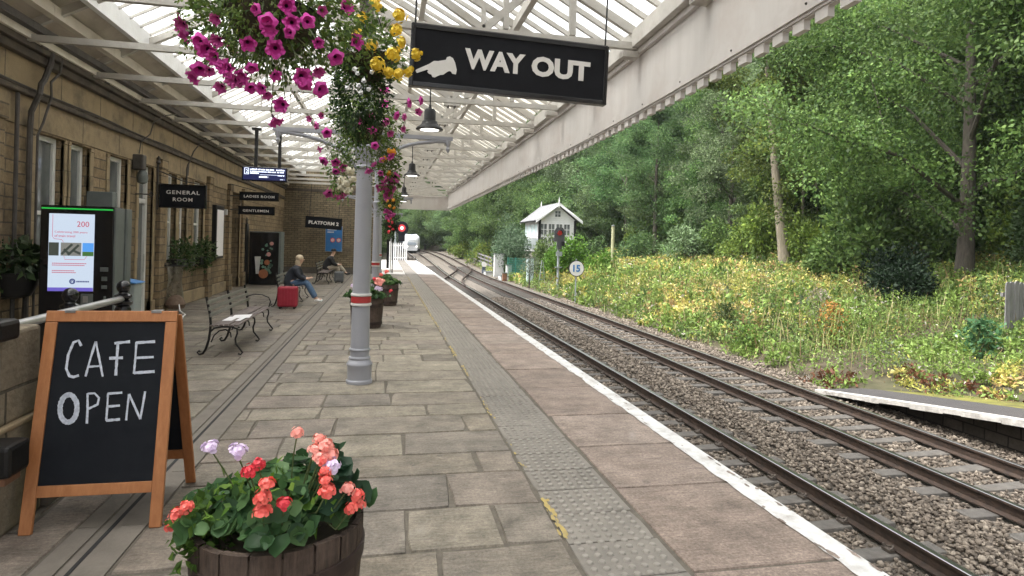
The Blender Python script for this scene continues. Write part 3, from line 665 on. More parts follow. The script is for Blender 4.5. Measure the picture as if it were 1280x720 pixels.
# openings: (y0,y1,z0,z1,type)
OPEN=[(1.2,2.3,1.1,3.27,'w'),(3.0,4.1,1.1,3.27,'w'),(6.2,7.0,1.1,3.27,'w'),(7.25,8.05,1.1,3.27,'w'),
 (10.34,11.17,1.1,3.27,'w'),(11.37,12.05,1.1,3.27,'w'),(12.83,13.66,1.1,3.27,'w'),(14.25,15.08,0,3.27,'d'),
 (16.0,16.62,1.12,3.27,'w'),(16.86,17.45,1.12,3.27,'w'),(18.05,18.95,1.12,3.27,'w'),(22.15,23.45,0,3.30,'o')]
m=MB(); y=-8
def wbox(y0,y1,z0,z1): m.box((WX-.45,y0,z0),(WX,y1,z1))
for (a,b,z0,z1,t) in OPEN:
    wbox(y,a,0,3.30)
    if z0>0: wbox(a,b,0,z0)
    if z1<3.3: wbox(a,b,z1,3.30)
    y=b
wbox(y,YW+.4,0,3.30)
m.build('wall','stone_wall',bl)
m=MB(); m.box((WX-.45,-8,3.30),(WX+.02,YW,3.72)); m.build('lintel_course','ashlar',bl)
m=MB(); m.box((WX-.45,-8,3.72),(WX+.10,YW,3.80)); m.box((WX-.45,-8,3.80),(WX+.07,YW,3.86)); m.build('string_course','ashlar_dark',bl,bevel=.02)
m=MB(); m.box((WX-.45,-8,3.86),(WX+.03,YW,4.24)); m.build('frieze','ashlar',bl)
m=MB(); m.box((WX-.45,-8,4.24),(WX+.13,YW,4.36)); m.box((WX-.45,-8,4.36),(WX+.2,YW,4.50)); m.build('cornice','ashlar_dark',bl,bevel=.015)
# joints of the lintel course : thin dark slots as vertical grooves, set proud by 2 mm
m=MB(); rg=random.Random(5); y=-2
while y<YW-1:
    y+=rg.uniform(1.1,1.5); m.box((WX+.018,y,3.31),(WX+.0225,y+.012,3.71)); yy_=y+.6; m.box((WX+.028,yy_,3.87),(WX+.0325,yy_+.012,4.23))
m.build('joint','joint',bl)
# plinth
m=MB(); y=-8
for (a,b,z0,z1,t) in [o for o in OPEN if o[2]==0]+[(YW,YW,0,0,'')]:
    m.box((WX-.1,y,0),(WX+.05,a,.32)); y=b
m.build('plinth','ashlar',bl,bevel=.02)
for (a,b,z0,z1,t) in OPEN:
    # dressed jambs
    for yy_,s_ in ((a,-1),(b,1)):
        j=MB(); w_=.13
        zz_=z0 if z0>0 else .02; k=0; z=zz_
        while z<z1-.01:
            h=min(.42,z1-z); j.box((WX-.05,min(yy_,yy_+s_*w_)+(0.002 if s_<0 else 0),z+.003),(WX+.018+.006*(k%2),max(yy_,yy_+s_*w_)-(0.002 if s_>0 else 0),z+h-.003)); z+=h; k+=1
        j.build('jamb','ashlar',bl,bevel=.008)
    if t=='o':
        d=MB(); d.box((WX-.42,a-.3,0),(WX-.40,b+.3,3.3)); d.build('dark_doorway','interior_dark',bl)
        d=MB(); d.box((WX-.40,a,2.5),(WX-.32,b,2.58)); d.build('transom','cream_paint',bl)
        continue
    if t=='w':
        o=MB(); fx=WX-.13; f=.08
        o.box((fx-.05,a,z0),(fx+.02,a+f,z1)); o.box((fx-.05,b-f,z0),(fx+.02,b,z1)); o.box((fx-.05,a+f,z1-f),(fx+.02,b-f,z1)); o.box((fx-.05,a+f,z0),(fx+.02,b-f,z0+f))
        zm=z0+.95; o.box((fx-.045,a+f,zm),(fx+.015,b-f,zm+.06))
        wn=o.build('window','upvc',bl,bevel=.006)
        g=MB(); g.box((fx-.03,a+f,z0+f),(fx-.02,b-f,zm)); g.box((fx-.03,a+f,zm+.06),(fx-.02,b-f,z1-f)); g.build('pane','pane',wn)
        s_=MB(); s_.box((WX-.12,a-.06,z0-.11),(WX+.09,b+.06,z0)); s_.build('sill','dark_stone',wn,bevel=.015)
    else:
        o=MB(); fx=WX-.14; f=.1
        o.box((fx-.08,a,0),(fx+.03,a+f,z1)); o.box((fx-.08,b-f,0),(fx+.03,b,z1)); o.box((fx-.08,a+f,z1-f),(fx+.03,b-f,z1)); o.box((fx-.08,a+f,2.46),(fx+.03,b-f,2.56))
        dr=o.build('door','upvc',bl,bevel=.006)
        g=MB(); g.box((fx-.05,a+f,.02),(fx-.03,b-f,2.46)); g.box((fx-.05,a+f,2.56),(fx-.03,b-f,z1-f)); g.build('pane','pane',dr)
        g=MB(); g.box((fx-.03,a+f,.02),(fx+.0,b-f,.4)); g.build('kick_plate','upvc',dr)
        g=MB(); g.tube([(fx+.05,b-f-.08,.95),(fx+.05,b-f-.08,1.35)],.014); g.build('handle','steel',dr)
# pilasters
for y in (9.25,15.45,19.35,21.75,23.75): 
    p=MB(); p.box((WX-.02,y-.17,.32),(WX+.10,y+.17,3.28)); p.box((WX-.02,y-.21,0),(WX+.14,y+.21,.52)); p.box((WX-.02,y-.20,3.28),(WX+.13,y+.20,3.50))
    p.build('pilaster','stone_wall',bl,bevel=.012)
# interior darkness behind the windows
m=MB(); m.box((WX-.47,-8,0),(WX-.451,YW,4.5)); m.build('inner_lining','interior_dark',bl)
# pipes and cables on the wall : each a thing fixed to it
def pipe(name,label,pts,r,cat='pipe',mt='gutter_iron',group=None):
    m=MB(); m.tube(pts,r,8); o=m.build(name,mt,smooth=True); tag(o,label,cat,group); return o
px=WX+.08
pipe('drainpipe','thick black drainpipe bending out from the gutter and dropping beside the near window',[(px+.12,10.32,4.42),(px+.12,10.3,4.28),(px+.1,10.18,4.0),(px+.12,10.05,3.9),(px+.14,9.98,3.75),(px+.02,10.02,3.5),(px,10.04,3.3),(px,10.04,.1)],.04,'drainpipe')
pipe('conduit','slim black cable conduit to the right of the thick drainpipe',[(px+.12,10.62,4.42),(px+.1,10.6,4.2),(px+.08,10.4,4.02),(px+.1,10.38,3.8),(px+.03,10.32,3.4),(px,10.24,3.2),(px,10.24,.1)],.018,'conduit')
pipe('downpipe','slender vertical iron pipe close to the wall planter',[(px,9.72,3.7),(px,9.72,.1)],.028,'pipe')
pipe('lamp_cable','thin looping cable from the wall light up to the cornice',[(px,14.02,3.45),(px,14.1,3.7),(px+.1,14.3,3.9),(px+.1,14.5,4.2),(px+.2,14.9,4.42),(px+.35,15.1,4.5)],.012,'cable')
pipe('sign_cable','thin looping cable rising from the general room sign to the cornice',[(px+.1,16.9,3.3),(px+.08,17.0,3.6),(px+.1,17.3,3.95),(px+.12,17.7,4.2),(px+.3,18.2,4.42),(px+.5,18.6,4.48)],.014,'cable')
pipe('wall_cable','black cable clipped along the dark string course',[(WX+.115,y,3.83+.012*math.sin(y*1.7)) for y in np.arange(-4,32.5,.5)],.012,'cable')
# end wall
ew=thing('end_wall','mossy brown stone wall closing the covered end of the platform','wall',(-3,33,0))
m=MB(); m.box((-5.5,33.0,0),(-.35,33.4,5.3)); m.build('wall','end_wall',ew)
m=MB(); m.box((-5.5,32.97,4.18),(-.35,33.0,4.32)); m.build('ledge','ashlar_dark',ew)
m=MB(); m.box((-5.1,32.93,0),(-.35,33.0,.3)); m.build('plinth','dark_stone',ew)
# ------------------------------------------------------------------ canopy roof
cn=thing('platform_canopy','long cream timber and glass canopy roof over the platform','canopy',(0,16,4.45))
XL,ZL=-5.0,4.58; XR,ZR=3.26,4.62; XD,ZD=-.95,6.85
Y0,Y1=-2.2,34.4
sL=(ZD-ZL)/(XD-XL); sR=(ZR-ZD)/(XR-XD)
zl=lambda x: ZL+(x-XL)*sL; zr=lambda x: ZD+(x-XD)*sR
def vx(y): return 3.36-.0045*max(0,12-y)**2
XB=-4.12
ROOFZ=.14
m=MB()  # boarded lower slope
n=9
for i in range(n):
    a=XL-.12+(XB-XL+.12)*i/n; b=XL-.12+(XB-XL+.12)*(i+1)/n
    m.add([(a+.006,Y0,zl(a)+ROOFZ),(b-.006,Y0,zl(b)+ROOFZ),(b-.006,Y1-1,zl(b)+ROOFZ),(a+.006,Y1-1,zl(a)+ROOFZ)],[(0,1,2,3)])
    m.add([(a+.006,Y0,zl(a)+ROOFZ+.03),(b+.006,Y0,zl(b)+ROOFZ+.03),(b+.006,Y1-1,zl(b)+ROOFZ+.03),(a+.006,Y1-1,zl(a)+ROOFZ+.03)],[(0,1,2,3)])
m.build('roof_boarding','board_paint',cn)
def sheet(nm,mt,a,b,zf_,y0,y1):
    m=MB(); 
    for i in range(int((y1-y0)/2)+1):
        p=y0+2*i; q=min(y1,p+2)
        if q>p+.01: m.add([(a,p,zf_(a)+ROOFZ),(b,p,zf_(b)+ROOFZ),(b,q,zf_(b)+ROOFZ),(a,q,zf_(a)+ROOFZ)],[(0,1,2,3)])
    return m.build(nm,mt,cn)
sheet('glazing','roof_glass',XB,XD,zl,Y0,Y1); sheet('glazing','roof_glass',XD,XR,zr,Y0,12); sheet('glazing','roof_glass_dirty',XD,XR,zr,12,Y1)
for a,b,zf_,bw_,bd_ in ((XB,XD,zl,.03,.045),(XD,XR,zr,.045,.075)):
    m=MB(); y=Y0
    while y<Y1: m.beam((a,y,zf_(a)+ROOFZ-.03),(b,y,zf_(b)+ROOFZ-.03),bw_,bd_); y+=.42
    m.build('glazing_bar','cream_paint',cn)
def lbeam(nm,x,z,w_,h_,mt='cream_paint',y0=Y0,y1=Y1):
    m=MB(); y=y0; k=0
    while y<y1: m.box((x-w_/2,y,z-h_/2),(x+w_/2,min(y+3.9,y1)-.004,z+h_/2)); y+=3.9
    return m.build(nm,mt,cn)
lbeam('ridge_beam',XD,ZD-.06,.12,.28)
lbeam('purlin',XB+.02,zl(XB)+.02,.09,.30,'white_paint'); lbeam('purlin',-4.55,zl(-4.55)-.02,.12,.16,'board_paint'); lbeam('purlin',-2.6,zl(-2.6)-.05,.09,.15); lbeam('purlin',.55,zr(.55)-.05,.09,.15); lbeam('purlin',1.95,zr(1.95)-.05,.09,.15)  # edge purlin's white colour carries the brightness falling from the roof glass
lbeam('wall_plate',-4.92,4.52,.14,.14,'board_paint')
lbeam('column_beam',-.28,4.62,.16,.26,'cream_paint')
lbeam('gutter',-4.80,4.60,.12,.10,'gutter_iron')
# principal trusses every 1.96 m
tr0=None; ys=[-2.05+1.96*i for i in range(19)]
for i,y in enumerate(ys):
    if tr0 is None:
        m=MB(); y_=0
        m.box((WX+.2,-.04,4.42),(3.24,.04,4.51))
        m.beam((XL+.05,0,zl(XL+.05)-.0),(XD,0,ZD-.06),.07,.11); m.beam((XD,0,ZD-.06),(XR-.03,0,zr(XR-.03)-.0),.07,.11)
        m.box((XD-.04,-.04,4.51),(XD+.04,.04,ZD-.1))
        for (xa,xb) in ((-2.6,-3.6),):
            pass
        m.tube([(-2.6,0,4.5),(-2.6,0,zl(-2.6)-.04)],.016,6)
        m.beam((1.15,0,4.50),(XD+.06,0,5.75),.07,.09); m.beam((1.15,0,4.50),(1.95,0,zr(1.95)-.07),.07,.09)
        m.box((1.40,-.04,4.53),(1.47,.04,zr(1.43)-.05)); m.box((2.28,-.04,4.53),(2.36,.04,zr(2.32)-.05))
        m.box((3.0,-.08,4.30),(3.22,.08,4.38)); m.box((1.02,-.065,4.36),(1.30,.065,4.40))
        tr0=m.build('truss','cream_paint',cn,world=False); tr0.data.transform(Matrix.Translation((-0,-0,-4.45))); tr0.location=(0,y-16,0)
        b=MB(); 
        for xx in (3.05,3.17,-4.7,1.1,1.22): b.lathe([(.018,-.07),(.018,.07)],(xx,0,4.345-4.45),8,axis='Y')
        bo=b.build('rivet','gutter_iron',tr0,world=False)
    else:
        o=tr0.copy(); COL.objects.link(o); o.parent=cn; o.location=(0,y-16,0)
        c=bo.copy(); COL.objects.link(c); c.parent=o
# valance
Yv=list(np.arange(Y0,12,.7))+list(np.arange(12,Y1,2.2))+[Y1]
def vsheet(nm,z0,z1,dx0,dx1,mt):
    m=MB()
    for a,b in zip(Yv[:-1],Yv[1:]):
        xa,xb=vx(a),vx(b)
        m.add([(xa+dx0,a,z0),(xa+dx1,a,z0),(xb+dx1,b,z0),(xb+dx0,b,z0),(xa+dx0,a,z1),(xa+dx1,a,z1),(xb+dx1,b,z1),(xb+dx0,b,z1)],[(0,3,2,1),(4,5,6,7),(1,2,6,5),(3,0,4,7)])
    return m.build(nm,mt,cn,smooth=True)
vsheet('valance',3.70,4.36,0,.06,'fascia_paint'); vsheet('valance_rail',3.60,3.70,-.03,.09,'fascia_paint'); vsheet('valance_rail',4.36,4.44,-.05,.07,'fascia_paint'); vsheet('valance_plate',4.44,4.66,-.14,.05,'cream_paint')
vsheet('valance_bead',3.70,3.725,-.018,.07,'fascia_paint'); vsheet('valance_bead',3.575,3.60,-.012,.07,'fascia_paint')
m=MB(); ys_=[]; y=Y0+.1
while y<Y1-.4: ys_+=[y,y+.15]; y+=.285
for k,y in enumerate(ys_):
    x=vx(y); m.v+=[(x,y,3.577),(x+.055,y,3.577),(x,y,3.488),(x+.055,y,3.488),(x,y,3.566),(x+.055,y,3.566)]
def q_(*f): m.f.append(list(f)); m.m.append(0); m.a.append(.5)
for k in range(len(ys_)-1):
    o,p=6*k,6*k+6; lo=2 if k%2==0 else 4
    q_(o,p,p+lo,o+lo); q_(o+1,o+lo+1,p+lo+1,p+1); q_(o+lo,p+lo,p+lo+1,o+lo+1); q_(o,o+1,p+1,p)
    if k%2==0: q_(o+2,o+3,o+5,o+4); q_(p+4,p+5,p+3,p+2)
m.build('dentil_trim','fascia_paint',cn)
m=MB(); rg=random.Random(9)
for k in range(28):
    y=1.8+k*1.15; x=vx(y); m.lathe([(.002,-.014),(.008,-.010),(.011,0)],(x-.03,y,3.655),7,axis='X')
m.build('rivet','gutter_iron',cn)
# gable end boards
m=MB(); m.box((-.35,Y1-.1,3.52),(vx(30),Y1,4.22)); m.box((-.35,Y1-.13,4.22),(vx(30),Y1+.02,4.32)); m.build('end_fascia','fascia_paint',cn)
m=MB(); m.prism([(XL,Y1-.06,4.34),(XR,Y1-.06,4.34),(XD,Y1-.06,ZD)],(0,.04,0)); m.build('gable_boarding','cream_paint',cn)
# ------------------------------------------------------------------ columns
def column(y,label,first=None):
    if first is not None:
        c=copy_tree(first); c.location=(-.28,y,0); c['label']=label; return c
    t=thing('canopy_column',label,'column',(-.28,y,0),'columns carrying the canopy'); C=(-.28,y,0)
    m=MB(); m.lathe([(.162,0),(.162,.035),(.150,.05),(.150,.21),(.160,.225),(.160,.245),(.145,.265),(.125,.30)],C,24); m.build('base','column_grey',t,smooth=True)
    m=MB(); m.lathe([(.118,.30),(.112,.8),(.104,1.8),(.096,2.95),(.095,4.5)],C,16); m.build('shaft','column_grey',t,smooth=True)
    for z,r in ((.315,.135),(.42,.132)):
        m=MB(); m.lathe([(.1,z-.02),(r-.008,z-.018),(r,z-.006),(r,z+.006),(r-.008,z+.018),(.1,z+.02)],C,24,caps=False); m.build('ring','column_grey',t,smooth=True)
    m=MB(); m.lathe([(.111,1.005),(.124,1.01),(.124,1.082),(.111,1.087)],C,24,caps=False); b=m.build('red_band','band_red',t,smooth=True)
    for z in (.985,1.107):
        m=MB(); m.lathe([(.105,z-.017),(.126,z-.015),(.130,z),(.126,z+.015),(.105,z+.017)],C,24,caps=False); m.build('white_rim','band_white',b,smooth=True)
    m=MB(); m.lathe([(.095,2.68),(.12,2.69),(.12,2.71),(.10,2.73),(.105,2.80),(.14,2.90),(.145,2.96),(.10,2.99)],C,20,caps=False); m.build('capital','column_grey',t,smooth=True)
    for s_ in (1,-1):
        m=MB(); X=-.28
        m.box((X+s_*.09 if s_>0 else X-1.1,y-.025,3.10),(X+1.1 if s_>0 else X-.09,y+.025,3.15))
        pts=[(X+s_*(.10+.95*(1-math.cos(a))),y,2.62+.47*math.sin(a)) for a in np.linspace(0,math.pi/2,12)]
        m.tube(pts,.024,8)
        m.tube([(X+s_*(.235+.085*math.cos(a)),y,2.99+.085*math.sin(a)) for a in np.linspace(0,2*math.pi,18)[:-1]],.016,6,closed=True)
        m.tube([(X+s_*(.235+.03*math.cos(a)),y,2.99+.03*math.sin(a)) for a in np.linspace(0,2*math.pi,10)[:-1]],.01,5,closed=True)
        m.lathe([(.006,2.94),(.03,2.99),(.018,3.02),(.035,3.06),(.035,3.10)],(X+s_*1.04,y,0),10)
        m.build('bracket','column_grey',t,smooth=True)
    return t
c1=column(7.98,'grey iron column with red band, the nearest and largest of the row')
column(19.6,'grey iron column with red band, directly behind the nearest one',c1); column(31.2,'grey iron column farthest along the platform beside the end wall',c1); column(-3.6,'grey iron column standing behind the viewer',c1) if False else None
# ------------------------------------------------------------------ pendant lamps
def lamp(x,y,z,label,first=None):
    if first is not None: c=copy_tree(first); c.location=(x,y,z); c['label']=label; return c
    t=thing('pendant_lamp',label,'lamp',(x,y,z),'pendant lamps under the canopy'); C=(x,y,z)
    m=MB(); m.lathe([(.205,0),(.215,.012),(.20,.035),(.155,.065),(.125,.10),(.118,.13),(.095,.145),(.092,.16),(.088,.30),(.07,.325),(.03,.335),(.02,.38),(.012,.40)],C,28); m.build('shade','black_iron',t,smooth=True)
    m=MB(); m.lathe([(.001,-.006),(.13,-.004),(.148,.0),(.148,.004)],C,24); m.build('glowing_lens','lamp_glow',t,smooth=True)
    m=MB(); m.tube([(x,y,z+.4),(x,y,4.36)],.011,8); m.build('rod','black_iron',t)
    return t
l0=lamp(.63,9.69,3.53,'black bell shaped pendant lamp hanging nearest, below the way out sign')
lamp(.65,16.7,3.53,'black bell shaped pendant lamp, second one along the canopy',l0); lamp(.66,24.2,3.53,'black bell shaped pendant lamp, third one along the canopy',l0); lamp(.71,27.4,3.50,'small looking black pendant lamp farthest along the canopy',l0)
# ------------------------------------------------------------------ signs
def board(name,label,cat,x0,x1,y,z0,z1,th=.05,frame=.025,mt='sign_black',group=None,rot=0,rod=None):
    xc=(x0+x1)/2; zc=(z0+z1)/2
    t=thing(name,label,cat,(xc,y,zc),group); 
    m=MB(); m.box((x0,y-th/2,z0),(x1,y+th/2,z1)); m.build('panel',mt,t,bevel=.004)
    if frame:
        m=MB(); f=frame; yy0=y-th/2-.012; yy1=y+th/2+.012
        m.box((x0-f*.2,yy0,z0-f*.2),(x1+f*.2,yy1,z0+f)); m.box((x0-f*.2,yy0,z1-f),(x1+f*.2,yy1,z1+f*.2)); m.box((x0-f*.2,yy0,z0+f),(x0+f,yy1,z1-f)); m.box((x1-f,yy0,z0+f),(x1+f*.2,yy1,z1-f)); m.build('frame','black_gloss' if mt=='sign_black' else mt,t,bevel=.004)
    return t
X_,Z_=(1,0,0),(0,0,1)
# WAY OUT
sy=5.85; x0,x1,z0,z1=.185,2.11,3.225,3.79
t=board('hanging_sign','black WAY OUT sign with a white pointing hand hung on two rods','sign',x0,x1,sy,z0,z1,th=.07,frame=.035)
W,Hh=x1-x0,z1-z0
yf=sy-.036
m=MB(); m.text('WAY',(x0+.262*W,yf,z0+.36*Hh),X_,Z_,.345*Hh,width=.305*W,bold=.045,ext=.006); m.text('OUT',(x0+.60*W,yf,z0+.36*Hh),X_,Z_,.345*Hh,width=.308*W,bold=.045,ext=.006); m.build('lettering','sign_white',t)
hand=[(252,582),(262,596),(330,566),(338,572),(330,580),(342,592),(360,596),(366,612),(384,614),(398,604),(420,592),(440,590),(462,570),(478,560),(492,562),(500,576),(526,578),(530,548),(516,500),(500,472),(478,462),(458,470),(452,488),(400,502),(372,504),(340,528),(318,540),(256,574)]
ox,oz=x0+.026*W,z0+.15*Hh; sc=.20*W/280.
m=MB(); m.prism([(ox+(a-250)*sc,yf,oz+(616-b)*sc*1.02) for a,b in hand][::-1],(0,-.006,0)); m.build('pointing_hand','sign_white',t)
for x,k in ((x0+.03,1),(x1-.02,1)):
    m=MB(); m.tube([(x,sy,z1-.0),(x,sy,4.42)],.009,6); m.tube([(x,sy-.05,z0-.01),(x,sy-.05,z1+.01)],.006,6); m.build('rod','black_iron',t)
m=MB(); m.box((x0,sy-.03,z1+.008),(x1,sy+.03,z1+.02)); m.build('top_bar','gutter_iron',t)
t.rotation_euler=(0,R(1.5),0)
# GENERAL ROOM
y=15.2; t=board('wall_sign','black GENERAL ROOM sign on an iron wall bracket','sign',-5.0,-4.03,y,2.40,2.93)
m=MB(); m.text('GENERAL',(-4.86,y-.028,2.71),X_,Z_,.085,width=.70,ext=.005,bold=.02,space=1.2); m.text('ROOM',(-4.72,y-.028,2.55),X_,Z_,.085,width=.41,ext=.005,bold=.02,space=1.2); m.build('lettering','sign_white',t)
m=MB(); m.tube([(-5.09,y,3.25),(-4.55,y,3.02),(-4.2,y,2.96)],.012,6); m.tube([(-5.05,y,3.4),(-5.05,y,2.35)],.022,6); m.lathe([(.01,3.36),(.05,3.40),(.03,3.46),(.045,3.5),(.005,3.56)],(-5.04,y,0),10)
m.tube([(-4.45,y,2.95),(-4.45,y,3.3),(-4.42,y,3.42)],.018,6); m.build('bracket','gutter_iron',t)
# LADIES ROOM / GENTLEMEN
y=21.6
t=board('wall_sign','black LADIES ROOM sign projecting above the gentlemen sign','sign',-4.72,-3.50,y,2.98,3.26,th=.04)
m=MB(); m.text('LADIES ROOM',(-4.58,y-.024,3.075),X_,Z_,.082,width=.95,ext=.005,bold=.02,space=1.15); m.build('lettering','sign_white',t)
m=MB(); m.tube([(-5.05,y,3.12),(-4.70,y,3.12)],.02,6); m.tube([(-5.0,y,3.5),(-4.2,y,3.3)],.012,6); m.build('bracket','gutter_iron',t)
t=board('wall_sign','black GENTLEMEN sign projecting beneath the ladies room sign','sign',-4.74,-3.62,y,2.52,2.79,th=.04)
m=MB(); m.text('GENTLEMEN',(-4.60,y-.024,2.605),X_,Z_,.082,width=.80,ext=.005,bold=.02,space=1.15); m.build('lettering','sign_white',t)
m=MB(); m.tube([(-5.05,y,2.66),(-4.72,y,2.66)],.02,6); m.tube([(-4.66,y,2.79),(-4.66,y,2.98)],.012,6); m.build('bracket','gutter_iron',t)
# PLATFORM 2 (hung in front of the end wall)
y=31.6; t=board('platform_sign','black PLATFORM 2 sign hanging in front of the end wall','sign',-3.86,-2.13,y,2.27,2.83,th=.05)
m=MB(); m.text('PLATFORM 2',(-3.70,y-.03,2.46),X_,Z_,.17,width=1.42,ext=.006,bold=.03); m.build('lettering','sign_white',t)
m=MB(); m.tube([(-3.7,y,2.83),(-3.7,y,4.40)],.012,6); m.tube([(-2.3,y,2.83),(-2.3,y,4.40)],.012,6); m.build('rod','black_iron',t)
t.rotation_euler=(0,R(3),0)
# departures screen
y=15.6; t=thing('departure_screen','lit blue departures screen hung on two black poles','screen',(-2.87,y,3.27))
m=MB(); m.box((-3.36,y-.06,3.115),(-2.34,y+.08,3.455)); m.build('housing','black_gloss',t,bevel=.015)
m=MB(); m.box((-3.33,y-.066,3.145),(-2.37,y-.061,3.43)); m.build('display','screen_navy',t)
m=MB(); rg=random.Random(4)
def row(xa,xb,z,h):
    x=xa
    while x<xb:
        w_=rg.uniform(.012,.03)
        m.box((x,y-.072,z),(min(x+w_,xb),y-.067,z+h*rg.uniform(.7,1))); x+=w_+(.006 if rg.random()<.8 else .02)
row(-3.17,-2.64,3.375,.035); row(-2.59,-2.40,3.375,.035); row(-3.17,-2.60,3.325,.03); row(-2.57,-2.40,3.325,.03); row(-3.17,-2.98,3.285,.028); row(-2.55,-2.40,3.25,.02); row(-2.97,-2.77,3.20,.04); row(-2.5,-2.40,3.165,.012)
m.box((-2.95,y-.07,3.268),(-2.40,y-.067,3.274))
m.build('information_text','screen_text',t)
m=MB(); 
for a,b,c,d in ((-3.30,-3.20,3.27,3.28),(-3.30,-3.20,3.41,3.42),(-3.30,-3.29,3.28,3.41),(-3.21,-3.20,3.28,3.41)): m.box((a,y-.071,c),(b,y-.067,d))
m.text('2',(-3.27,y-.067,3.30),X_,Z_,.08,ext=.004); m.build('platform_number','screen_text',t)
for x in (-3.06,-2.53):
    m=MB(); m.box((x-.035,y-.035,3.455),(x+.035,y+.035,4.33)); m.box((x-.10,y-.07,4.33),(x+.10,y+.07,4.38)); m.build('pole','black_iron',t)
# notice board on the wall
t=thing('notice_board','tall narrow black notice case with a white header strip on the wall','notice board',(-5.1,20.2,1.8))
m=MB(); m.box((-5.10,19.72,1.1),(-4.93,20.62,2.72)); m.build('case','black_iron',t,bevel=.02)
m=MB(); m.box((-4.93,19.80,1.18),(-4.925,20.54,2.58)); m.build('notice','paper',t)
m=MB(); m.box((-5.0,20.60,2.45),(-4.86,20.72,2.62)); m.build('light_head','cab_grey',t)
# poster on end wall
y=32.97; t=thing('wall_poster','blue poster with two red ringed symbols on the end wall','poster',(-2.6,y,1.7))
m=MB(); m.box((-3.02,y-.035,1.14),(-2.18,y,2.42)); m.build('board','poster_blue',t,bevel=.006)
m=MB()
for a,b,c,d in ((-3.03,-2.17,1.12,1.145),(-3.03,-2.17,2.415,2.44),(-3.03,-3.005,1.145,2.415),(-2.195,-2.17,1.145,2.415)): m.box((a,y-.042,c),(b,y-.002,d))
m.build('frame','steel',t)
m=MB(); 
for a,b,z in ((-2.92,-2.5,2.22),(-2.92,-2.62,2.1)):
    x=a
    while x<b: m.box((x,y-.039,z),(x+.05,y-.036,z+.055)); x+=.065
m.build('poster_text','sign_white',t)
for xx in (-2.66,-2.36):
    m=MB(); m.lathe([(.001,0),(.105,0),(.105,.004)],(xx,y-.04,1.72),20,axis='Y'); dk=m.build('symbol_disc','sign_white',t)
    m=MB(); m.tube([(xx+.10*math.cos(a),y-.043,1.72+.10*math.sin(a)) for a in np.linspace(0,6.283,20)[:-1]],.016,6,closed=True); m.beam((xx-.07,y-.043,1.79),(xx+.07,y-.043,1.65),.022,.01); m.build('ring','poster_red',dk)
# wall lantern
t=thing('wall_light','dark iron wall light with a round glass below, above the white door','light',(-4.95,13.95,3.0))
m=MB(); m.box((-5.1,13.85,3.1),(-4.88,14.05,3.42)); m.build('box','gutter_iron',t,bevel=.03)
m=MB(); m.lathe([(.02,2.82),(.09,2.85),(.11,2.95),(.085,3.05),(.06,3.1)],(-4.93,13.97,0),14); m.build('globe','zinc_grey',t,smooth=True)
pipe('lock_eye','small iron hook bracket beside the white door',[(-5.1,14.1,2.62),(-4.85,14.1,2.62),(-4.8,14.1,2.66),(-4.76,14.1,2.62),(-4.8,14.1,2.58),(-4.85,14.1,2.61)],.014,'hook')
# notice board edge-on at the platform end + red signal beyond
t=thing('platform_notice','tall black notice stand at the open end of the platform','notice board',(.28,34.4,0))
m=MB(); m.box((.08,34.35,.25),(.17,34.45,1.85)); m.box((.17,34.36,.25),(.22,34.44,1.8)); m.build('panel','black_iron',t)
for x in (.30,.40): m=MB(); m.box((x-.03,34.37,0),(x+.03,34.43,1.95)); m.build('post','sign_black' if x>.35 else 'cab_grey',t)
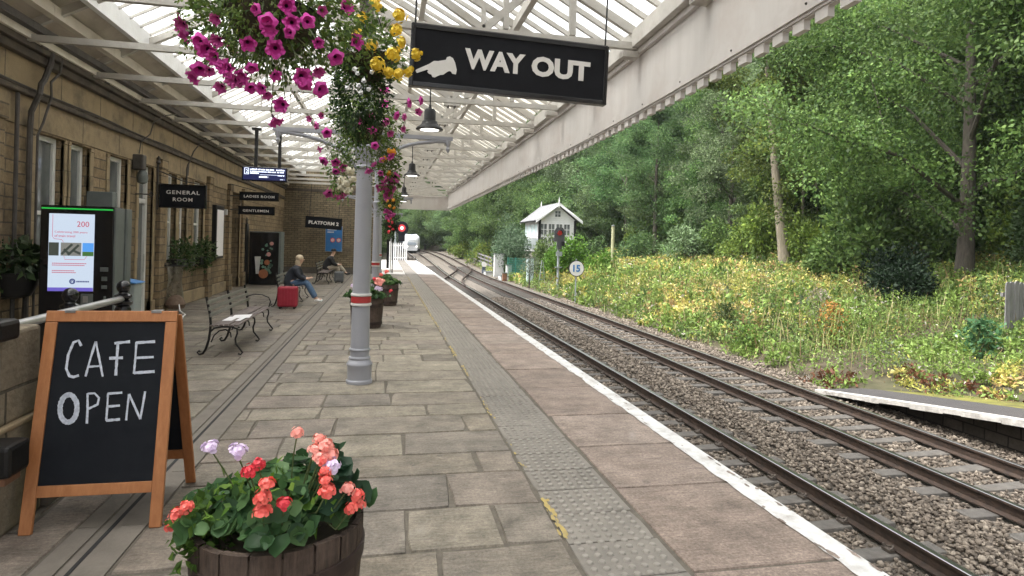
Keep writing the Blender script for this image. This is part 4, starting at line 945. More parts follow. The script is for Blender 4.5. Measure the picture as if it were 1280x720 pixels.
# ------------------------------------------------------------------ chalkboard A-frame
def aboard():
    t=thing('a_board','orange wood framed chalkboard A-board reading CAFE OPEN in chalk','sign',(-1.69,4.42,0))
    b0=Vector((0,4.14,0)); t0=Vector((0,4.42,1.295))   # bottom and top of the front frame (x separately)
    def P(x,v,d=0):
        p=b0.lerp(t0,v); n=Vector((0,-(t0.z-b0.z),(t0.y-b0.y))).normalized(); return Vector((x,p.y,p.z))+n*d
    xl=lambda v: -2.075+(-2.085+2.075)*v; xr=lambda v: -1.305+(-1.325+1.305)*v
    bw=.068; th=.028
    def plank(mb,q,d0,d1):
        """q: 4 (x,v) corners"""
        mb.add([P(x,v,d0) for x,v in q]+[P(x,v,d1) for x,v in q],[(3,2,1,0),(4,5,6,7),(0,1,5,4),(1,2,6,5),(2,3,7,6),(3,0,4,7)])
    front=[]
    m=MB(); plank(m,[(xl(0),0),(xl(0)+bw,0),(xl(.945)+bw,.945),(xl(.945),.945)],-th/2,th/2); m.build('front_leg','wood_orange',t,bevel=.004)
    m=MB(); plank(m,[(xr(0)-bw,0),(xr(0),0),(xr(.945),.945),(xr(.945)-bw,.945)],-th/2,th/2); m.build('front_leg','wood_orange',t,bevel=.004)
    m=MB(); plank(m,[(xl(.945),.947),(xr(.945),.947),(xr(1),1),(xl(1),1)],-th/2,th/2); m.build('top_rail','wood_orange',t,bevel=.004)
    m=MB(); plank(m,[(xl(.2)+bw+.001,.155),(xr(.2)-bw-.001,.155),(xr(.2)-bw-.001,.205),(xl(.2)+bw+.001,.205)],-th/2+.002,th/2-.002); m.build('bottom_rail','wood_orange',t,bevel=.003)
    vb,vt=.206,.946
    m=MB(); plank(m,[(xl(vb)+bw+.001,vb),(xr(vb)-bw-.001,vb),(xr(vt)-bw-.001,vt),(xl(vt)+bw+.001,vt)],-.006,.004); bd=m.build('blackboard','chalkboard',t)
    # chalk writing, board corners in the sketch: TL(145,72) TR(412,72) BR(386,465) BL(107,475)
    def uv(x,y):
        v=(y-72)/(470-72); l=145+(107-145)*v; r=412+(386-412)*v; return (x-l)/(r-l),v
    def Q(x,y,d=.0075):
        u,v=uv(x,y); vv=vt+(vb-vt)*v; a=xl(vv)+bw; b=xr(vv)-bw; return P(a+(b-a)*u,vv,d)
    strokes=[([(203,133),(196,119),(184,124),(172,155),(168,190),(176,208),(186,211),(199,207)],3.6),([(215,210),(226,165),(238,122)],3.2),([(238,122),(248,168),(257,211)],3.2),([(222,186),(252,184)],2.8),
     ([(289,209),(291,165),(293,123)],4),([(284,127),(300,125),(323,123)],4),([(272,165),(306,164)],4),([(339,124),(337,165),(334,205)],3.2),([(338,126),(386,123)],4),([(336,165),(383,163)],4),([(334,203),(386,200)],4),
     ([(221,326),(222,290),(221,252)],3.2),([(221,253),(238,252),(249,264),(246,280),(222,291)],3.2),([(268,321),(270,285),(271,253)],3),([(270,254),(306,252)],3.6),([(268,286),(301,284)],3.4),([(268,320),(302,318)],3.6),
     ([(317,321),(320,286),(323,256)],3.2),([(323,256),(338,288),(352,319)],3.2),([(352,319),(358,284),(363,250)],3.2)]
    m=MB()
    def stroke(pts,w_):
        rg=random.Random(len(m.v)); q=[]
        for (x0,y0),(x1,y1) in zip(pts[:-1],pts[1:]):
            n=max(2,int(math.hypot(x1-x0,y1-y0)/6))
            q+=[(x0+(x1-x0)*i/n,y0+(y1-y0)*i/n) for i in range(n)]
        q.append(pts[-1]); L=[];Rr=[]
        for i,(x,y) in enumerate(q):
            a=q[max(i-1,0)]; b=q[min(i+1,len(q)-1)]; dx,dy=b[0]-a[0],b[1]-a[1]; l=math.hypot(dx,dy) or 1
            ww=w_*rg.uniform(.8,1.2); L.append(Q(x-dy/l*ww,y+dx/l*ww)); Rr.append(Q(x+dy/l*ww,y-dx/l*ww))
        n=len(q); m.add(L+Rr,[(i,i+1,n+i+1,n+i) for i in range(n-1)])
    for p,w_ in strokes: stroke(p,w_*.85)
    for k in range(2): stroke([(176+(23-k*5)*math.cos(a),288+(36-k*5)*math.sin(a)) for a in np.linspace(-1.6,4.9,26)],3.8)
    m.build('chalk_lettering','chalk',bd)
    # rear frame
    rb=Vector((0,4.86,0)); rt=Vector((0,4.445,1.27))
    for xa,xb_ in ((-2.07,-2.005),(-1.375,-1.31)):
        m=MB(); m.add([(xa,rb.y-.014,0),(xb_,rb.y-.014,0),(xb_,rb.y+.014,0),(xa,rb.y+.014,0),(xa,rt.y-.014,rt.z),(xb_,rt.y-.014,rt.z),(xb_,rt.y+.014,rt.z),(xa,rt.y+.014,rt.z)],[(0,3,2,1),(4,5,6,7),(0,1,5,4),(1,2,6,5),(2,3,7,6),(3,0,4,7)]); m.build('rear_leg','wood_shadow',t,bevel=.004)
    def rr(z0,z1,d0,d1,x0=-2.004,x1=-1.376):
        f=lambda z: rb.y+(rt.y-rb.y)*z/rt.z
        m=MB(); m.add([(x0,f(z0)+d0,z0),(x1,f(z0)+d0,z0),(x1,f(z0)+d1,z0),(x0,f(z0)+d1,z0),(x0,f(z1)+d0,z1),(x1,f(z1)+d0,z1),(x1,f(z1)+d1,z1),(x0,f(z1)+d1,z1)],[(0,3,2,1),(4,5,6,7),(0,1,5,4),(1,2,6,5),(2,3,7,6),(3,0,4,7)]); return m
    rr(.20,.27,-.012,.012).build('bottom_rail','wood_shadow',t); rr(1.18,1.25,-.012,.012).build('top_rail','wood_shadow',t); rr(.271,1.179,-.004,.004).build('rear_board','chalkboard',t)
    for x in (-1.95,-1.45):
        m=MB(); m.box((x-.03,4.40,1.285),(x+.03,4.46,1.30)); m.build('hinge','steel',t)
aboard()
# ------------------------------------------------------------------ pier and railings at the corner of the ramp
t=thing('stone_pier','pale stone gate pier at the frame edge carrying two black timbers','pier',(-2.3,4.3,0))
m=MB(); m.box((-2.72,4.06,0),(-2.15,4.55,.62)); m.box((-2.70,4.08,.645),(-2.165,4.53,1.2)); m.build('shaft','pier_stone',t,bevel=.025)
m=MB(); m.box((-2.74,4.04,.615),(-2.135,4.57,.648)); m.build('course','ashlar',t,bevel=.01)
for z0,z1,xr_ in ((1.17,1.29,-2.065),(.42,.60,-2.0)):
    m=MB(); m.box((-2.9,3.88,z0),(xr_,4.10,z1)); m.build('timber','timber_black',t,bevel=.025)
m=MB(); m.box((-2.9,3.9,.38),(-2.03,4.05,.42)); m.build('red_batten','rust',t)
t=thing('handrail','steel handrail with ball topped black posts beside the ramp','railing',(-2.6,6,0))
m=MB(); m.tube([(-2.53,4.4,1.13),(-2.57,5.6,1.13),(-2.62,6.95,1.13)],.034,10); m.build('top_rail','steel',t,smooth=True)
m=MB(); m.tube([(-2.53,4.4,.52),(-2.62,6.95,.52)],.026,8); m.build('lower_rail','black_iron',t,smooth=True)
for (x,y) in ((-2.66,6.0),(-2.62,7.0)):
    C=(x,y,0); m=MB(); m.lathe([(.075,0),(.08,.05),(.055,.08),(.05,.9),(.07,.95),(.075,1.02),(.06,1.05),(.085,1.07),(.09,1.10),(.045,1.12)],C,18); p=m.build('post','black_gloss',t,smooth=True)
    m=MB(); m.lathe([(.04,1.115),(.075,1.14),(.078,1.165),(.045,1.18),(.04,1.195),(.058,1.22),(.064,1.25),(.058,1.28),(.035,1.305),(.002,1.315)],C,18); m.build('ball_finial','black_gloss',p,smooth=True)
t=thing('low_kerb','bluish grey painted kerb running back from the stone pier','kerb',(-2.3,5,0))
m=MB(); m.box((-2.42,4.55,0),(-2.12,5.7,.10)); m.build('kerb','dark_stone',t,bevel=.01)
m=MB(); m.box((-2.40,4.60,.10),(-2.22,5.65,.30)); m.build('upstand','kerb_blue',t,bevel=.015)
# ------------------------------------------------------------------ ticket machine
y=9.5; t=thing('ticket_machine','black ticket machine with a bright portrait screen and green light strip','ticket machine',(-4.13,9.65,0))
m=MB(); m.box((-4.60,y,0),(-3.70,y+.3,2.16)); m.build('body','black_gloss',t,bevel=.012)
m=MB(); m.box((-3.70,y+.012,.02),(-3.675,y+.30,2.145)); m.build('side_panel','zinc_grey',t,bevel=.006)
m=MB(); m.box((-4.585,y-.008,2.105),(-3.71,y-.001,2.125)); m.build('light_strip','led_green',t)
yf=y-.006
m=MB(); m.box((-4.49,yf,.985),(-3.935,y-.001,2.045)); sc_=m.build('screen','screen_white',t)
m=MB(); m.box((-4.49,yf-.003,.985),(-3.935,yf-.0005,1.035)); m.build('footer','screen_purple',sc_)
e=yf-.002
m=MB(); m.box((-4.475,e,1.68),(-4.30,yf-.0004,1.50)) if False else None
def pic(x0,x1,z0,z1,mt,nm='picture'): 
    b=MB(); b.box((x0,yf-.003,z0),(x1,yf-.0005,z1)); return b.build(nm,mt,sc_)
pic(-4.485,-4.365,1.47,1.65,'scr_dark'); pic(-4.34,-4.09,1.47,1.65,'scr_grey'); pic(-4.075,-3.938,1.53,1.65,'scr_sky'); pic(-4.075,-3.938,1.47,1.529,'scr_grass')
b=MB(); 
for k,(xa,za,xb_,zb) in enumerate([(-4.33,1.49,-4.2,1.63),(-4.25,1.48,-4.12,1.62),(-4.47,1.5,-4.38,1.62),(-4.2,1.55,-4.1,1.5),(-4.3,1.56,-4.24,1.5)]): b.beam((xa,yf-.005,za),(xb_,yf-.005,zb),.03,.003,up=(0,1,0))
b.build('picture_detail','scr_dark',sc_)
b=MB(); b.text('200',(-4.15,yf,1.87),X_,Z_,.075,width=.15,ext=.003); b.text('Celebrating 200 years',(-4.42,yf,1.775),X_,Z_,.034,width=.40,ext=.003); b.text('of train travel',(-4.42,yf,1.725),X_,Z_,.034,width=.25,ext=.003)
for (xa,xb_,z) in ((-4.44,-4.03,1.36),(-4.44,-4.05,1.335),(-4.44,-4.18,1.26),(-4.44,-4.16,1.235)):
    x=xa
    while x<xb_: b.box((x,yf-.003,z),(x+.016,yf-.0005,z+.011)); x+=.021
b.tube([(-4.445,yf-.002,2.03),(-4.445,yf-.002,1.73),(-4.42,yf-.002,1.70),(-4.33,yf-.002,1.69),(-4.31,yf-.002,1.655)],.0028,4); b.tube([(-4.30,yf-.002,1.468),(-4.29,yf-.002,1.42),(-4.05,yf-.002,1.42),(-4.02,yf-.002,1.468)],.0028,4)
b.build('screen_text','scr_red',sc_)
b=MB(); b.tube([(-4.19+.03*math.cos(a),yf-.002,1.12+.03*math.sin(a)) for a in np.linspace(0,6.28,14)[:-1]],.009,4,closed=True); b.tube([(-4.203,yf-.002,1.105),(-4.203,yf-.002,1.125),(-4.19,yf-.002,1.135),(-4.177,yf-.002,1.125),(-4.177,yf-.002,1.105)],.005,4)
x=-4.14
while x<-4.0: b.box((x,yf-.003,1.108),(x+.015,yf-.0005,1.128)); x+=.02
b.build('logo','scr_navy',sc_)
for (x0,x1,z0,z1) in ((-3.85,-3.75,1.26,1.32),(-3.83,-3.76,1.13,1.19),(-3.83,-3.76,1.02,1.07),(-3.80,-3.77,.83,.92),(-4.08,-3.93,.80,.95)):
    b=MB(); b.box((x0,y-.018,z0),(x1,y-.001,z1)); b.build('card_slot','zinc_grey',t,bevel=.005)
b=MB(); b.box((-4.05,y-.022,.83),(-3.99,y-.0185,.92)); b.build('keypad','steel',t)
b=MB(); b.box((-4.45,y-.02,.30),(-3.9,y-.001,.46)); b.build('ticket_tray','vend_dark',t)
t=thing('equipment_cabinet','grey steel cabinet standing behind the ticket machine','cabinet',(-4.1,9.98,0))
m=MB(); m.box((-4.6,9.87,0),(-3.675,10.07,2.15)); m.build('body','zinc_grey',t,bevel=.012)
m=MB(); m.box((-4.22,9.90,2.15),(-3.88,10.06,2.39)); m.build('top_unit','zinc_grey',t,bevel=.01)
m=MB(); m.box((-3.674,9.90,.15),(-3.67,10.04,2.0)); m.build('door','zinc_grey',t)
# litter bin with blue sloped lid and draped clear sack
t=thing('litter_bin','slim grey bin with a sloping blue lid beside the white door','bin',(-4.35,12.3,0))
m=MB(); m.box((-4.60,12.12,0),(-4.36,12.48,.90)); m.build('body','bin_grey',t,bevel=.03)
m=MB(); m.add([(-4.62,12.08,.90),(-4.32,12.08,.90),(-4.32,12.52,.90),(-4.62,12.52,.90),(-4.62,12.08,.98),(-4.32,12.08,.92),(-4.32,12.52,.92),(-4.62,12.52,.98)],[(0,3,2,1),(4,5,6,7),(0,1,5,4),(1,2,6,5),(2,3,7,6),(3,0,4,7)]); m.build('lid','bin_blue',t,bevel=.01)
t=thing('bin_bag','clear plastic bin sack with litter hanging from a hoop under the window','bin bag',(-4.78,15.75,.1))
m=MB(); n=20; vs=[]; prof=[(1.06,.16),(.95,.15),(.75,.14),(.5,.15),(.35,.17),(.2,.17),(.12,.08)]
for z,r in prof:
    for k in range(n): a=2*math.pi*k/n; rr_=r*(1+.12*math.sin(5*a+z*5)+.06*math.sin(9*a-z*9)); vs.append((-4.80+rr_*math.cos(a),15.75+rr_*math.sin(a)*1.05,z))
m.add(vs,[(i*n+k,i*n+(k+1)%n,(i+1)*n+(k+1)%n,(i+1)*n+k) for i in range(len(prof)-1) for k in range(n)]); m.build('sack','bag_film',t,smooth=True)
m=MB(); m.tube([(-4.80+.18*math.cos(a),15.75+.19*math.sin(a),1.07) for a in np.linspace(0,6.28,18)[:-1]],.014,6,closed=True); m.tube([(-5.1,15.75,1.07),(-4.98,15.75,1.07)],.014,6); m.build('hoop','black_iron',t)
m=MB(); m.lathe([(.001,.40),(.10,.38),(.19,.28),(.225,.18),(.19,.09),(.08,.07)],(-4.74,15.6,0),12); m.build('rubbish','litter',t,smooth=True)
pipe('loose_cord','pale cord trailing on the paving below the hanging bin sack',[(-4.15,14.1,.012),(-4.25,14.5,.03),(-4.35,15.0,.012),(-4.55,15.3,.06),(-4.62,15.45,.2)],.014,'cord','paper')
# ------------------------------------------------------------------ vending machine
y=24.4; t=thing('vending_machine','dark vending machine with colourful drinks picture beside the end wall','vending machine',(-4.4,y+.4,0))
m=MB(); m.box((-4.95,y,.02),(-3.83,y+.75,2.0)); m.build('cabinet','zinc_grey',t,bevel=.02)
m=MB(); m.box((-4.93,y-.05,.04),(-3.90,y-.001,1.96)); f_=m.build('front_panel','vend_dark',t,bevel=.01)
rg=random.Random(6); m=MB()
for k in range(26):
    x=rg.uniform(-4.5,-4.05); z=rg.uniform(.45,1.55); r=rg.uniform(.02,.06); m.lathe([(.001,0),(r,0),(r,.004)],(x,y-.054,z),7,axis='Y')
m.build('printed_leaf','vend_green',f_)
for x,z,r,mt in ((-4.42,.42,.17,'vend_orange'),(-4.15,1.55,.07,'vend_pink'),(-4.25,1.15,.08,'vend_pink'),(-4.3,.85,.10,'vend_orange')):
    m=MB(); m.lathe([(.001,0),(r,0),(r,.006)],(x,y-.058,z),16,axis='Y'); m.build('printed_fruit',mt,f_)
m=MB(); m.prism([(-4.74,y-.058,1.06),(-4.52,y-.058,1.06),(-4.58,y-.058,.42),(-4.68,y-.058,.42)],(0,-.004,0)); m.build('printed_glass','cab_grey',f_)
t=thing('equipment_cupboard','tall narrow black cupboard on the wall beside the vending machine','cupboard',(-5.0,24.2,0))
m=MB(); m.box((-5.10,23.98,.02),(-4.965,24.38,2.25)); m.build('case','black_iron',t,bevel=.01)
m=MB(); m.lathe([(.05,2.25),(.03,2.33),(.05,2.4),(.01,2.5)],(-5.0,24.15,0),10); m.build('finial','gutter_iron',t)
# ------------------------------------------------------------------ benches
def bench(loc,label,L=2.55,first=None,rz=0):
    if first is not None: c=copy_tree(first); c.location=loc; c.rotation_euler=(0,0,rz); c['label']=label; return c
    t=thing('park_bench',label,'bench',loc,'benches along the platform'); x0,y0,_=loc
    def Pp(x,y,z): return (x0+x,y0+y,z)
    for y in (0,L/2,L):
        m=MB()
        # rear scroll leg + back upright, front cabriole leg, arm scroll
        cur=[(-.02,.88),(.0,.78),(.035,.62),(.05,.48),(.045,.38),(.03,.24),(-.01,.10),(-.05,.03),(-.10,.018),(-.125,.05),(-.10,.075),(-.085,.055)]
        m.tube([Pp(a,y,b) for a,b in cur],[.019]*4+[.018]*4+[.014]*4,8)
        cur=[(.05,.36),(.10,.41),(.2,.43),(.34,.43),(.42,.40),(.425,.33),(.40,.25),(.41,.17),(.47,.09),(.505,.04),(.48,.012),(.445,.025)]
        m.tube([Pp(a,y,b) for a,b in cur],.0135,8)
        cur=[(.06,.20),(.10,.30),(.17,.37),(.26,.39),(.33,.34),(.34,.27)]
        m.tube([Pp(a,y,b) for a,b in cur],.010,6)
        if y==L:
            cur=[(.035,.66),(.15,.70),(.30,.69),(.42,.64),(.455,.56),(.43,.47),(.40,.43)]
            m.tube([Pp(a,y,b) for a,b in cur],.011,8)
        m.build('iron_frame','black_iron',t,smooth=True)
    for i in range(6):
        x=.075+i*.068; m=MB(); m.box(Pp(x-.027,-.06,.443+.004*i*(i<4)),Pp(x+.027,L+.06,.463+.004*i*(i<4))); m.build('seat_slat','bench_slat',t,bevel=.005)
    for i in range(3):
        z=.58+i*.095; xx=.030-.02*i; m=MB(); m.box(Pp(xx+.012,-.06,z),Pp(xx+.030,L+.06,z+.055)); m.build('back_slat','bench_back',t,bevel=.005)
    return t
b1=bench((-2.58,9.95,0),'long iron and slat bench with a paper lying on it, the nearest bench')
bench((-2.72,16.75,0),'iron and slat bench where the blonde woman sits',first=b1)
bench((-2.62,25.1,0),'iron and slat bench where the man in a dark cap sits',first=b1)
t=None; m=MB(); m.box((-2.47,10.35,.470),(-2.20,10.85,.474)); m.add([(-2.40,10.6,.477),(-2.14,10.7,.476),(-2.18,11.15,.478),(-2.44,11.05,.478)],[(0,1,2,3)]); o=m.build('newspaper','paper'); tag(o,'white paper lying on the seat of the nearest bench','paper')
# ------------------------------------------------------------------ people (skin modifier figures)
def skin(name,chains,mt,parent,sub=2,root=0):
    """chains: list of [(x,y,z,r),...]; a chain starting with an index joins an earlier vertex"""
    V=[];E=[];Rr=[]
    for ch in chains:
        prev=None
        for p in ch:
            if isinstance(p,int): prev=p; continue
            V.append(p[:3]); Rr.append(p[3]); i=len(V)-1
            if prev is not None: E.append((prev,i))
            prev=i
    me=bpy.data.meshes.new(name); pl=np.array(wloc(parent)) if parent else np.zeros(3)
    me.from_pydata((np.array(V)-pl).tolist(),E,[])
    ob=bpy.data.objects.new(name,me); COL.objects.link(ob)
    md=ob.modifiers.new('s','SKIN'); md.use_smooth_shade=True
    sv=me.skin_vertices[0].data
    for i,r in enumerate(Rr):
        rr=r if isinstance(r,tuple) else (r,r); sv[i].radius=rr; sv[i].use_root=(i==root)
    ob.modifiers.new('u','SUBSURF').levels=sub
    bpy.context.view_layer.update(); dg=bpy.context.evaluated_depsgraph_get(); nm=bpy.data.meshes.new_from_object(ob.evaluated_get(dg))
    bpy.data.objects.remove(ob); bpy.data.meshes.remove(me); nm.name=name
    nm.materials.clear(); nm.materials.append(MATS[mt]); nm.polygons.foreach_set('use_smooth',[True]*len(nm.polygons))
    o=bpy.data.objects.new(name,nm); COL.objects.link(o)
    if parent: o.parent=parent
    return o
def seated(loc,label,top,trous,shoe,hair,hat=False,cross=False,reach=0,s=.93,lean=.10,legx=.44):
    t=thing('person',label,'person',loc); X,Y,Z=loc
    def p(x,y,z,r): return (X+x*s,Y+y*s,Z+z*s,r*s)
    hx=lean  # forward lean at the shoulders
    # body : one continuous skin figure
    pel=p(.0,0,.06,.125); 
    body=[[pel,p(.01,0,.20,.12),p(hx*.6,0,.36,.125),p(hx,0,.50,.085),p(hx+.03,0,.575,.05),p(hx+.075,0,.66,.075),p(hx+.09,0,.74,.085),p(hx+.085,0,.79,.06)]]
    k=[0]
    for sgn in (-1,1):
        lz=.12 if (cross and sgn>0) else 0
        knee=(.42,sgn*.10-(.06*sgn if cross else 0),.10+lz); ank=(legx+.22,sgn*.09-(.10*sgn if cross and sgn>0 else 0),-.36+lz*1.5) if not cross else ((.50,sgn*.08,-.36) if sgn<0 else (.74,-.06,-.12))
        foot=(ank[0]+.16,ank[1],ank[2]-.03)
        body.append([0,p(.10,sgn*.10,.06,.085),p(*knee,.062),p((knee[0]*.4+ank[0]*.6),(knee[1]+ank[1])/2,(knee[2]*.4+ank[2]*.6),.052),p(*ank,.036),p(ank[0]+.06,ank[1],ank[2]-.04,.036),p(*foot,.028)])
        body.append([3,p(hx,sgn*.17,.46,.056),p(hx+.08,sgn*.215,.24,.043),p(hx+.27,sgn*.10,.19,.032),p(hx+.33,sgn*.06,.205,.028),p(hx+.38,sgn*.045,.215,.016)])
    skin('body',body,'skin',t)
    # fingers round the phone / lap
    for sgn in (-1,1):
        for q in range(4):
            b=MB(); yb=sgn*(.045); b.tube([p(hx+.355,yb+sgn*(.012-.012*q),.215+.006*q,1)[:3],p(hx+.395,yb+sgn*(.006-.012*q),.222,1)[:3],p(hx+.41,yb-sgn*(.004+.008*q),.205,1)[:3]],[.0085*s,.0075*s,.006*s],6); b.build('finger','skin',t,smooth=True)
        b=MB(); b.tube([p(hx+.33,sgn*.035,.215,1)[:3],p(hx+.365,sgn*.02,.24,1)[:3],p(hx+.385,sgn*.012,.245,1)[:3]],[.010*s,.009*s,.007*s],6); b.build('thumb','skin',t,smooth=True)
    # face
    b=MB(); hcx,hcz=hx+.085,.715
    b.lathe([(.001,-.018),(.014,-.012),(.010,.012),(.002,.02)],p(hcx+.088,0,hcz-.005,1)[:3],8); b.build('nose','skin',t,smooth=True)
    for sgn in (-1,1):
        b=MB(); b.lathe([(.001,-.008),(.008,0),(.001,.008)],p(hcx+.078,sgn*.03,hcz+.018,1)[:3],8); b.build('eye','black_gloss',t)
        b=MB(); b.lathe([(.002,-.028),(.014,0),(.002,.028)],p(hcx-.005,sgn*.084,hcz-.005,1)[:3],8); b.build('ear','skin',t,smooth=True)
    b=MB(); b.box(p(hcx+.075,-.022,hcz-.052,1)[:3],p(hcx+.083,.022,hcz-.044,1)[:3]); b.build('mouth','poster_red',t)
    # clothes
    ja=[[p(-.02,0,-.03,.185),p(-.02,0,.10,.18),p(-.015,0,.22,.168),p(hx*.55,0,.36,.175),p(hx-.01,0,.485,.13),p(hx+.02,0,.555,.07)]]
    for sgn in (-1,1): ja.append([4,p(hx,sgn*.19,.45,.09),p(hx+.08,sgn*.235,.235,.075),p(hx+.25,sgn*.115,.19,.055)])
    skin('jacket',ja,top,t)
    tr=[[p(-.01,0,.05,.155),p(.0,0,.14,.15)]]
    for sgn in (-1,1):
        lz=.12 if (cross and sgn>0) else 0
        knee=(.42,sgn*.10-(.06*sgn if cross else 0),.10+lz); ank=(legx+.22,sgn*.09,-.36) if not cross else ((.50,sgn*.08,-.36) if sgn<0 else (.74,-.06,-.12))
        tr.append([0,p(.12,sgn*.10,.065,.102),p(*knee,.083),p((knee[0]*.4+ank[0]*.6),(knee[1]+ank[1])/2,(knee[2]*.4+ank[2]*.6),.078),p(ank[0]-.01,ank[1],ank[2]+.02,.072 if not cross else .05)])
        sh=[[p(ank[0]-.03,ank[1],ank[2]-.02,.045),p(ank[0]+.06,ank[1],ank[2]-.045,.044),p(ank[0]+.18,ank[1],ank[2]-.055+(.03 if cross and sgn>0 else 0),.036)]]
        skin('shoe',sh,shoe,t)
    skin('trousers',tr,trous,t)
    if hat:
        b=MB(); c=p(hcx-.005,0,hcz+.045,1)[:3]; b.lathe([(.098*s,-.02),(.102*s,.0),(.095*s,.05),(.06*s,.085),(.002,.095)],c,18); b.box((c[0]+.06,c[1]-.06,c[2]-.025),(c[0]+.155,c[1]+.06,c[2]-.012)); b.build('cap',hair,t,smooth=True)
    else:
        b=MB(); c=p(hcx-.034,0,hcz+.032,1)[:3]; n=16
        b.lathe([(.002,-.075*s),(.075*s,-.06*s),(.103*s,-.01*s),(.101*s,.04*s),(.07*s,.085*s),(.03*s,.1*s),(.002,.103*s)],c,n)
        c2=p(hcx-.062,0,hcz-.07,1)[:3]; b.lathe([(.002,-.135*s),(.05*s,-.125*s),(.078*s,-.06*s),(.082*s,.02*s),(.06*s,.08*s),(.002,.1*s)],c2,n)
        o=b.build('hair',hair,t,smooth=True)
    return t
wz=.463
w_=seated((-2.45,17.3,wz+.06),'blonde woman in a dark jacket and jeans looking down at her phone','cloth_navy','denim','shoe_white','hair_blonde',lean=.17,s=.97,legx=.46)
o=MB().box((-2.095,17.25,.735),(-2.085,17.35,.80)).build('phone','black_gloss'); tag(o,'black phone held in the blonde woman\'s hands','phone'); 
m_=seated((-2.32,26.4,wz+.06),'man in a dark cap and black coat sitting cross legged on the far bench','cloth_black','trouser_beige','cloth_black','cloth_black',hat=True,cross=True,lean=.16,s=1.02)
def suitcase(x0,x1,y,h,mt,label,dp=.26):
    t=thing('suitcase',label,'suitcase',((x0+x1)/2,y,0))
    m=MB(); m.box((x0,y-dp/2,.05),(x1,y+dp/2,h)); m.build('shell',mt,t,bevel=.045)
    for k in range(5):
        xx=x0+.09+k*(x1-x0-.18)/4; m=MB(); m.box((xx-.012,y-dp/2-.008,.10),(xx+.012,y-dp/2+.004,h-.06)); m.build('rib',mt,t,bevel=.004)
    for xx in (x0+.07,x1-.07):
        for yy_ in (y-dp*.35,y+dp*.35):
            m=MB(); m.lathe([(.028,-.015),(.028,.015)],(xx,yy_,.028),12,axis='Y'); m.build('wheel','black_iron',t)
    m=MB(); xm=(x0+x1)/2; m.tube([(xm-.09,y,h-.01),(xm-.09,y,h+.025),(xm+.09,y,h+.025),(xm+.09,y,h-.01)],.011,6); m.build('handle','black_iron',t)
suitcase(-2.62,-2.14,16.42,.56,'case_red','bright red suitcase standing at the end of the blonde woman\'s bench')
suitcase(-2.0,-1.62,26.0,.46,'case_grey','grey suitcase standing by the man in the dark cap')
# ------------------------------------------------------------------ plants : flowers, barrels, baskets, planters
def petunia(name,mt,R_=.045,lob=5,seed=0):
    rg=random.Random(seed); m=MB(); n=20; rings=[(.10,-.055),(.22,-.026),(.62,.004),(1.0,(-.012,.004,.010)[seed%3])]
    vs=[(0,0,-.065)]
    for q,(f,z) in enumerate(rings):
        for k in range(n):
            a=2*math.pi*k/n; rr=R_*f*(1+(.15 if q==3 else .04)*math.cos(lob*a+seed)+rg.uniform(-.04,.04)*(q>1)); vs.append((rr*math.cos(a),rr*math.sin(a),z+(.010*math.sin(lob*a*2+seed)+rg.uniform(-.004,.004) if q==3 else 0)))
    fs=[(0,1+(k+1)%n,1+k) for k in range(n)]; fs=[f[::-1] for f in fs]; mi=[1]*n
    for q in range(3):
        for k in range(n): fs.append((1+q*n+k,1+q*n+(k+1)%n,1+(q+1)*n+(k+1)%n,1+(q+1)*n+k)); mi.append(1 if q==0 else (2 if q==1 else 0))
    for f,i in zip(fs,mi): m.f.append(list(f)); m.m.append(i); m.a.append(.5)
    m.v=vs; 
    me=m.build(name,[mt,'pet_eye','pet_throat' if mt=='pet_mag' else mt] if mt in('pet_mag','pet_pink') else [mt,mt,mt],None,smooth=True); d=me.data; bpy.data.objects.remove(me); return d
def rosette(name,mt,R_=.05,layers=4,per=9,seed=0,dome=.6):
    """double flower / flower cluster: many small cupped petals over a dome"""
    rg=random.Random(seed); m=MB(); m.lathe([(.02*R_,-R_*.25),(R_*.55,-R_*.1),(R_*.74,R_*dome*.3),(R_*.5,R_*dome*.66),(.02*R_,R_*dome*.8)],(0,0,0),9,caps=False)
    for l in range(layers):
        el=(l+.5)/layers*math.pi/2
        for k in range(max(3,int(per*math.cos(el)+2))):
            a=rg.uniform(0,6.28); e=el+rg.uniform(-.2,.2)
            d=Vector((math.cos(a)*math.cos(e),math.sin(a)*math.cos(e),math.sin(e)*dome)); c=d*R_*rg.uniform(.7,1)
            u=d.cross(Vector((rg.uniform(-1,1),rg.uniform(-1,1),.3))).normalized(); w2=d.cross(u); s_=R_*rg.uniform(.24,.40)
            tp=c+d.normalized()*s_*.15
            m.add([c+d*s_*.05]+[tp+(u*math.cos(t)+w2*math.sin(t))*s_*rg.uniform(.8,1.15)+d*rg.uniform(-.1,.25)*s_ for t in np.linspace(0,6.283,7)[:-1]],[(0,1+i,1+(i+1)%6) for i in range(6)])
    me=m.build(name,mt,None); d=me.data; bpy.data.objects.remove(me); return d
PET=[petunia('petunia_a','pet_mag',.047,seed=i) for i in range(3)]; PINK=[petunia('petunia_b','pet_pink',.040,seed=5+i) for i in range(2)]
YEL=[rosette('begonia','beg_yellow',.055,5,8,seed=i) for i in range(2)]; CREAM=[rosette('cream','beg_cream',.06,5,9,seed=3)]; ORG=[rosette('orange','beg_orange',.05,4,7,seed=4)]
WHT=[petunia('lobelia','lob_white',.014,seed=9)]; WHTB=[rosette('whiteb','lob_white',.05,4,8,seed=13)]
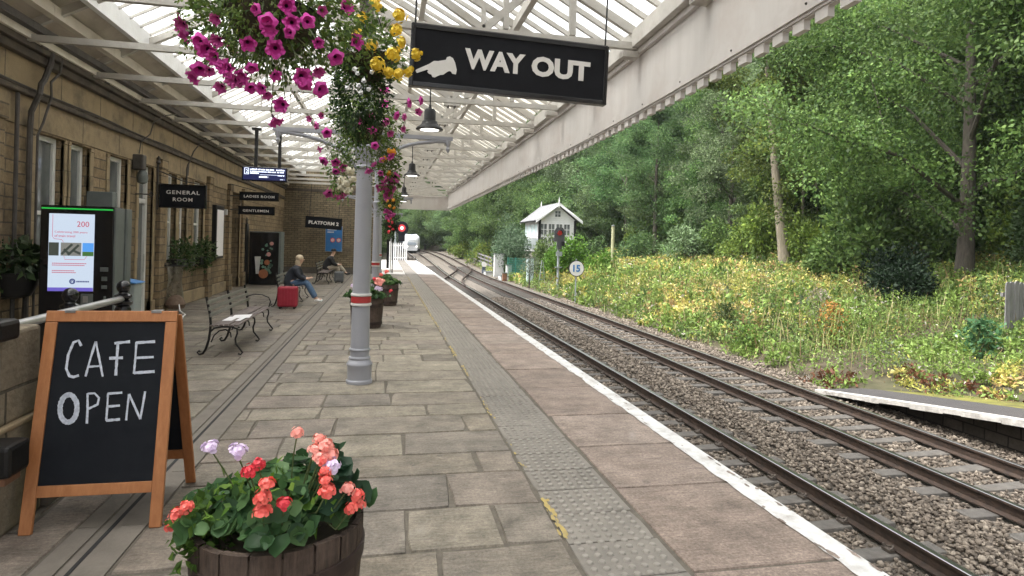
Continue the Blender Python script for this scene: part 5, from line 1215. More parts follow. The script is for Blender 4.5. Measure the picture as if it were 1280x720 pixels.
def flower(data,loc,nrm,parent,name='flower',sc=1,spin=None):
    o=bpy.data.objects.new(name,data); COL.objects.link(o); o.parent=parent
    o.location=Vector(loc)-wloc(parent)
    q=Vector(nrm).to_track_quat('Z','Y'); e=(q.to_matrix() @ Matrix.Rotation(random.uniform(0,6.28),3,'Z')).to_euler(); o.rotation_euler=e
    o.scale=(sc,)*3; return o
def foliage_blob(name,parent,C,rad,N,size,cols,rg,hollow=.45,trail=0,trail_len=.5,droop=.35,mt='potleaf'):
    d=unit(rg.normal(size=(N,3))); r=hollow+(1-hollow)*rg.random((N,1))**.6
    P=np.array(C)+d*r*np.array(rad)*(1+.18*np.sin(d[:,[0]]*7+d[:,[1]]*5))
    D=d+rg.normal(size=(N,3))*.6; D[:,2]-=droop
    sz=size*rg.uniform(.6,1.25,N); col=palette(N,cols,rg)
    Vs,Fs=leaf_arrays(P,D,sz,.55,.12,rg); Vall=[Vs];Fall=[Fs];Call=[col]; off=len(Vs)
    for k in range(trail):
        a=rg.uniform(0,6.28); rr=rg.uniform(.55,1.0); st=np.array(C)+np.array([math.cos(a)*rad[0]*rr,math.sin(a)*rad[1]*rr,-rad[2]*rg.uniform(.2,.7)])
        n=int(trail_len*rg.uniform(.4,1)*70); tt=np.linspace(0,1,n)[:,None]; L=trail_len*rg.uniform(.5,1)
        pts=st+np.concatenate([tt*math.cos(a)*.08*L+.02*rg.normal(size=(n,1)),tt*math.sin(a)*.08*L+.02*rg.normal(size=(n,1)),-tt*L],1)
        DD=rg.normal(size=(n,3)); DD[:,2]-=.4; V1,F1=leaf_arrays(pts,DD,size*.8*rg.uniform(.5,1.1,n),.5,.12,rg); Vall.append(V1); Fall.append(F1+off); off+=len(V1); Call.append(palette(n,cols,rg))
    return npmesh(name,np.concatenate(Vall),np.concatenate(Fall),mt,parent,col=np.concatenate(Call))
G1=[(.10,.17,.045),(.14,.22,.06),(.19,.28,.08),(.075,.13,.04)]
G2=[(.02,.045,.015),(.03,.06,.02),(.045,.075,.025)]
G3=[(.12,.18,.035),(.16,.22,.05),(.08,.13,.03)]
def basket(label,C,r,rodtop,plabel,rad,N,size,cols,trail,tl,seed,hollow=.45):
    t=thing('hanging_basket',label,'basket',C)
    m=MB(); m.lathe([(.01,-r*.95),(r*.5,-r*.82),(r*.85,-r*.45),(r,0),(r*.97,.02),(r*.8,-.02),(.01,-.03)],C,22,caps=False); m.build('liner','liner',t,smooth=True)
    m=MB(); m.tube([(C[0]+r*math.cos(a),C[1]+r*math.sin(a),C[2]+.01) for a in np.linspace(0,6.283,22)[:-1]],.007,5,closed=True)
    m.build('rim','black_iron',t)
    m=MB()
    for a in (.4,2.5,4.6): m.tube([(C[0]+r*math.cos(a),C[1]+r*math.sin(a),C[2]),(C[0],C[1],C[2]+.55)],.004,4)
    m.tube([(C[0],C[1],C[2]+.55),(C[0],C[1],rodtop)],.007,5); m.build('chain','black_iron',t)
    p=thing('trailing_plant',plabel,'plant',C); rg=np.random.default_rng(seed)
    foliage_blob('foliage',p,(C[0],C[1],C[2]+rad[2]*.15),rad,N,size,cols,rg,hollow,trail,tl)
    return t,p
rr=random.Random(31)
def scatter_flowers(p,C,rad,datas,n,lo=-1,hi=.5,out=1.05,az=(math.pi,2*math.pi),sc=(.8,1.15),name='flower'):
    for k in range(n):
        a=rr.uniform(*az); e=rr.uniform(lo,hi)
        d=Vector((math.cos(a)*math.cos(e),math.sin(a)*math.cos(e),math.sin(e)))
        pos=Vector(C)+Vector((d.x*rad[0],d.y*rad[1],d.z*rad[2]))*out*rr.uniform(.92,1.12)
        flower(rr.choice(datas),pos,d+Vector((rr.uniform(-.5,.5),-.55,rr.uniform(-.4,.3))),p,name,rr.uniform(*sc))

FA=[(-0.86,2.82,2.68),(-0.89,2.87,2.72),(-0.77,2.73,2.59),(-0.69,2.67,2.67),(-0.70,2.69,2.52),(-0.82,2.85,2.47),(-0.77,2.76,2.48),(-0.72,2.72,2.47),(-0.68,2.73,2.41),(-0.64,2.66,2.47),(-0.62,2.67,2.43),(-0.55,2.60,2.56),(-0.48,2.59,2.65),(-0.47,2.59,2.62),(-0.39,2.60,2.66),(-0.40,2.60,2.62),(-0.45,2.60,2.55),(-0.54,2.63,2.47),(-0.45,2.63,2.45),(-0.55,2.67,2.40),(-0.49,2.68,2.38),(-0.44,2.71,2.35),(-0.48,2.83,2.30),(-0.33,2.62,2.68),(-0.28,2.66,2.74),(-0.29,2.64,2.60),(-0.22,2.70,2.56),(-0.35,2.68,2.43),(-0.29,2.67,2.49),(-0.28,2.73,2.43),(-0.19,2.75,2.80),(-0.60,2.67,2.43),(-0.66,2.67,2.48),(-0.73,2.70,2.55),(-0.68,2.66,2.58),(-0.58,2.65,2.44),(-0.51,2.66,2.40),(-0.35,2.65,2.46),(-0.53,2.60,2.70),(-0.41,2.61,2.73)]
FB=[(0.04,4.54,3.32),(0.07,4.53,3.23),(0.02,4.50,3.13),(-0.20,4.53,3.38),(-0.13,4.45,3.16),(-0.23,4.47,3.24),(-0.09,4.48,3.04),(0.06,4.58,3.01),(0.13,4.65,3.06),(0.19,4.67,3.19),(-0.11,4.65,3.52),(0.06,4.65,3.46),(-0.01,4.53,3.01)]
FBW=[(-0.25,4.50,3.00),(-0.22,4.50,2.97),(-0.17,4.58,3.24),(-0.30,4.54,2.87),(-0.25,4.54,3.14),(-0.07,4.54,3.06),(-0.11,4.52,3.05),(-0.16,4.56,3.19),(-0.15,4.53,2.87),(-0.18,4.51,2.92),(-0.16,4.59,3.24),(-0.13,4.51,2.99),(-0.25,4.59,3.25),(-0.10,4.53,3.05),(-0.21,4.51,2.89),(-0.20,4.53,2.84),(-0.10,4.60,3.24),(-0.28,4.55,3.15),(-0.08,4.54,3.07)]
FC=[(-0.05,6.55,3.36),(-0.05,6.50,3.20),(0.22,6.63,3.26),(0.17,6.55,3.09),(0.35,6.80,3.33),(0.02,6.49,2.90),(-0.13,6.47,2.76),(-0.13,6.52,2.57),(-0.07,6.57,2.49),(0.03,6.53,2.67),(-0.02,6.48,3.01),(-0.19,6.46,3.04),(-0.67,6.56,3.05),(-0.73,6.59,2.95),(-0.61,6.53,2.87),(-0.68,6.59,2.71),(-0.65,6.62,2.59),(-0.52,6.56,2.58),(-0.52,6.61,2.49),(-0.80,6.67,3.03),(0.31,6.69,3.18),(0.15,6.53,2.96),(0.09,6.52,3.09),(-0.16,6.45,2.91),(-0.28,6.45,3.00),(-0.44,6.55,2.53),(-0.19,6.54,2.51),(-0.05,6.52,2.62)]
FCP=[(-0.01,6.60,2.42),(-0.05,6.62,2.35),(0.04,6.65,2.36),(0.01,6.68,2.28),(0.07,6.64,2.41),(0.08,6.62,2.46),(-0.45,6.67,2.26),(-0.52,6.77,2.23),(-0.59,6.80,2.27)]
FCO=[(0.03,6.61,2.50),(0.04,6.55,2.72),(-0.04,6.55,2.64)]
FCWH=[(-0.41,6.60,2.37),(-0.38,6.56,2.50),(-0.45,6.60,2.40),(-0.35,6.58,2.42),(-0.39,6.63,2.30),(-0.47,6.64,2.32)]
rf=random.Random(77)
def put(p,C,L,datas,sc=(.9,1.1),name='flower',stem=True,down=.35):
    b=MB()
    for q in L:
        d=(Vector(q)-Vector(C)); d.normalize(); n=d*.8+Vector((rf.uniform(-.75,.75),-.45+rf.uniform(-.45,.4),rf.uniform(-.7,.3)))
        flower(rf.choice(datas),q,n,p,name,rf.uniform(*sc))
        if stem: 
            c=Vector(C).lerp(Vector(q),.55)+Vector((0,0,.03)); e=Vector(q)-n.normalized()*.045
            b.tube([c,(c+e)/2+Vector((0,0,.025)),e],.0028,4)
    if stem and L: b.build('stem_foliage','stem_green',p)
CA=(-.52,2.95,2.80)
t,pA=basket('big hanging basket overflowing with magenta petunias',CA,.20,4.5,'large magenta petunia plant filling the nearest hanging basket',(.42,.36,.33),5600,.030,G1+G3,46,.22,1,hollow=.3)
put(pA,CA,FA,PET+PET+PINK[:1],(.5,.8)); scatter_flowers(pA,CA,(.36,.33,.30),PET,8,-.4,.8,az=(0,math.pi),sc=(.7,.9))
rg_=np.random.default_rng(8)
CB=(-.17,4.8,3.17)
t,pB=basket('hanging basket with yellow begonias and a dark green trailing beard',CB,.20,4.5,'yellow begonia plant with white lobelia in the second hanging basket',(.26,.26,.26),1300,.045,G1+G3,4,.15,2)
foliage_blob('beard',pB,(-.22,4.80,2.93),(.215,.215,.36),2300,.034,G2,rg_,.55,16,.18)
put(pB,CB,FB,YEL,(.8,1.1)); put(pB,CB,FBW,WHT,(.9,1.3),stem=False)
CC=(-.26,6.8,3.02)
t,pC=basket('hanging basket of mixed trailing flowers close in front of the nearest column',CC,.22,4.5,'mixed pink and white trailing plant hanging in front of the nearest column',(.40,.32,.30),1700,.045,G1+G3,60,.62,3,hollow=.3)
put(pC,CC,FC,PET+PINK,(.8,1.15)); put(pC,CC,FCP,PINK,(1.2,1.6)); put(pC,CC,FCO,ORG,(.8,1.1)); put(pC,CC,FCWH,CREAM,(.7,1.05))
foliage_blob('trailing_foliage',pC,(.02,6.62,2.55),(.13,.10,.30),420,.045,G1+G3,rg_,.2); foliage_blob('trailing_foliage',pC,(-.47,6.66,2.52),(.15,.10,.34),420,.045,G1,rg_,.2)
CD=(.09,18.8,2.98)
t,pD=basket('hanging basket with orange flowers at the second column',CD,.22,4.5,'orange and pink trailing plant hanging at the second column',(.32,.3,.36),900,.08,G1+G3,20,.4,5)
put(pD,CD,[(.02,18.5,2.95),(.18,18.5,2.98),(.10,18.5,2.8),(.22,18.55,2.75)],ORG,(1.1,1.5),stem=False); put(pD,CD,[(.0,18.5,2.66),(.12,18.5,2.6),(.2,18.5,2.52),(.05,18.5,2.48)],PINK,(2,2.5),stem=False)
CE=(.18,23.5,2.4)
t,pE=basket('hanging basket of dusky red flowers beyond the second column',CE,.22,4.4,'dusky red trailing plant hanging beyond the second column',(.28,.28,.42),700,.09,G2,14,.5,6)
put(pE,CE,[(.1,23.2,2.5),(.22,23.2,2.45),(.15,23.2,2.3),(.25,23.2,2.2),(.12,23.2,2.1),(.2,23.2,2.6)],[rosette('dusky','ger_red',.05,4,7,seed=8)],(1.0,1.4),stem=False)
# half barrel planters
def barrel(x,y,r,h,label,n=18):
    t=thing('barrel_planter',label,'planter',(x,y,0)); rg=random.Random(n)
    m=MB()
    for k in range(n):
        a0=2*math.pi*k/n+.012; a1=2*math.pi*(k+1)/n-.012; zt_=h+rg.uniform(-.006,.006)
        prof=[(r*.86,0),(r*.95,h*.35),(r*.99,h*.7),(r,zt_)]
        vs=[];S_=4
        for rr_,z in prof:
            for q in range(S_): a=a0+(a1-a0)*q/(S_-1); vs.append((x+rr_*math.cos(a),y+rr_*math.sin(a),z))
        for rr_,z in ((r-.03,zt_),(r*.9-.03,h*.3)):
            for q in range(S_): a=a0+(a1-a0)*q/(S_-1); vs.append((x+rr_*math.cos(a),y+rr_*math.sin(a),z))
        fs=[]
        for i in range(5):
            for q in range(S_-1): fs.append((i*S_+q,i*S_+q+1,(i+1)*S_+q+1,(i+1)*S_+q))
        for i in range(5): fs.append((i*S_,(i+1)*S_,(i+1)*S_,i*S_)[:3]) if False else None
        m.add(vs,fs)
    m.lathe([(r*.84,.01),(r*.93,h*.35),(r*.97,h*.7),(r*.975,h-.02)],(x,y,0),40,caps=False)
    m.build('stave','barrel_wood',t,smooth=True)
    for z in (h*.16,h*.76):
        f=r*(.86+.09*min(1,z/(h*.35)) if z<h*.35 else .95+.045*(z-h*.35)/(h*.65))
        q=MB(); q.lathe([(f+.004,z-.033),(f+.012,z-.031),(f+.016,z+.031),(f+.006,z+.033)],(x,y,0),44,caps=False); q.build('hoop','barrel_hoop',t,smooth=True)
    q=MB(); q.lathe([(.01,h-.06),(r-.035,h-.07)],(x,y,0),28,caps=False); q.build('compost','soil',t)
    return t
BX,BY,BR,BH=-.42,2.86,.355,.57
barrel(BX,BY,BR,BH,'dark half barrel planter full of coral geraniums, nearest the camera')
pg=thing('geranium_plant','bushy geranium with coral and lilac blooms in the nearest barrel','plant',(BX,BY,BH))
rg=np.random.default_rng(21)
def pot_leaves(p,C,rad,N,size,cols,seed,flat=.5,nm='foliage'):
    rg=np.random.default_rng(seed); d=unit(rg.normal(size=(N,3))); d[:,2]=np.abs(d[:,2])*.9-.12; r=.35+.65*rg.random((N,1))**.5
    P=np.array(C)+d*r*np.array(rad)*(1+.15*np.sin(d[:,[0]]*6+1)); Nn=d*.7+rg.normal(size=(N,3))*.45; Nn[:,2]+=flat
    P[:,2]=np.maximum(P[:,2],C[2]+.012+.03*rg.random(N))
    V_,F_=round_leaf_arrays(P,Nn,size*rg.uniform(.55,1.25,N),rg); col=np.repeat(palette(N,cols,rg,.15),7,0)
    return npmesh(nm,V_,F_,'potleaf',p,col=col)
GG=[(.06,.13,.05),(.08,.16,.06),(.05,.105,.045),(.105,.19,.07)]
pot_leaves(pg,(BX,BY-.005,BH+.03),(.37,.345,.24),560,.075,GG,1)
pot_leaves(pg,(BX+.20,BY-.03,BH+.08),(.145,.15,.24),95,.09,[(.03,.075,.04),(.045,.095,.05)],4,.3,'dark_foliage')
# pointed trailing leaves at the left of the rim
P=np.array([BX-.28,BY-.10,BH+.0])+np.clip(rg.normal(size=(330,3)),-1.5,1.5)*np.array([.07,.075,.075]); D=rg.normal(size=(330,3)); D[:,2]-=.2
V_,F_=leaf_arrays(P,D,.05*rg.uniform(.6,1.3,330),.6,.1,rg); npmesh('trailing_foliage',V_,F_,'potleaf',pg,col=palette(330,[(.10,.20,.04),(.15,.27,.05),(.07,.14,.03)],rg))
P=np.array([BX,BY-.10,BH+.10])+np.clip(rg.normal(size=(150,3)),-1.5,1.5)*np.array([.15,.10,.07]); D=rg.normal(size=(150,3)); D[:,2]+=.4
V_,F_=leaf_arrays(P,D,.055*rg.uniform(.6,1.3,150),.6,.1,rg); npmesh('bright_foliage',V_,F_,'potleaf',pg,col=palette(150,[(.13,.26,.04),(.18,.30,.06)],rg))
def bells(P_,n,rad,size,cols,seed,nm,p):
    pass
HEAD={k:[rosette('bloom',k,.047,4,7,seed=i,dome=.75) for i in range(2)] for k in ('ger_coral','ger_salmon','ger_red','ger_lilac')}
GCOR=[(-.80,2.72,.66),(-.82,2.73,.62),(-.76,2.70,.70),(-.44,2.53,.79),(-.44,2.52,.735),(-.425,2.52,.84),(-.23,2.62,.89),(-.215,2.60,.855),(-.21,2.585,.82),(-.205,2.58,.78),(-.09,2.65,.73),(-.08,2.66,.685),(-.11,2.62,.69)]
GSAL=[(-.34,2.70,.985),(-.25,2.70,.955),(-.225,2.67,.93),(-.265,2.65,.925),(-.205,2.66,.90),(-.24,2.63,.895),(-.13,2.64,.76)]
GRED=[(-.50,2.58,.875),(-.47,2.59,.90),(-.36,2.52,.76)]
GLIL=[(-.70,2.80,.90),(-.565,2.66,.925),(-.19,2.62,.865)]
def heads(p,L,key,sc,cz,base):
    b=MB()
    for q in L:
        n=Vector((rf.uniform(-.4,.4),-.45,1.0)); 
        flower(rf.choice(HEAD[key]),q,n,p,'flower_head',rf.uniform(*sc))
        x,y,z=q; b.tube([(base[0]+(x-base[0])*.5,base[1]+(y-base[1])*.4,base[2]+.05),(x*.8+base[0]*.2,y*.85+base[1]*.15,z-.10),(x,y,z-.004)],.0032,5)
    b.build('stem_foliage','stem_green',p)
base=(BX,BY,BH)
heads(pg,GCOR,'ger_coral',(.62,.85),0,base); heads(pg,GSAL,'ger_salmon',(.6,.85),0,base); heads(pg,GRED,'ger_red',(.6,.8),0,base); heads(pg,GLIL,'ger_lilac',(.75,.95),0,base)
b2=barrel(-.34,13.05,.335,.60,'brown half barrel planter standing behind the nearest column',16)
p2=thing('geranium_plant','pink and white geranium in the barrel behind the nearest column','plant',(-.34,13.05,.6))
pot_leaves(p2,(-.34,13.05,.62),(.42,.36,.24),260,.11,GG,9)
heads(p2,[(-.05,12.8,.95),(-.12,12.8,.98),(-.08,12.78,.90),(-.15,12.8,.91)],'ger_salmon',(1.3,1.7),0,(-.34,13.05,.6)); heads(p2,[(-.14,12.78,.82),(-.09,12.75,.80),(-.6,12.8,.86)],'ger_lilac',(1.2,1.5),0,(-.34,13.05,.6)); heads(p2,[(.14,12.8,.76),(-.2,12.8,1.0)],'ger_red',(1,1.4),0,(-.34,13.05,.6))
b3=barrel(.06,17.4,.33,.58,'brown half barrel planter in front of the second column',16)
p3_=thing('geranium_plant','small leafy geranium in the barrel in front of the second column','plant',(.06,17.4,.58))
pot_leaves(p3_,(.06,17.4,.60),(.38,.34,.30),220,.12,GG+[(.12,.2,.06)],12); heads(p3_,[(-.1,17.1,.85),(.05,17.1,.92)],'ger_coral',(1.2,1.6),0,(.06,17.4,.58))
# window boxes and wall planter
def wbox_plant(y0,y1,z,label,plabel,seed,h=.38):
    t=thing('window_box',label,'planter',(-5.0,(y0+y1)/2,z)); m=MB(); m.box((-5.09,y0,z),(-4.86,y1,z+.20)); m.build('trough','black_iron',t,bevel=.015); m=MB(); m.box((-5.07,y0+.02,z+.201),(-4.88,y1-.02,z+.205)); m.build('compost','soil',t)
    p=thing('leafy_plant',plabel,'plant',(-4.97,(y0+y1)/2,z+.2)); rg=np.random.default_rng(seed)
    foliage_blob('foliage',p,(-4.93,(y0+y1)/2,z+.30),(.24,(y1-y0)*.56,h),520,.11,[(.05,.09,.03),(.09,.14,.05),(.03,.06,.02),(.13,.17,.08)],rg,.2,6,.25,-.2)
wbox_plant(16.0,17.5,1.0,'black window box below the paired windows by the general room sign','spiky green plant in the window box by the general room sign',3)
wbox_plant(18.0,19.0,1.0,'black window box below the single window beside the notice case','green plant in the window box beside the notice case',4,.42)
t=thing('wall_planter','black half round wall planter at the near end of the building','planter',(-4.98,9.75,.9)); m=MB(); m.lathe([(.05,.86),(.20,.90),(.27,1.05),(.29,1.22),(.27,1.22)],(-4.98,9.66,0),18); m.build('bowl','black_iron',t,smooth=True)
p=thing('leafy_plant','pale leaved plant spilling from the black wall planter','plant',(-4.98,9.75,1.2)); foliage_blob('foliage',p,(-4.92,9.62,1.42),(.34,.38,.26),330,.16,[(.06,.10,.04),(.10,.15,.06),(.16,.20,.13),(.035,.06,.025)],np.random.default_rng(5),.2,8,.35)
# ------------------------------------------------------------------ trees
def tree_meshes(seed,H,Rc,tr,cb=.3,nl=11,per=120,leaf=.2,cols=None,bark='bark',lean=(0,0),clump=.62,fill=60,two=False):
    rg=np.random.default_rng(seed); rp=random.Random(seed); m=MB(); cl=[]
    tp=[]; n=9
    for i in range(n):
        f=i/(n-1); tp.append(Vector((lean[0]*f+.12*math.sin(f*5+seed)*H*.03,lean[1]*f+.12*math.cos(f*4+seed)*H*.03,H*.86*f-.4)))
    m.tube(tp,[tr*(1.25 if i==0 else 1)*(1-.86*(i/(n-1))**.9) for i in range(n)],10)
    def at(f): 
        k=f*(n-1); i=min(int(k),n-2); return tp[i].lerp(tp[i+1],k-i)
    for k in range(nl):
        f=cb+(1-cb)*(k+.5*rp.random())/nl; b=at(min(f,.98)); az=k*2.4+rp.uniform(-.5,.5); prof=math.sin(math.pi*min(1,(f-cb)/(1-cb)*.75+.28))
        L=Rc*prof*rp.uniform(.8,1.1); el=rp.uniform(.15,.75)+.5*(f-cb); d=Vector((math.cos(az)*math.cos(el),math.sin(az)*math.cos(el),math.sin(el)))
        mid=b+d*L*.5+Vector((0,0,.05*L)); end=b+d*L+Vector((0,0,-.08*L)); r0=tr*(1-.8*f)*.40
        m.tube([b,mid,end],[r0,r0*.6,r0*.15],6); cl+=[end,mid.lerp(end,.5),b+d*L*.75,b+d*L*.38+Vector((0,0,.2))]
        for q in range(4):
            s=mid.lerp(end,rp.uniform(0,.8)); d2=(d+Vector((rp.uniform(-1,1),rp.uniform(-1,1),rp.uniform(-.4,.6)))*.9).normalized(); e2=s+d2*L*rp.uniform(.3,.55); m.tube([s,(s+e2)/2+Vector((0,0,.08)),e2],[r0*.35,r0*.22,.012],5); cl+=[e2,(s+e2)/2]
    c=at(.62)
    for k in range(fill):
        d=Vector(rg.normal(size=3)).normalized(); rr=rp.uniform(.55,1.0); cl.append(c+Vector((d.x*Rc*rr,d.y*Rc*rr,d.z*H*.40*rr)))
    tops=at(1.0); cl+=[tops,tops+Vector((0,0,.5))]
    C=np.array([p[:] for p in cl]); M=len(C)
    rad=clump*Rc/3.2*rg.uniform(.7,1.4,M)
    idx=np.repeat(np.arange(M),per); N=len(idx)
    d=unit(rg.normal(size=(N,3))); rr=rg.random((N,1))**.45
    P=C[idx]+d*rr*rad[idx][:,None]*np.array([1.15,1.15,.62])
    D=d*.6+rg.normal(size=(N,3))*.6; D[:,2]-=.25
    tone=rg.uniform(.55,1.5,M)[idx][:,None]
    col=np.clip(palette(N,cols,rg,.14)*tone,.004,1)
    V,F=leaf_arrays(P,D,leaf*rg.uniform(.6,1.3,N),.62,.12,rg)
    ob=m.build('trunk',bark,None,smooth=True); td=ob.data; bpy.data.objects.remove(ob)
    oc=npmesh('crown',V,F,'leaf',None,col=col); cd=oc.data; bpy.data.objects.remove(oc)
    return td,cd
LG=[(.105,.175,.05),(.135,.21,.06),(.16,.24,.065),(.08,.14,.042)]
LD=[(.075,.14,.05),(.095,.165,.06),(.12,.19,.065)]
LY=[(.17,.25,.05),(.21,.285,.055),(.13,.20,.05)]
LB=[(.125,.195,.085),(.15,.225,.105),(.185,.26,.13)]
VAR={
 'low':tree_meshes(7,10,3.9,.2,cb=.03,cols=LG+LD,leaf=.155,per=200,nl=13,fill=80),
 'lowpale':tree_meshes(8,9,3.6,.18,cb=.03,cols=LB+LY[2:],leaf=.155,per=200,nl=13,fill=80),
 'broad':tree_meshes(1,15,4.6,.26,cb=.18,cols=LG,leaf=.155,per=200),
 'dark':tree_meshes(2,17,4.2,.28,cb=.22,cols=LD,leaf=.155,per=200),
 'yellow':tree_meshes(3,13,4.0,.2,cols=LY+LG,leaf=.155,per=200),
 'blue':tree_meshes(4,16,4.4,.25,cb=.2,cols=LB,leaf=.155,per=200),
 'slim':tree_meshes(5,18,3.0,.2,cb=.42,cols=LG+LY,leaf=.155,per=200,fill=40),
 'mixed':tree_meshes(6,14,4.8,.24,cb=.12,cols=LG+LB,leaf=.155,per=200)}
WORDS={'low':'bushy green tree leafy right down to the ground beyond the railway','lowpale':'pale bushy tree leafy right down to the ground beyond the railway','broad':'mid green broadleaf tree in the wood beyond the railway','dark':'dark green tree in the wood beyond the railway','yellow':'light yellow green tree in the wood beyond the railway','blue':'grey green tree in the wood beyond the railway','slim':'tall slim tree in the wood beyond the railway','mixed':'wide mixed green tree in the wood beyond the railway'}
def tree(kind_,x,y,s=1,rz=0,label=None,group=None,z=None,name='woodland_tree',meshes=None):
    td,cd=meshes or VAR[kind_]; zz=gz(x,y) if z is None else z
    t=thing(name,label or WORDS[kind_],'tree',(x,y,zz-.05),group if group else (None if label else 'trees of the wood, '+kind_)); t.rotation_euler=(0,0,rz); t.scale=(s,s,s*1.03)
    for nm,d in (('trunk',td),('crown',cd)):
        o=bpy.data.objects.new(nm,d); COL.objects.link(o); o.parent=t
    return t
# landmark trees
big=tree_meshes(21,15,6.4,.28,cb=.16,nl=17,per=430,leaf=.125,cols=LG+LY[2:],fill=100,clump=.55)
tree('b',17.9,16.2,1.0,1.2,'big sycamore with a thick brown trunk, nearest of the lineside trees',None,.75,'sycamore_tree',big)
lean=tree_meshes(22,14,3.2,.27,cb=.55,nl=9,per=250,leaf=.14,cols=LG+LY,bark='bark_pale',lean=(-1.4,.3),fill=36)
tree('l',17.9,25.0,1.0,0,'pale barked leaning tree rising bare from the weeds',None,1.0,'leaning_tree',lean)
tw=tree_meshes(23,11,2.6,.11,cb=.4,nl=8,per=120,leaf=.19,cols=LY+LG,bark='bark_pale',fill=36)
tree('s',20.2,27.0,1.0,.3,'slender pale stemmed sapling, one of two close behind the leaning tree',None,1.1,'sapling_tree',tw); tree('s',21.1,27.2,1.05,2.0,'second slender pale stemmed sapling behind the leaning tree',None,1.1,'sapling_tree',tw)
rt=random.Random(17); kinds=['broad','dark','yellow','blue','slim','mixed','broad','mixed']
spots=[]
# front row of the wood
for (x,y,k,s) in [(21.5,12.5,'yellow',.8),(24.5,17.5,'broad',.9),(16.3,7.2,'mixed',.85),(20.5,5.5,'broad',1.0),(22.5,21.5,'broad',.9),(20.2,33.5,'blue',.8),(23.5,31,'yellow',.95),(18.6,40.5,'dark',.75),(22.5,38.5,'broad',.9),(19.2,47.5,'dark',.9),(17.3,55,'blue',.85),(20.5,53,'mixed',1),(14.6,60,'dark',.95),(18,64,'broad',1.05),(12.8,68.5,'dark',.95),(15.5,74,'blue',1),(12.2,80,'broad',.95),(14.5,87,'dark',1.05),(11.8,94,'blue',.9),(12.6,102,'broad',1),(8.0,116,'blue',1.0),(3.0,121,'broad',1.05),(-2.5,127,'blue',1),(-8,131,'yellow',1),(13,110,'dark',1.1),(-14,136,'broad',1)]: spots.append((x,y,k,s))
for row in range(1,6):
    x0=24+row*6.5
    y=2+row*2
    while y<118:
        spots.append((x0+rt.uniform(-2.2,2.2)-max(0,y-85)*.45,y+rt.uniform(-2,2),rt.choice(kinds),rt.uniform(.9,1.2))); y+=7.2+row*1.1
for i in range(12): spots.append((14-i*5+rt.uniform(-2,2),146+i*2.5+rt.uniform(-4,4),rt.choice(kinds),rt.uniform(1,1.3)))
for (x,y,s) in [(-2.5,66,.55),(-1.6,76,.7),(-5,70,.8),(-8,64,.8),(-3.5,88,.9),(-8,80,1),(-12,72,1),(-2.5,100,1),(-14,60,1),(-7,98,1.1),(-12,90,1.1)]: spots.append((x,y,rt.choice(['broad','yellow','mixed']),s))
for i in range(15):
    y=55+i*4.3; x=11.6+rt.uniform(-.6,1.8)+(2 if y<60 else 0)-max(0,y-95)*.45; spots.append((x,y,rt.choice(['low','lowpale','low']),rt.uniform(.75,1.05)))
for i in range(9): spots.append((9-i*3.4+rt.uniform(-1,1),122+i*2.2,rt.choice(['low','lowpale']),rt.uniform(1,1.4)))
for (x,y,s) in [(-1.5,63,.5),(-3.2,70,.7),(-2.2,80,.7),(-1.5,92,.8),(-6,60,.7),(-5,96,1)]: spots.append((x,y,'low',s))
for (x,y,s) in [(22.5,24,.8),(21.5,30,.8),(20.5,37,.75),(20,43,.8),(23,13,.8),(22.8,8,.8),(17.6,50,.8),(25,19.5,.9)]: spots.append((x,y,rt.choice(['low','lowpale']),s))
for x,y,k,s in spots: tree(k,x,y,s,rt.uniform(0,6.28))
# bushes
def bush(name,label,x,y,rad,N,size,cols,seed,z=None,mt='herb'):
    zz=gz(x,y) if z is None else z
    t=thing(name,label,'bush',(x,y,zz)); rg=np.random.default_rng(seed); lobes=10
    Vs=[];Fs=[];Cs=[];off=0
    st=MB()
    for k in range(lobes):
        d=unit(rg.normal(size=(1,3)))[0]; d[2]=abs(d[2]); c=np.array([x,y,zz+rad[2]*.35])+d*np.array(rad)*rg.uniform(.25,.75)
        n=N//lobes; dd=unit(rg.normal(size=(n,3))); P=c+dd*rg.random((n,1))**.4*np.array(rad)*rg.uniform(.32,.52); P[:,2]=np.maximum(P[:,2],zz+.05)
        D=dd+rg.normal(size=(n,3))*.6; D[:,2]+=.1; V,F=leaf_arrays(P,D,size*rg.uniform(.6,1.3,n),.55,.12,rg); Vs.append(V);Fs.append(F+off);off+=len(V);Cs.append(np.clip(palette(n,cols,rg)*rg.uniform(.8,1.25),.004,1))
        st.tube([(x,y,zz-.1),tuple((np.array([x,y,zz])+c)/2+rg.normal(size=3)*.1),tuple(c)],[.035,.025,.01],5)
    st.build('stem','bark',t); npmesh('foliage',np.concatenate(Vs),np.concatenate(Fs),mt,t,col=np.concatenate(Cs)); return t
bush('holly_bush','dark glossy round bush under the big sycamore',14.6,15.3,(1.35,1.2,1.5),5200,.12,[(.012,.026,.012),(.02,.04,.018),(.03,.05,.03)],1)
bush('green_bush','bright fresh green bush in front of the signal box',10.9,36.5,(1.75,1.4,2.2),5200,.17,[(.12,.24,.03),(.16,.30,.05),(.08,.17,.03)],2)
bush('green_bush','bright green bush spreading towards the white round sign',12.4,35.2,(1.3,1.2,1.5),3000,.17,[(.11,.22,.03),(.15,.27,.05)],3)
bush('tall_shrub','light green shrub rising up the front of the signal box',10.6,40.5,(1.0,1.0,2.6),3000,.16,[(.12,.18,.06),(.16,.22,.07),(.08,.13,.04)],4)
bush('willow_bush','grey green willow bush left of the signal box',9.9,46.5,(1.6,1.6,3.1),4600,.17,[(.10,.16,.09),(.14,.20,.12),(.07,.12,.06)],5)
bush('willow_bush','grey green willow bush in the gap between signal box and dark trees',11.2,54,(1.9,2,3.6),4200,.2,[(.09,.15,.08),(.12,.18,.10),(.06,.10,.05)],6)
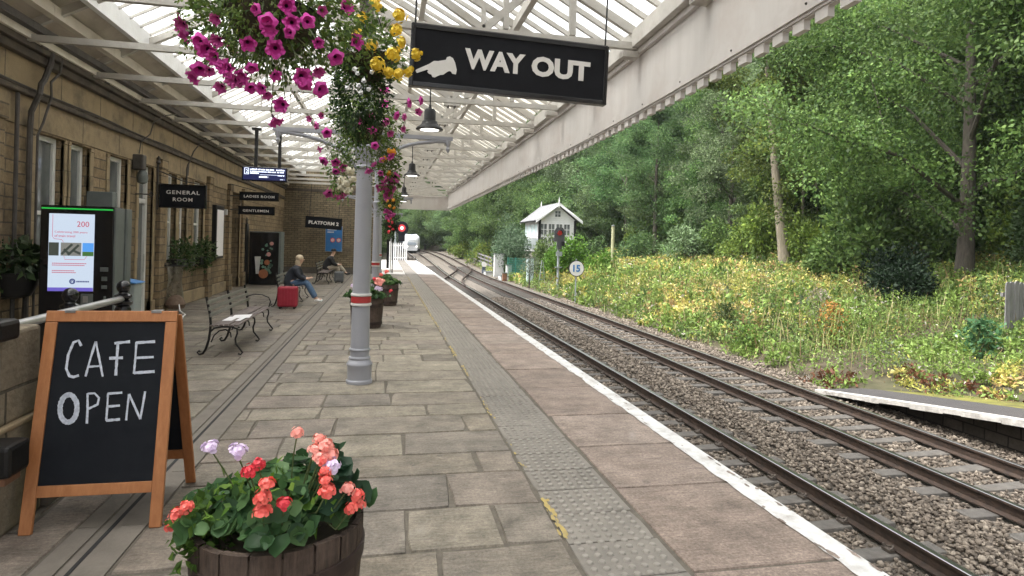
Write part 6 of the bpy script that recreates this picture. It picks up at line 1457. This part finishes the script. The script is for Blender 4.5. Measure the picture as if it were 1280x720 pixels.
bush('lineside_bush','green bush with yellow tips at the foot of the far dark trees',9.8,62,(1.8,2,1.7),2400,.2,[(.16,.22,.04),(.22,.26,.05),(.08,.14,.04)],7)
bush('lineside_bush','yellow green bush beside the track towards the distant train',8.9,74,(1.6,3,1.5),2200,.22,[(.20,.25,.05),(.13,.2,.05)],8)
for i,(x,y,r,l,c) in enumerate([(20,19,1.7,'leafy undergrowth bush between the sycamore and the leaning tree',LG),(16.9,20.5,1.3,'green undergrowth bush at the wood edge right of the leaning tree',LG),(18.8,29.5,1.8,'bright undergrowth bush left of the leaning tree',LY),(17.6,33.5,1.9,'green undergrowth bush left of the bright one at the wood edge',LB),(16.5,39,1.9,'dark undergrowth bush behind the old wooden pole',LD),(19.5,11.5,1.8,'green undergrowth bush behind the paling fence',LG),(15.8,11.3,1.1,'low green bush beside the paling fence',LG+LY),(23,26,1.8,'dark undergrowth bush inside the wood behind the saplings',LD),(15.3,45,1.6,'dark bush right of the signal box under the trees',LD),(21.5,15.4,1.9,'dark undergrowth bush behind the thick trunk',LD)]):
    bush('undergrowth_bush',l,x,y,(r,r,r*1.05),2600,.17,c,30+i)
# undergrowth along the wood edge : copies of three shrub shapes
protos=[]
for k,(c,l) in enumerate([(LG,'mid'),(LY,'light'),(LD+LB,'dark')]):
    b_=bush('undergrowth_shrub','%s green shrub filling the gap between the trunks at the wood edge'%l,17.5+k*1.2,9+k*3,(1.6,1.6,2.1),3000,.19,c,60+k); b_['group']='shrubs at the wood edge, '+l; protos.append(b_)
ru=random.Random(5)
for i in range(46):
    y=4+i*1.55+ru.uniform(-.5,.5); x=19.2+ru.uniform(-1.2,4.5)-(1.2 if y>40 else 0)
    if 14<y<18 and x<20: x+=3
    c=copy_tree(protos[ru.choice([0,0,1,2,2])]); c.location=(x,y,gz(x,y)-.1); c.rotation_euler=(0,0,ru.uniform(0,6.28)); k_=ru.uniform(.75,1.35); c.scale=(k_,k_,k_*ru.uniform(.9,1.3))
# weed bank : countless herbs
def weeds():
    rg=np.random.default_rng(3); N=17000
    u=rg.random(N); y=3+58*u**1.5; x=8.75+rg.random(N)**.9*(13-.0*y)
    edge=np.where(y<10.6,9.75,8.75+.12*np.sin(y*.9)); keep=(x>edge)&~((x>10.9)&(x<14.4)&(y>44)&(y<51)); x=x[keep];y=y[keep];edge=edge[keep];n=len(x)
    z=np.array([gz(a,b) for a,b in zip(x,y)])
    q=np.array([mnoise.noise((a*.22,b*.16,0.3)) for a,b in zip(x,y)]); q2=np.array([mnoise.noise((a*.5,b*.4,7.3)) for a,b in zip(x,y)])
    dist=x-edge
    h=(.25+.55*np.clip(dist/2.2,0,1))*rg.uniform(.65,1.35,n)*(1+.55*q2)
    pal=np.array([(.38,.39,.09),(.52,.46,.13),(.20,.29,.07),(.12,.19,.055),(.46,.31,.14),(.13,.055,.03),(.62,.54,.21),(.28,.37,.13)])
    k=np.zeros(n,int); q3=np.array([mnoise.noise((a*1.25,b*.95,5.5)) for a,b in zip(x,y)]); q4=np.array([mnoise.noise((a*.9,b*.8,15.5)) for a,b in zip(x,y)]); r=np.clip(.5+.75*q3+.16*rg.normal(size=n),0,.999)
    yel=np.clip(.5+1.2*q+.018*(y-18),0.05,.93)
    k=np.where(r<yel*.30,0,np.where(r<yel*.55,1,np.where(r<yel*.68,6,np.where(r<yel*.76,4,np.where(r<.88,2,3)))))
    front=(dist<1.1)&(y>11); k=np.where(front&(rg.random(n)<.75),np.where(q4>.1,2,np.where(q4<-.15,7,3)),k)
    redz=(y<11.5)&(dist<.75); k=np.where(redz&(rg.random(n)<.4),5,k); h=np.where(redz,h*.38,h)
    h=h*np.where(x>13.5,.72,1.0)
    fz=(x>10.4)&(y<12.2)&(y>7); h=np.where(fz,h*.4,h)
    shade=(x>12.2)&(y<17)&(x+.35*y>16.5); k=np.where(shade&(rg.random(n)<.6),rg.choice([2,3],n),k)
    L=np.where(y<14,30,np.where(y<25,20,13)); idx=np.repeat(np.arange(n),L); M=len(idx)
    t=rg.random(M)**.7; spread=.11*(1-.4*t)
    ln=rg.normal(0,.16,(n,2))
    P=np.stack([x[idx]+rg.normal(size=M)*spread+ln[idx,0]*t*h[idx],y[idx]+rg.normal(size=M)*spread+ln[idx,1]*t*h[idx],z[idx]+.02+t*h[idx]],1)
    D=rg.normal(size=(M,3)); D[:,2]+=.15
    size=np.where(y[idx]<14,.085,np.where(y[idx]<25,.115,.16))*rg.uniform(.6,1.4,M)*np.clip(1+.7*q4,.55,1.6)[idx]
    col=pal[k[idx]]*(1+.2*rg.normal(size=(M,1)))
    fl=rg.random(M)<.02; col[fl]=(.6,.55,.5)
    top=t>.86; col=np.where(top[:,None]&(rg.random(M)<.3)[:,None],col*1.3,col)
    V,F=leaf_arrays(P,D,size,.42,.1,rg)
    # denser bushy clumps standing among the herbs
    nc=420; cy_=4.5+50*rg.random(nc)**1.5; cx_=9.6+rg.random(nc)*8.5; okc=~((cx_>10.4)&(cy_<12.2))&~((cx_>10.6)&(cx_<14.6)&(cy_>43.5)&(cy_<51.5))&~((cy_<11)&(cx_<10.6)); cx_=cx_[okc]; cy_=cy_[okc]; nc=len(cx_)
    cr=rg.uniform(.22,.6,nc); ch=rg.uniform(.35,.95,nc); cz=np.array([gz(a,b) for a,b in zip(cx_,cy_)]); per=np.where(cy_<15,150,np.where(cy_<26,90,50)); ic=np.repeat(np.arange(nc),per); mc=len(ic)
    dd=unit(rg.normal(size=(mc,3))); dd[:,2]=np.abs(dd[:,2]); rr_=rg.random(mc)**.4
    Pc=np.stack([cx_[ic]+dd[:,0]*cr[ic]*rr_,cy_[ic]+dd[:,1]*cr[ic]*rr_,cz[ic]+.05+dd[:,2]*ch[ic]*rr_],1); Dc=dd+rg.normal(size=(mc,3))*.5
    cp=np.array([(.10,.17,.05),(.14,.23,.06),(.07,.115,.04),(.22,.28,.09),(.33,.31,.10),(.27,.19,.10),(.16,.20,.12)])[rg.choice(7,nc,p=[.22,.22,.18,.14,.10,.05,.09])]
    sz=np.where(cy_[ic]<15,.085,np.where(cy_[ic]<26,.12,.17))*rg.uniform(.55,1.4,mc)*rg.uniform(.6,1.4,nc)[ic]
    Vc,Fc=leaf_arrays(Pc,Dc,sz,.5,.1,rg); F=np.concatenate([F,Fc+len(V)]); V=np.concatenate([V,Vc]); col=np.concatenate([col,cp[ic]*(1+.15*rg.normal(size=(mc,1)))]); M=len(V)//4
    nb=26000; j=rg.integers(0,n,nb); bp_=np.stack([x[j]+rg.normal(0,.2,nb),y[j]+rg.normal(0,.2,nb),z[j]],1); bd=np.stack([rg.normal(0,.22,nb),rg.normal(0,.22,nb),np.ones(nb)],1)
    bl=h[j]*rg.uniform(.7,1.35,nb)*np.where(redz[j],.6,1); Vb,Fb=leaf_arrays(bp_,bd,bl,.016,.01,rg); Vb=Vb.reshape(-1,4,3); wd=np.where(y[j]<14,.009,.016)
    sd=rg.normal(size=(nb,3)); sd[:,2]=0; sd=unit(sd)*wd[:,None]; mid=bp_+unit(bd)*bl[:,None]*.5; Vb[:,1]=mid+sd; Vb[:,3]=mid-sd; Vb=Vb.reshape(-1,3)
    cb_=palette(nb,[(.40,.36,.17),(.28,.32,.10),(.18,.25,.07),(.30,.20,.11),(.5,.44,.24)],rg)
    V=np.concatenate([V,Vb]); F=np.concatenate([F,Fb+M*4]); col=np.concatenate([col,cb_])
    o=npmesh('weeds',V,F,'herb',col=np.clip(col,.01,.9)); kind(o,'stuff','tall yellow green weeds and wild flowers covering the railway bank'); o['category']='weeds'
    # stems
weeds()
# grass and ivy floor of the wood (ground cover)
def cover():
    rg=np.random.default_rng(6); N=52000
    y=rg.uniform(2,110,N); x=17+rg.random(N)**1.3*40; z=np.array([gz(a,b) for a,b in zip(x,y)])
    P=np.stack([x,y,z+rg.random(N)**2*.7],1); D=rg.normal(size=(N,3)); D[:,2]+=.3
    V,F=leaf_arrays(P,D,.2*rg.uniform(.6,1.4,N),.5,.1,rg); o=npmesh('ground_cover',V,F,'herb',col=palette(N,LD+LG,rg)); kind(o,'stuff','ivy and fern ground cover on the wood floor'); o['category']='ground cover'
cover()
# single plants that stand out
def spike(name,label,x,y,h,N,size,cols,seed):
    z=gz(x,y); t=thing(name,label,'plant',(x,y,z)); rg=np.random.default_rng(seed); m=MB()
    for k in range(9): m.tube([(x,y,z),(x+rg.normal()*.1,y+rg.normal()*.1,z+h*.6),(x+rg.normal()*.22,y+rg.normal()*.22,z+h*rg.uniform(.8,1.05))],[.012,.009,.004],4)
    m.build('stem','stem_green',t); tt=rg.random(N)**.8; P=np.stack([x+rg.normal(size=N)*.17*(1.1-.5*tt),y+rg.normal(size=N)*.17,z+tt*h],1); D=rg.normal(size=(N,3)); V,F=leaf_arrays(P,D,size*rg.uniform(.6,1.3,N),.45,.1,rg); npmesh('foliage',V,F,'herb',t,col=palette(N,cols,rg))
spike('dead_fern','orange brown dead fern standing among the green weeds',10.9,13.4,1.15,420,.085,[(.45,.20,.05),(.55,.28,.08),(.35,.14,.04)],3)
spike('pale_thistle','grey pink seeding thistle beside the orange fern',11.2,14.2,1.35,260,.08,[(.32,.27,.22),(.25,.22,.17)],4)
spike('weed_clump','tall light green weed clump at the ballast edge before the bank',9.2,14.4,.75,500,.10,[(.16,.26,.05),(.12,.22,.05)],5)
spike('weed_clump','dark grey green bushy weed in the middle of the yellow bank',9.9,16.6,.9,900,.08,[(.06,.09,.03),(.09,.12,.04)],6)
spike('weed_clump','broad bluish green weed near the paling fence',12.2,10.6,.8,420,.13,[(.09,.20,.09),(.07,.16,.07)],7)
# ------------------------------------------------------------------ paling fence at the frame edge
t=thing('paling_fence','weathered grey paling fence with rounded tops at the edge of the weeds','fence',(14.2,11.5,-.3)); rg=random.Random(3)
for k in range(14):
    a=13.88+k*.155; w_=.125; zt_=1.22+rg.uniform(-.02,.03); yy_=11.5+.02*(k%2)+k*.02; z0=-.5; lean_=rg.uniform(-.015,.015)
    poly=[(a,z0),(a+w_,z0)]+[(a+w_/2+lean_+w_/2*math.cos(q),zt_-w_/2+w_/2*math.sin(q)) for q in np.linspace(0,math.pi,8)]
    m=MB(); m.prism([(x,yy_,z) for x,z in poly],(0,.025,0)); m.build('paling','fence_grey',t)
for z in (.0,.85): m=MB(); m.box((14.15,11.80,z),(16.0,11.86,z+.09)); m.build('rail','fence_grey',t)
# ------------------------------------------------------------------ signal box
X0,X1,Yf,Yb=11.28,14.12,45,49.7; t=thing('signal_box','small white timber signal box with slate gable roof among the bushes','building',(12.7,47,-.6))
ze=3.62; zp=4.86; xm=(X0+X1)/2
m=MB(); m.box((X0+.02,Yf+.02,-.8),(X1-.02,Yb-.02,1.3)); m.build('brick_base','box_brick',t)
m=MB(); m.box((X0,Yf,1.3),(X1,Yb,ze)); m.prism([(X0,Yf,ze),(X1,Yf,ze),(xm,Yf,zp-.12)],(0,Yb-Yf,0)); m.build('wall','white_paint',t)
m=MB(); z=1.36
while z<4.6:
    hw=(X1-X0)/2 if z<ze else (X1-X0)/2*(1-(z-ze)/(zp-.12-ze))
    if hw>.1: m.box((xm-hw,Yf-.012,z),(xm+hw,Yf,z+.008)); 
    if z<ze: m.box((X0-.012,Yf,z),(X0,Yb,z+.008))
    z+=.14
m.build('weatherboard_groove','cab_grey',t)
m=MB(); m.box((X0-.02,Yf+.1,1.36),(X0-.0125,Yb-.05,2.2)); m.build('lower_side_panel','sig_grey',t)
def rf_side(xe,nm):
    m=MB(); dx=xe-xm; sl_=(ze-.0-zp)/( (X0-.28)-xm) if xe<xm else (ze-zp)/((X1+.28)-xm)
    xo=xe; zo=zp+sl_*(xo-xm) if False else ze-.12
    m.add([(xm,Yf-.35,zp),(xo,Yf-.35,zo),(xo,Yb+.35,zo),(xm,Yb+.35,zp),(xm,Yf-.35,zp+.08),(xo,Yf-.35,zo+.08),(xo,Yb+.35,zo+.08),(xm,Yb+.35,zp+.08)],[(0,3,2,1),(4,5,6,7),(0,1,5,4),(1,2,6,5),(2,3,7,6),(3,0,4,7)]); return m.build('roof','slate',t)
r1=rf_side(X0-.32,0); rf_side(X1+.42,0)
for yy_ in (Yf-.36,Yb+.36):
    for xo in (X0-.34,X1+.46):
        m=MB(); zo=ze-.15; s_=-1 if yy_<46 else 1
        m.add([(xm,yy_,zp+.12),(xo,yy_,zo+.13),(xo,yy_,zo-.10),(xm,yy_,zp-.12),(xm,yy_-.04*-s_*-1,zp+.12),(xo,yy_+.04*s_,zo+.13),(xo,yy_+.04*s_,zo-.10),(xm,yy_+.04*s_,zp-.12)],[(0,1,2,3),(7,6,5,4),(0,4,5,1),(1,5,6,2),(2,6,7,3),(3,7,4,0)]); m.build('bargeboard','white_paint',t)
    m=MB(); m.tube([(xm,yy_,zp-.3),(xm,yy_,zp+.2),(xm,yy_,zp+.5)],[.05,.05,.012],8); m.build('finial','white_paint',t)
m=MB(); m.box((X0-.42,Yf-.3,ze-.18),(X0-.30,Yb+.3,ze-.06)); m.build('gutter','black_iron',t)
def sb_win(x0,x1,z0,z1,nx,nz,y=Yf):
    o=MB(); f=.05
    o.box((x0-f,y-.05,z0-f),(x1+f,y-.013,z0)); o.box((x0-f,y-.05,z1),(x1+f,y-.013,z1+f)); o.box((x0-f,y-.05,z0),(x0,y-.013,z1)); o.box((x1,y-.05,z0),(x1+f,y-.013,z1))
    for i in range(1,nx): x=x0+(x1-x0)*i/nx; o.box((x-.018,y-.045,z0),(x+.018,y-.013,z1))
    for i in range(1,nz): z=z0+(z1-z0)*i/nz; o.box((x0,y-.044,z-.018),(x1,y-.0135,z+.018))
    w_=o.build('window','white_paint',t); g=MB(); g.box((x0,y-.03,z0),(x1,y-.012,z1)); g.build('pane','pane',w_)
for x0 in (11.42,12.02,12.62,13.22): sb_win(x0,x0+.45,2.50,3.32,2,2)
for x0 in (11.42,12.02): sb_win(x0,x0+.45,1.9,2.3,2,1)
sb_win(12.5,12.92,3.88,4.32,2,2)
for k in range(4):
    y0=Yf+.35+k*1.08; o=MB(); 
    o.box((X0-.05,y0,2.25),(X0-.013,y0+.9,3.35)); w_=o.build('side_window','white_paint',t); g=MB(); g.box((X0-.06,y0+.08,2.35),(X0-.051,y0+.42,3.27)); g.box((X0-.06,y0+.48,2.35),(X0-.051,y0+.82,3.27)); g.build('pane','cab_blue',w_)
for x,y in ((X0-.02,Yf-.02),(X1-.1,Yf-.02)): m=MB(); m.box((x-.02,y-.03,1.2),(x+.16,y+.12,ze)); m.build('corner_post','black_iron',t)
m=MB(); m.box((X0-.04,Yf-.03,1.22),(X1+.04,Yb,1.34)); m.build('sill_beam','cab_grey',t)
# ------------------------------------------------------------------ signals and small lineside things
x,y=9.48,33.2; zg=-.75; t=thing('railway_signal','grey railway signal post with a dark head and unlit red lens facing the platform','signal',(x,y,zg))
m=MB(); m.tube([(x,y,zg-.2),(x,y,2.2)],.075,10); m.build('post','sig_grey',t,smooth=True)
m=MB(); m.prism([(x-.30,y-.14,1.95),(x+.30,y-.14,1.95),(x+.30,y-.14,2.55),(x+.18,y-.14,2.74),(x-.18,y-.14,2.74),(x-.30,y-.14,2.55)],(0,.05,0)); m.box((x-.13,y-.16,1.55),(x+.13,y-.02,2.15)); m.build('head','sig_dark',t)
m=MB(); m.lathe([(.002,-.03),(.11,-.02),(.145,.0)],(x,y-.15,2.44),18,axis='Y'); m.build('lens','lens_red_off',t)
m=MB(); m.tube([(x+.16*math.cos(a),y-.20,2.44+.16*math.sin(a)) for a in np.linspace(0,math.pi,10)],.03,6); m.box((x+.1,y-.3,1.7),(x+.26,y-.16,1.95)); m.build('hood','black_iron',t)
m=MB(); m.box((x-.17,y-.12,1.15),(x+.17,y-.08,1.4)); m.build('number_plate','sig_grey',t); m=MB(); m.box((x-.18,y-.10,.5),(x+.18,y+.05,.55)); m.box((x-.3,y-.2,zg),(x+.3,y+.2,zg+.12)); m.build('step','sig_grey',t)
x,y=7.80,24.7; x=8.75; y=27.6; 
t=thing('speed_sign','round white speed restriction sign reading 15 on a short post','sign',(x,y,-.85)); zc=.70
m=MB(); m.tube([(x,y,-1.0),(x,y,zc+.45)],.035,8); m.build('post','sig_grey',t)
m=MB(); m.lathe([(.002,-.02),(.375,-.02),(.375,.02),(.002,.02)],(x,y-.06,zc),36,axis='Y'); m.build('plate','black_iron',t)
m=MB(); m.lathe([(.002,-.004),(.345,-.004),(.345,.0),(.002,.0)],(x,y-.081,zc),36,axis='Y'); m.build('face','sign_white',t)
m=MB(); m.text('15',(x-.17,y-.086,zc-.16),X_,Z_,.33,width=.34,ext=.006,bold=.03); m.build('numeral','poster_blue',t)
x,y=13.35,35; t=thing('wooden_pole','short greenish wooden pole standing in the weeds before the dark trees','pole',(x,y,0)); zz=gz(x,y)
m=MB(); m.tube([(x,y,zz-.3),(x,y,2.98)],[.115,.10],10); m.build('shaft','pole_wood',t,smooth=True); m=MB(); m.lathe([(.13,2.98),(.12,3.03),(.02,3.06)],(x,y,0),10); m.build('cap','zinc_grey',t)
# green mesh fence, cabinets, small white signal, sapling
t=thing('mesh_fence','green mesh fence left of the signal box bushes','fence',(9.6,43.5,-.8))
for k in range(6):
    xx=9.0+k*.42; yy_=45.2-k*.9; m=MB(); m.box((xx-.04,yy_-.04,-1),(xx+.04,yy_+.04,.75)); m.build('post','mesh_green',t)
m=MB()
for k in range(40):
    f=k/39*5; xx=9.0+f*.42; yy_=45.2-f*.9; m.box((xx-.012,yy_-.012,-.7),(xx+.012,yy_+.012,.68))
for z in np.arange(-.6,.7,.16): m.beam((9.0,45.2,z),(11.1,40.7,z),.02,.02)
m.build('mesh_panel','mesh_green',t)
def cab(name,label,x,y,w_,d_,z0,z1,mt,cat):
    t=thing(name,label,cat,(x,y,z0)); m=MB(); m.box((x-w_/2,y-d_/2,z0),(x+w_/2,y+d_/2,z1)); m.build('body',mt,t,bevel=.02); m=MB(); m.box((x-w_/2-.03,y-d_/2-.03,z1),(x+w_/2+.03,y+d_/2+.03,z1+.05)); m.build('roof','zinc_grey',t); m=MB(); m.box((x-w_/2+.05,y-d_/2-.012,z0+.1),(x+w_/2-.05,y-d_/2,z1-.06)); m.build('door',mt,t); return t
cab('relay_cabinet','tall pale grey relay cabinet left of the green mesh fence',8.55,46.5,.75,.45,-.8,.95,'cab_grey','cabinet')
cab('relay_cabinet','low white cabinet beside the tall pale grey one',9.1,45.3,.4,.4,-.8,.15,'cab_grey','cabinet')
cab('marker_post','pale blue marker box in front of the green mesh fence',9.15,38.6,.42,.3,-.8,.85,'cab_blue','box')
x,y=9.55,37.0; t=thing('lattice_post','grey lattice marker post between the pale blue box and the signal','post',(x,y,-.8)); 
for xx in (x-.2,x+.2): m=MB(); m.tube([(xx,y,-.9),(x+(xx-x)*.2,y,.8)],.03,6); m.build('leg','sig_grey',t)
for z in (-.4,0,.4): 
    f=1-(z+.9)/1.7*.8; m=MB(); m.tube([(x-.2*f,y,z),(x+.2*f,y,z+.0)],.028,6); m.build('rung','sig_grey',t)
x,y=7.95,47.5+4; x=8.3
t=thing('ground_signal','small white ground signal beside the crossover rails','signal',(8.35,52.5,-.6)); z0=zt(52.5)
m=MB(); m.box((8.2,52.4,z0-.2),(8.5,52.6,z0+.35)); m.build('base','train_blue',t); m=MB(); m.lathe([(.02,-.05),(.22,-.05),(.22,.0),(.02,.0)],(8.35,52.38,z0+.55),16,axis='Y'); m.build('disc','sign_white',t)
x,y=8.55,36.2; t=thing('young_tree','thin young tree standing alone at the ballast edge','tree',(x,y,-.85)); m=MB(); m.tube([(x,y,-.9),(x+.03,y,.0),(x,y,1.3)],[.045,.035,.01],6); m.build('trunk','bark',t)
rg=np.random.default_rng(4); N=700; d=unit(rg.normal(size=(N,3))); P=np.array([x,y,.45])+d*rg.random((N,1))**.5*np.array([.62,.5,.75]); V,F=leaf_arrays(P,d+rg.normal(size=(N,3))*.7,.10*rg.uniform(.6,1.3,N),.5,.1,rg); npmesh('crown',V,F,'herb',t,col=palette(N,[(.11,.14,.09),(.15,.18,.12)],rg))
cab('concrete_block','rusty brown concrete stump at the ballast edge by the crossover',8.35,43.0,.3,.3,-.9,-.35,'rust','block')
# wooden fence far
t=thing('rail_fence','low dark timber fence at the foot of the far dark trees','fence',(8.9,60,-.3))
for k in range(7):
    yy_=53+k*2.2; m=MB(); m.box((9.2-.06,yy_-.06,zt(yy_)-.3),(9.26,yy_+.06,zt(yy_)+1.15)); m.build('post','fence_grey',t)
for z in (.35,.7,1.05): m=MB(); m.beam((9.2,53,zt(53)+z),(9.2,66.2,zt(66.2)+z),.05,.12); m.build('rail','fence_grey',t)
# white gate at the platform end
y=54; t=thing('picket_gate','white picket gate across the open end of the platform','gate',(1.1,y,0))
for x in (.36,1.8): m=MB(); m.box((x-.05,y-.05,0),(x+.05,y+.05,1.68)); m.build('post','white_paint',t)
for k in range(7):
    x=.47+k*.19; m=MB(); m.prism([(x,y-.015,.08),(x+.10,y-.015,.08),(x+.10,y-.015,1.52),(x+.05,y-.015,1.6),(x,y-.015,1.52)],(0,.03,0)); m.build('picket','white_paint',t)
for z in (.25,1.3): m=MB(); m.box((.41,y+.016,z),(1.75,y+.05,z+.1)); m.build('rail','white_paint',t)
t=thing('low_barrier','low dark barrier along the ramp beside the white gate','fence',(2.1,56.3,0))
m=MB(); m.box((.4,56.35,-.2),(2.75,56.45,.22)); m.build('panel','dark_stone',t)
for k in range(8): m=MB(); m.box((.45+k*.32,56.30,-.2),(.51+k*.32,56.345,.30)); m.build('post','black_iron',t)
# red lit signal beyond the platform
x,y=1.46,58; t=thing('lit_signal','glowing red signal on a dark post at the platform end','signal',(x,y,0))
m=MB(); m.tube([(x-.55,y+.1,-.8),(x-.55,y+.1,3.4)],.08,8); m.box((x-.55,y+.02,2.85),(x+.1,y+.12,2.98)); m.build('post','sig_grey',t)
m=MB(); m.lathe([(.02,-.02),(.62,-.02),(.62,.02),(.02,.02)],(x,y,2.94),24,axis='Y'); m.box((x-.3,y-.01,1.7),(x+.3,y+.03,2.4)); m.build('backplate','sign_black',t)
m=MB(); m.lathe([(.002,-.03),(.34,-.03),(.34,.0)],(x,y-.03,2.94),20,axis='Y'); m.build('lens','signal_red_halo',t); m=MB(); m.lathe([(.002,-.02),(.16,-.02),(.16,.0)],(x,y-.065,2.94),16,axis='Y'); m.build('lamp_core','signal_red_core',t)  # wide red disc paints the glow around the pale lamp core
# ------------------------------------------------------------------ train
def train():
    yf=84; xc=4.05-.0008*26**2; zr=zt(yf); t=thing('passenger_train','dark blue passenger train, nose coloured as white glare, approaching on the near line','train',(xc,yf,zr))
    W=1.18; H=2.35
    # body as a swept rounded section
    sec=[(-W*.86,.25),(-W,.45),(-W,1.55),(-W*.93,2.1),(-W*.6,2.45),(0,H),(W*.6,2.45),(W*.93,2.1),(W,1.55),(W,.45),(W*.86,.25)]
    st=[(0,.62,.35),(.35,.86,.15),(1.0,.97,.03),(1.8,1,0),(30,1,0)]
    m=MB(); n=len(sec); vs=[]
    for dy,s_,dz in st:
        y=yf+dy; off=-.0008*max(0,y-58)**2+.0008*26**2; z=zt(y)
        vs+=[(xc+off+a*s_,y,z+b*s_+dz*b*.25) for a,b in sec]
    m.add(vs,[(i*n+k,(i+1)*n+k,(i+1)*n+(k+1)%n,i*n+(k+1)%n) for i in range(2,len(st)-1) for k in range(n)]); m.build('carriage_body','train_blue',t,smooth=True)
    m=MB(); m.add(vs[:3*n],[(i*n+k,(i+1)*n+k,(i+1)*n+(k+1)%n,i*n+(k+1)%n) for i in range(2) for k in range(n)]+[tuple(range(n))]); m.build('glare_nose','train_glare',t,smooth=True)
    m=MB(); y=yf-.015; m.prism([(xc-.62,y,zr+.95),(xc+.62,y,zr+.95),(xc+.5,y,zr+1.3),(xc-.5,y,zr+1.3)],(0,-.02,0)); m.build('windscreen','train_pale',t)
    m=MB(); m.box((xc-1.1,yf+.1,zr+.05),(xc+1.1,yf+1.2,zr+.42)); m.box((xc-1.15,yf+1.2,zr+.0),(xc+1.1,yf+16,zr+.3)); m.build('underframe','black_iron',t)
    for sx in (-.62,.62): m=MB(); m.lathe([(.002,-.02),(.09,-.02),(.09,.02)],(xc+sx,yf+.0,zr+.75),12,axis='Y'); m.build('headlight','headlight',t)
    for k in range(7):
        y=yf+4+k*3.4; off=-.0008*(y-58)**2+.0008*26**2; m=MB(); m.box((xc+off-W-.02,y,zt(y)+1.3),(xc+off-W+.01,y+2.2,zt(y)+1.95)); m.build('window','pane',t)
train()
# ------------------------------------------------------------------ air
HZ=MB(); HZ.box((-152,-62,-3.2),(182,232,88)); hz=HZ.build('haze',[]) if False else None
m_=bpy.data.materials.new('haze'); m_.use_nodes=True; nt=m_.node_tree; nt.nodes.remove(nt.nodes['Principled BSDF'])
pv=nt.nodes.new('ShaderNodeVolumePrincipled'); pv.inputs['Color'].default_value=(.86,.92,.97,1); pv.inputs['Density'].default_value=.00035; pv.inputs['Anisotropy'].default_value=.2
nt.links.new(pv.outputs[0],nt.nodes['Material Output'].inputs['Volume']); MATS['haze']=m_
hb=MB(); hb.box((-152,-62,-3.2),(182,232,88)); kind(hb.build('haze','haze'),'stuff','thin pale haze in the valley air')
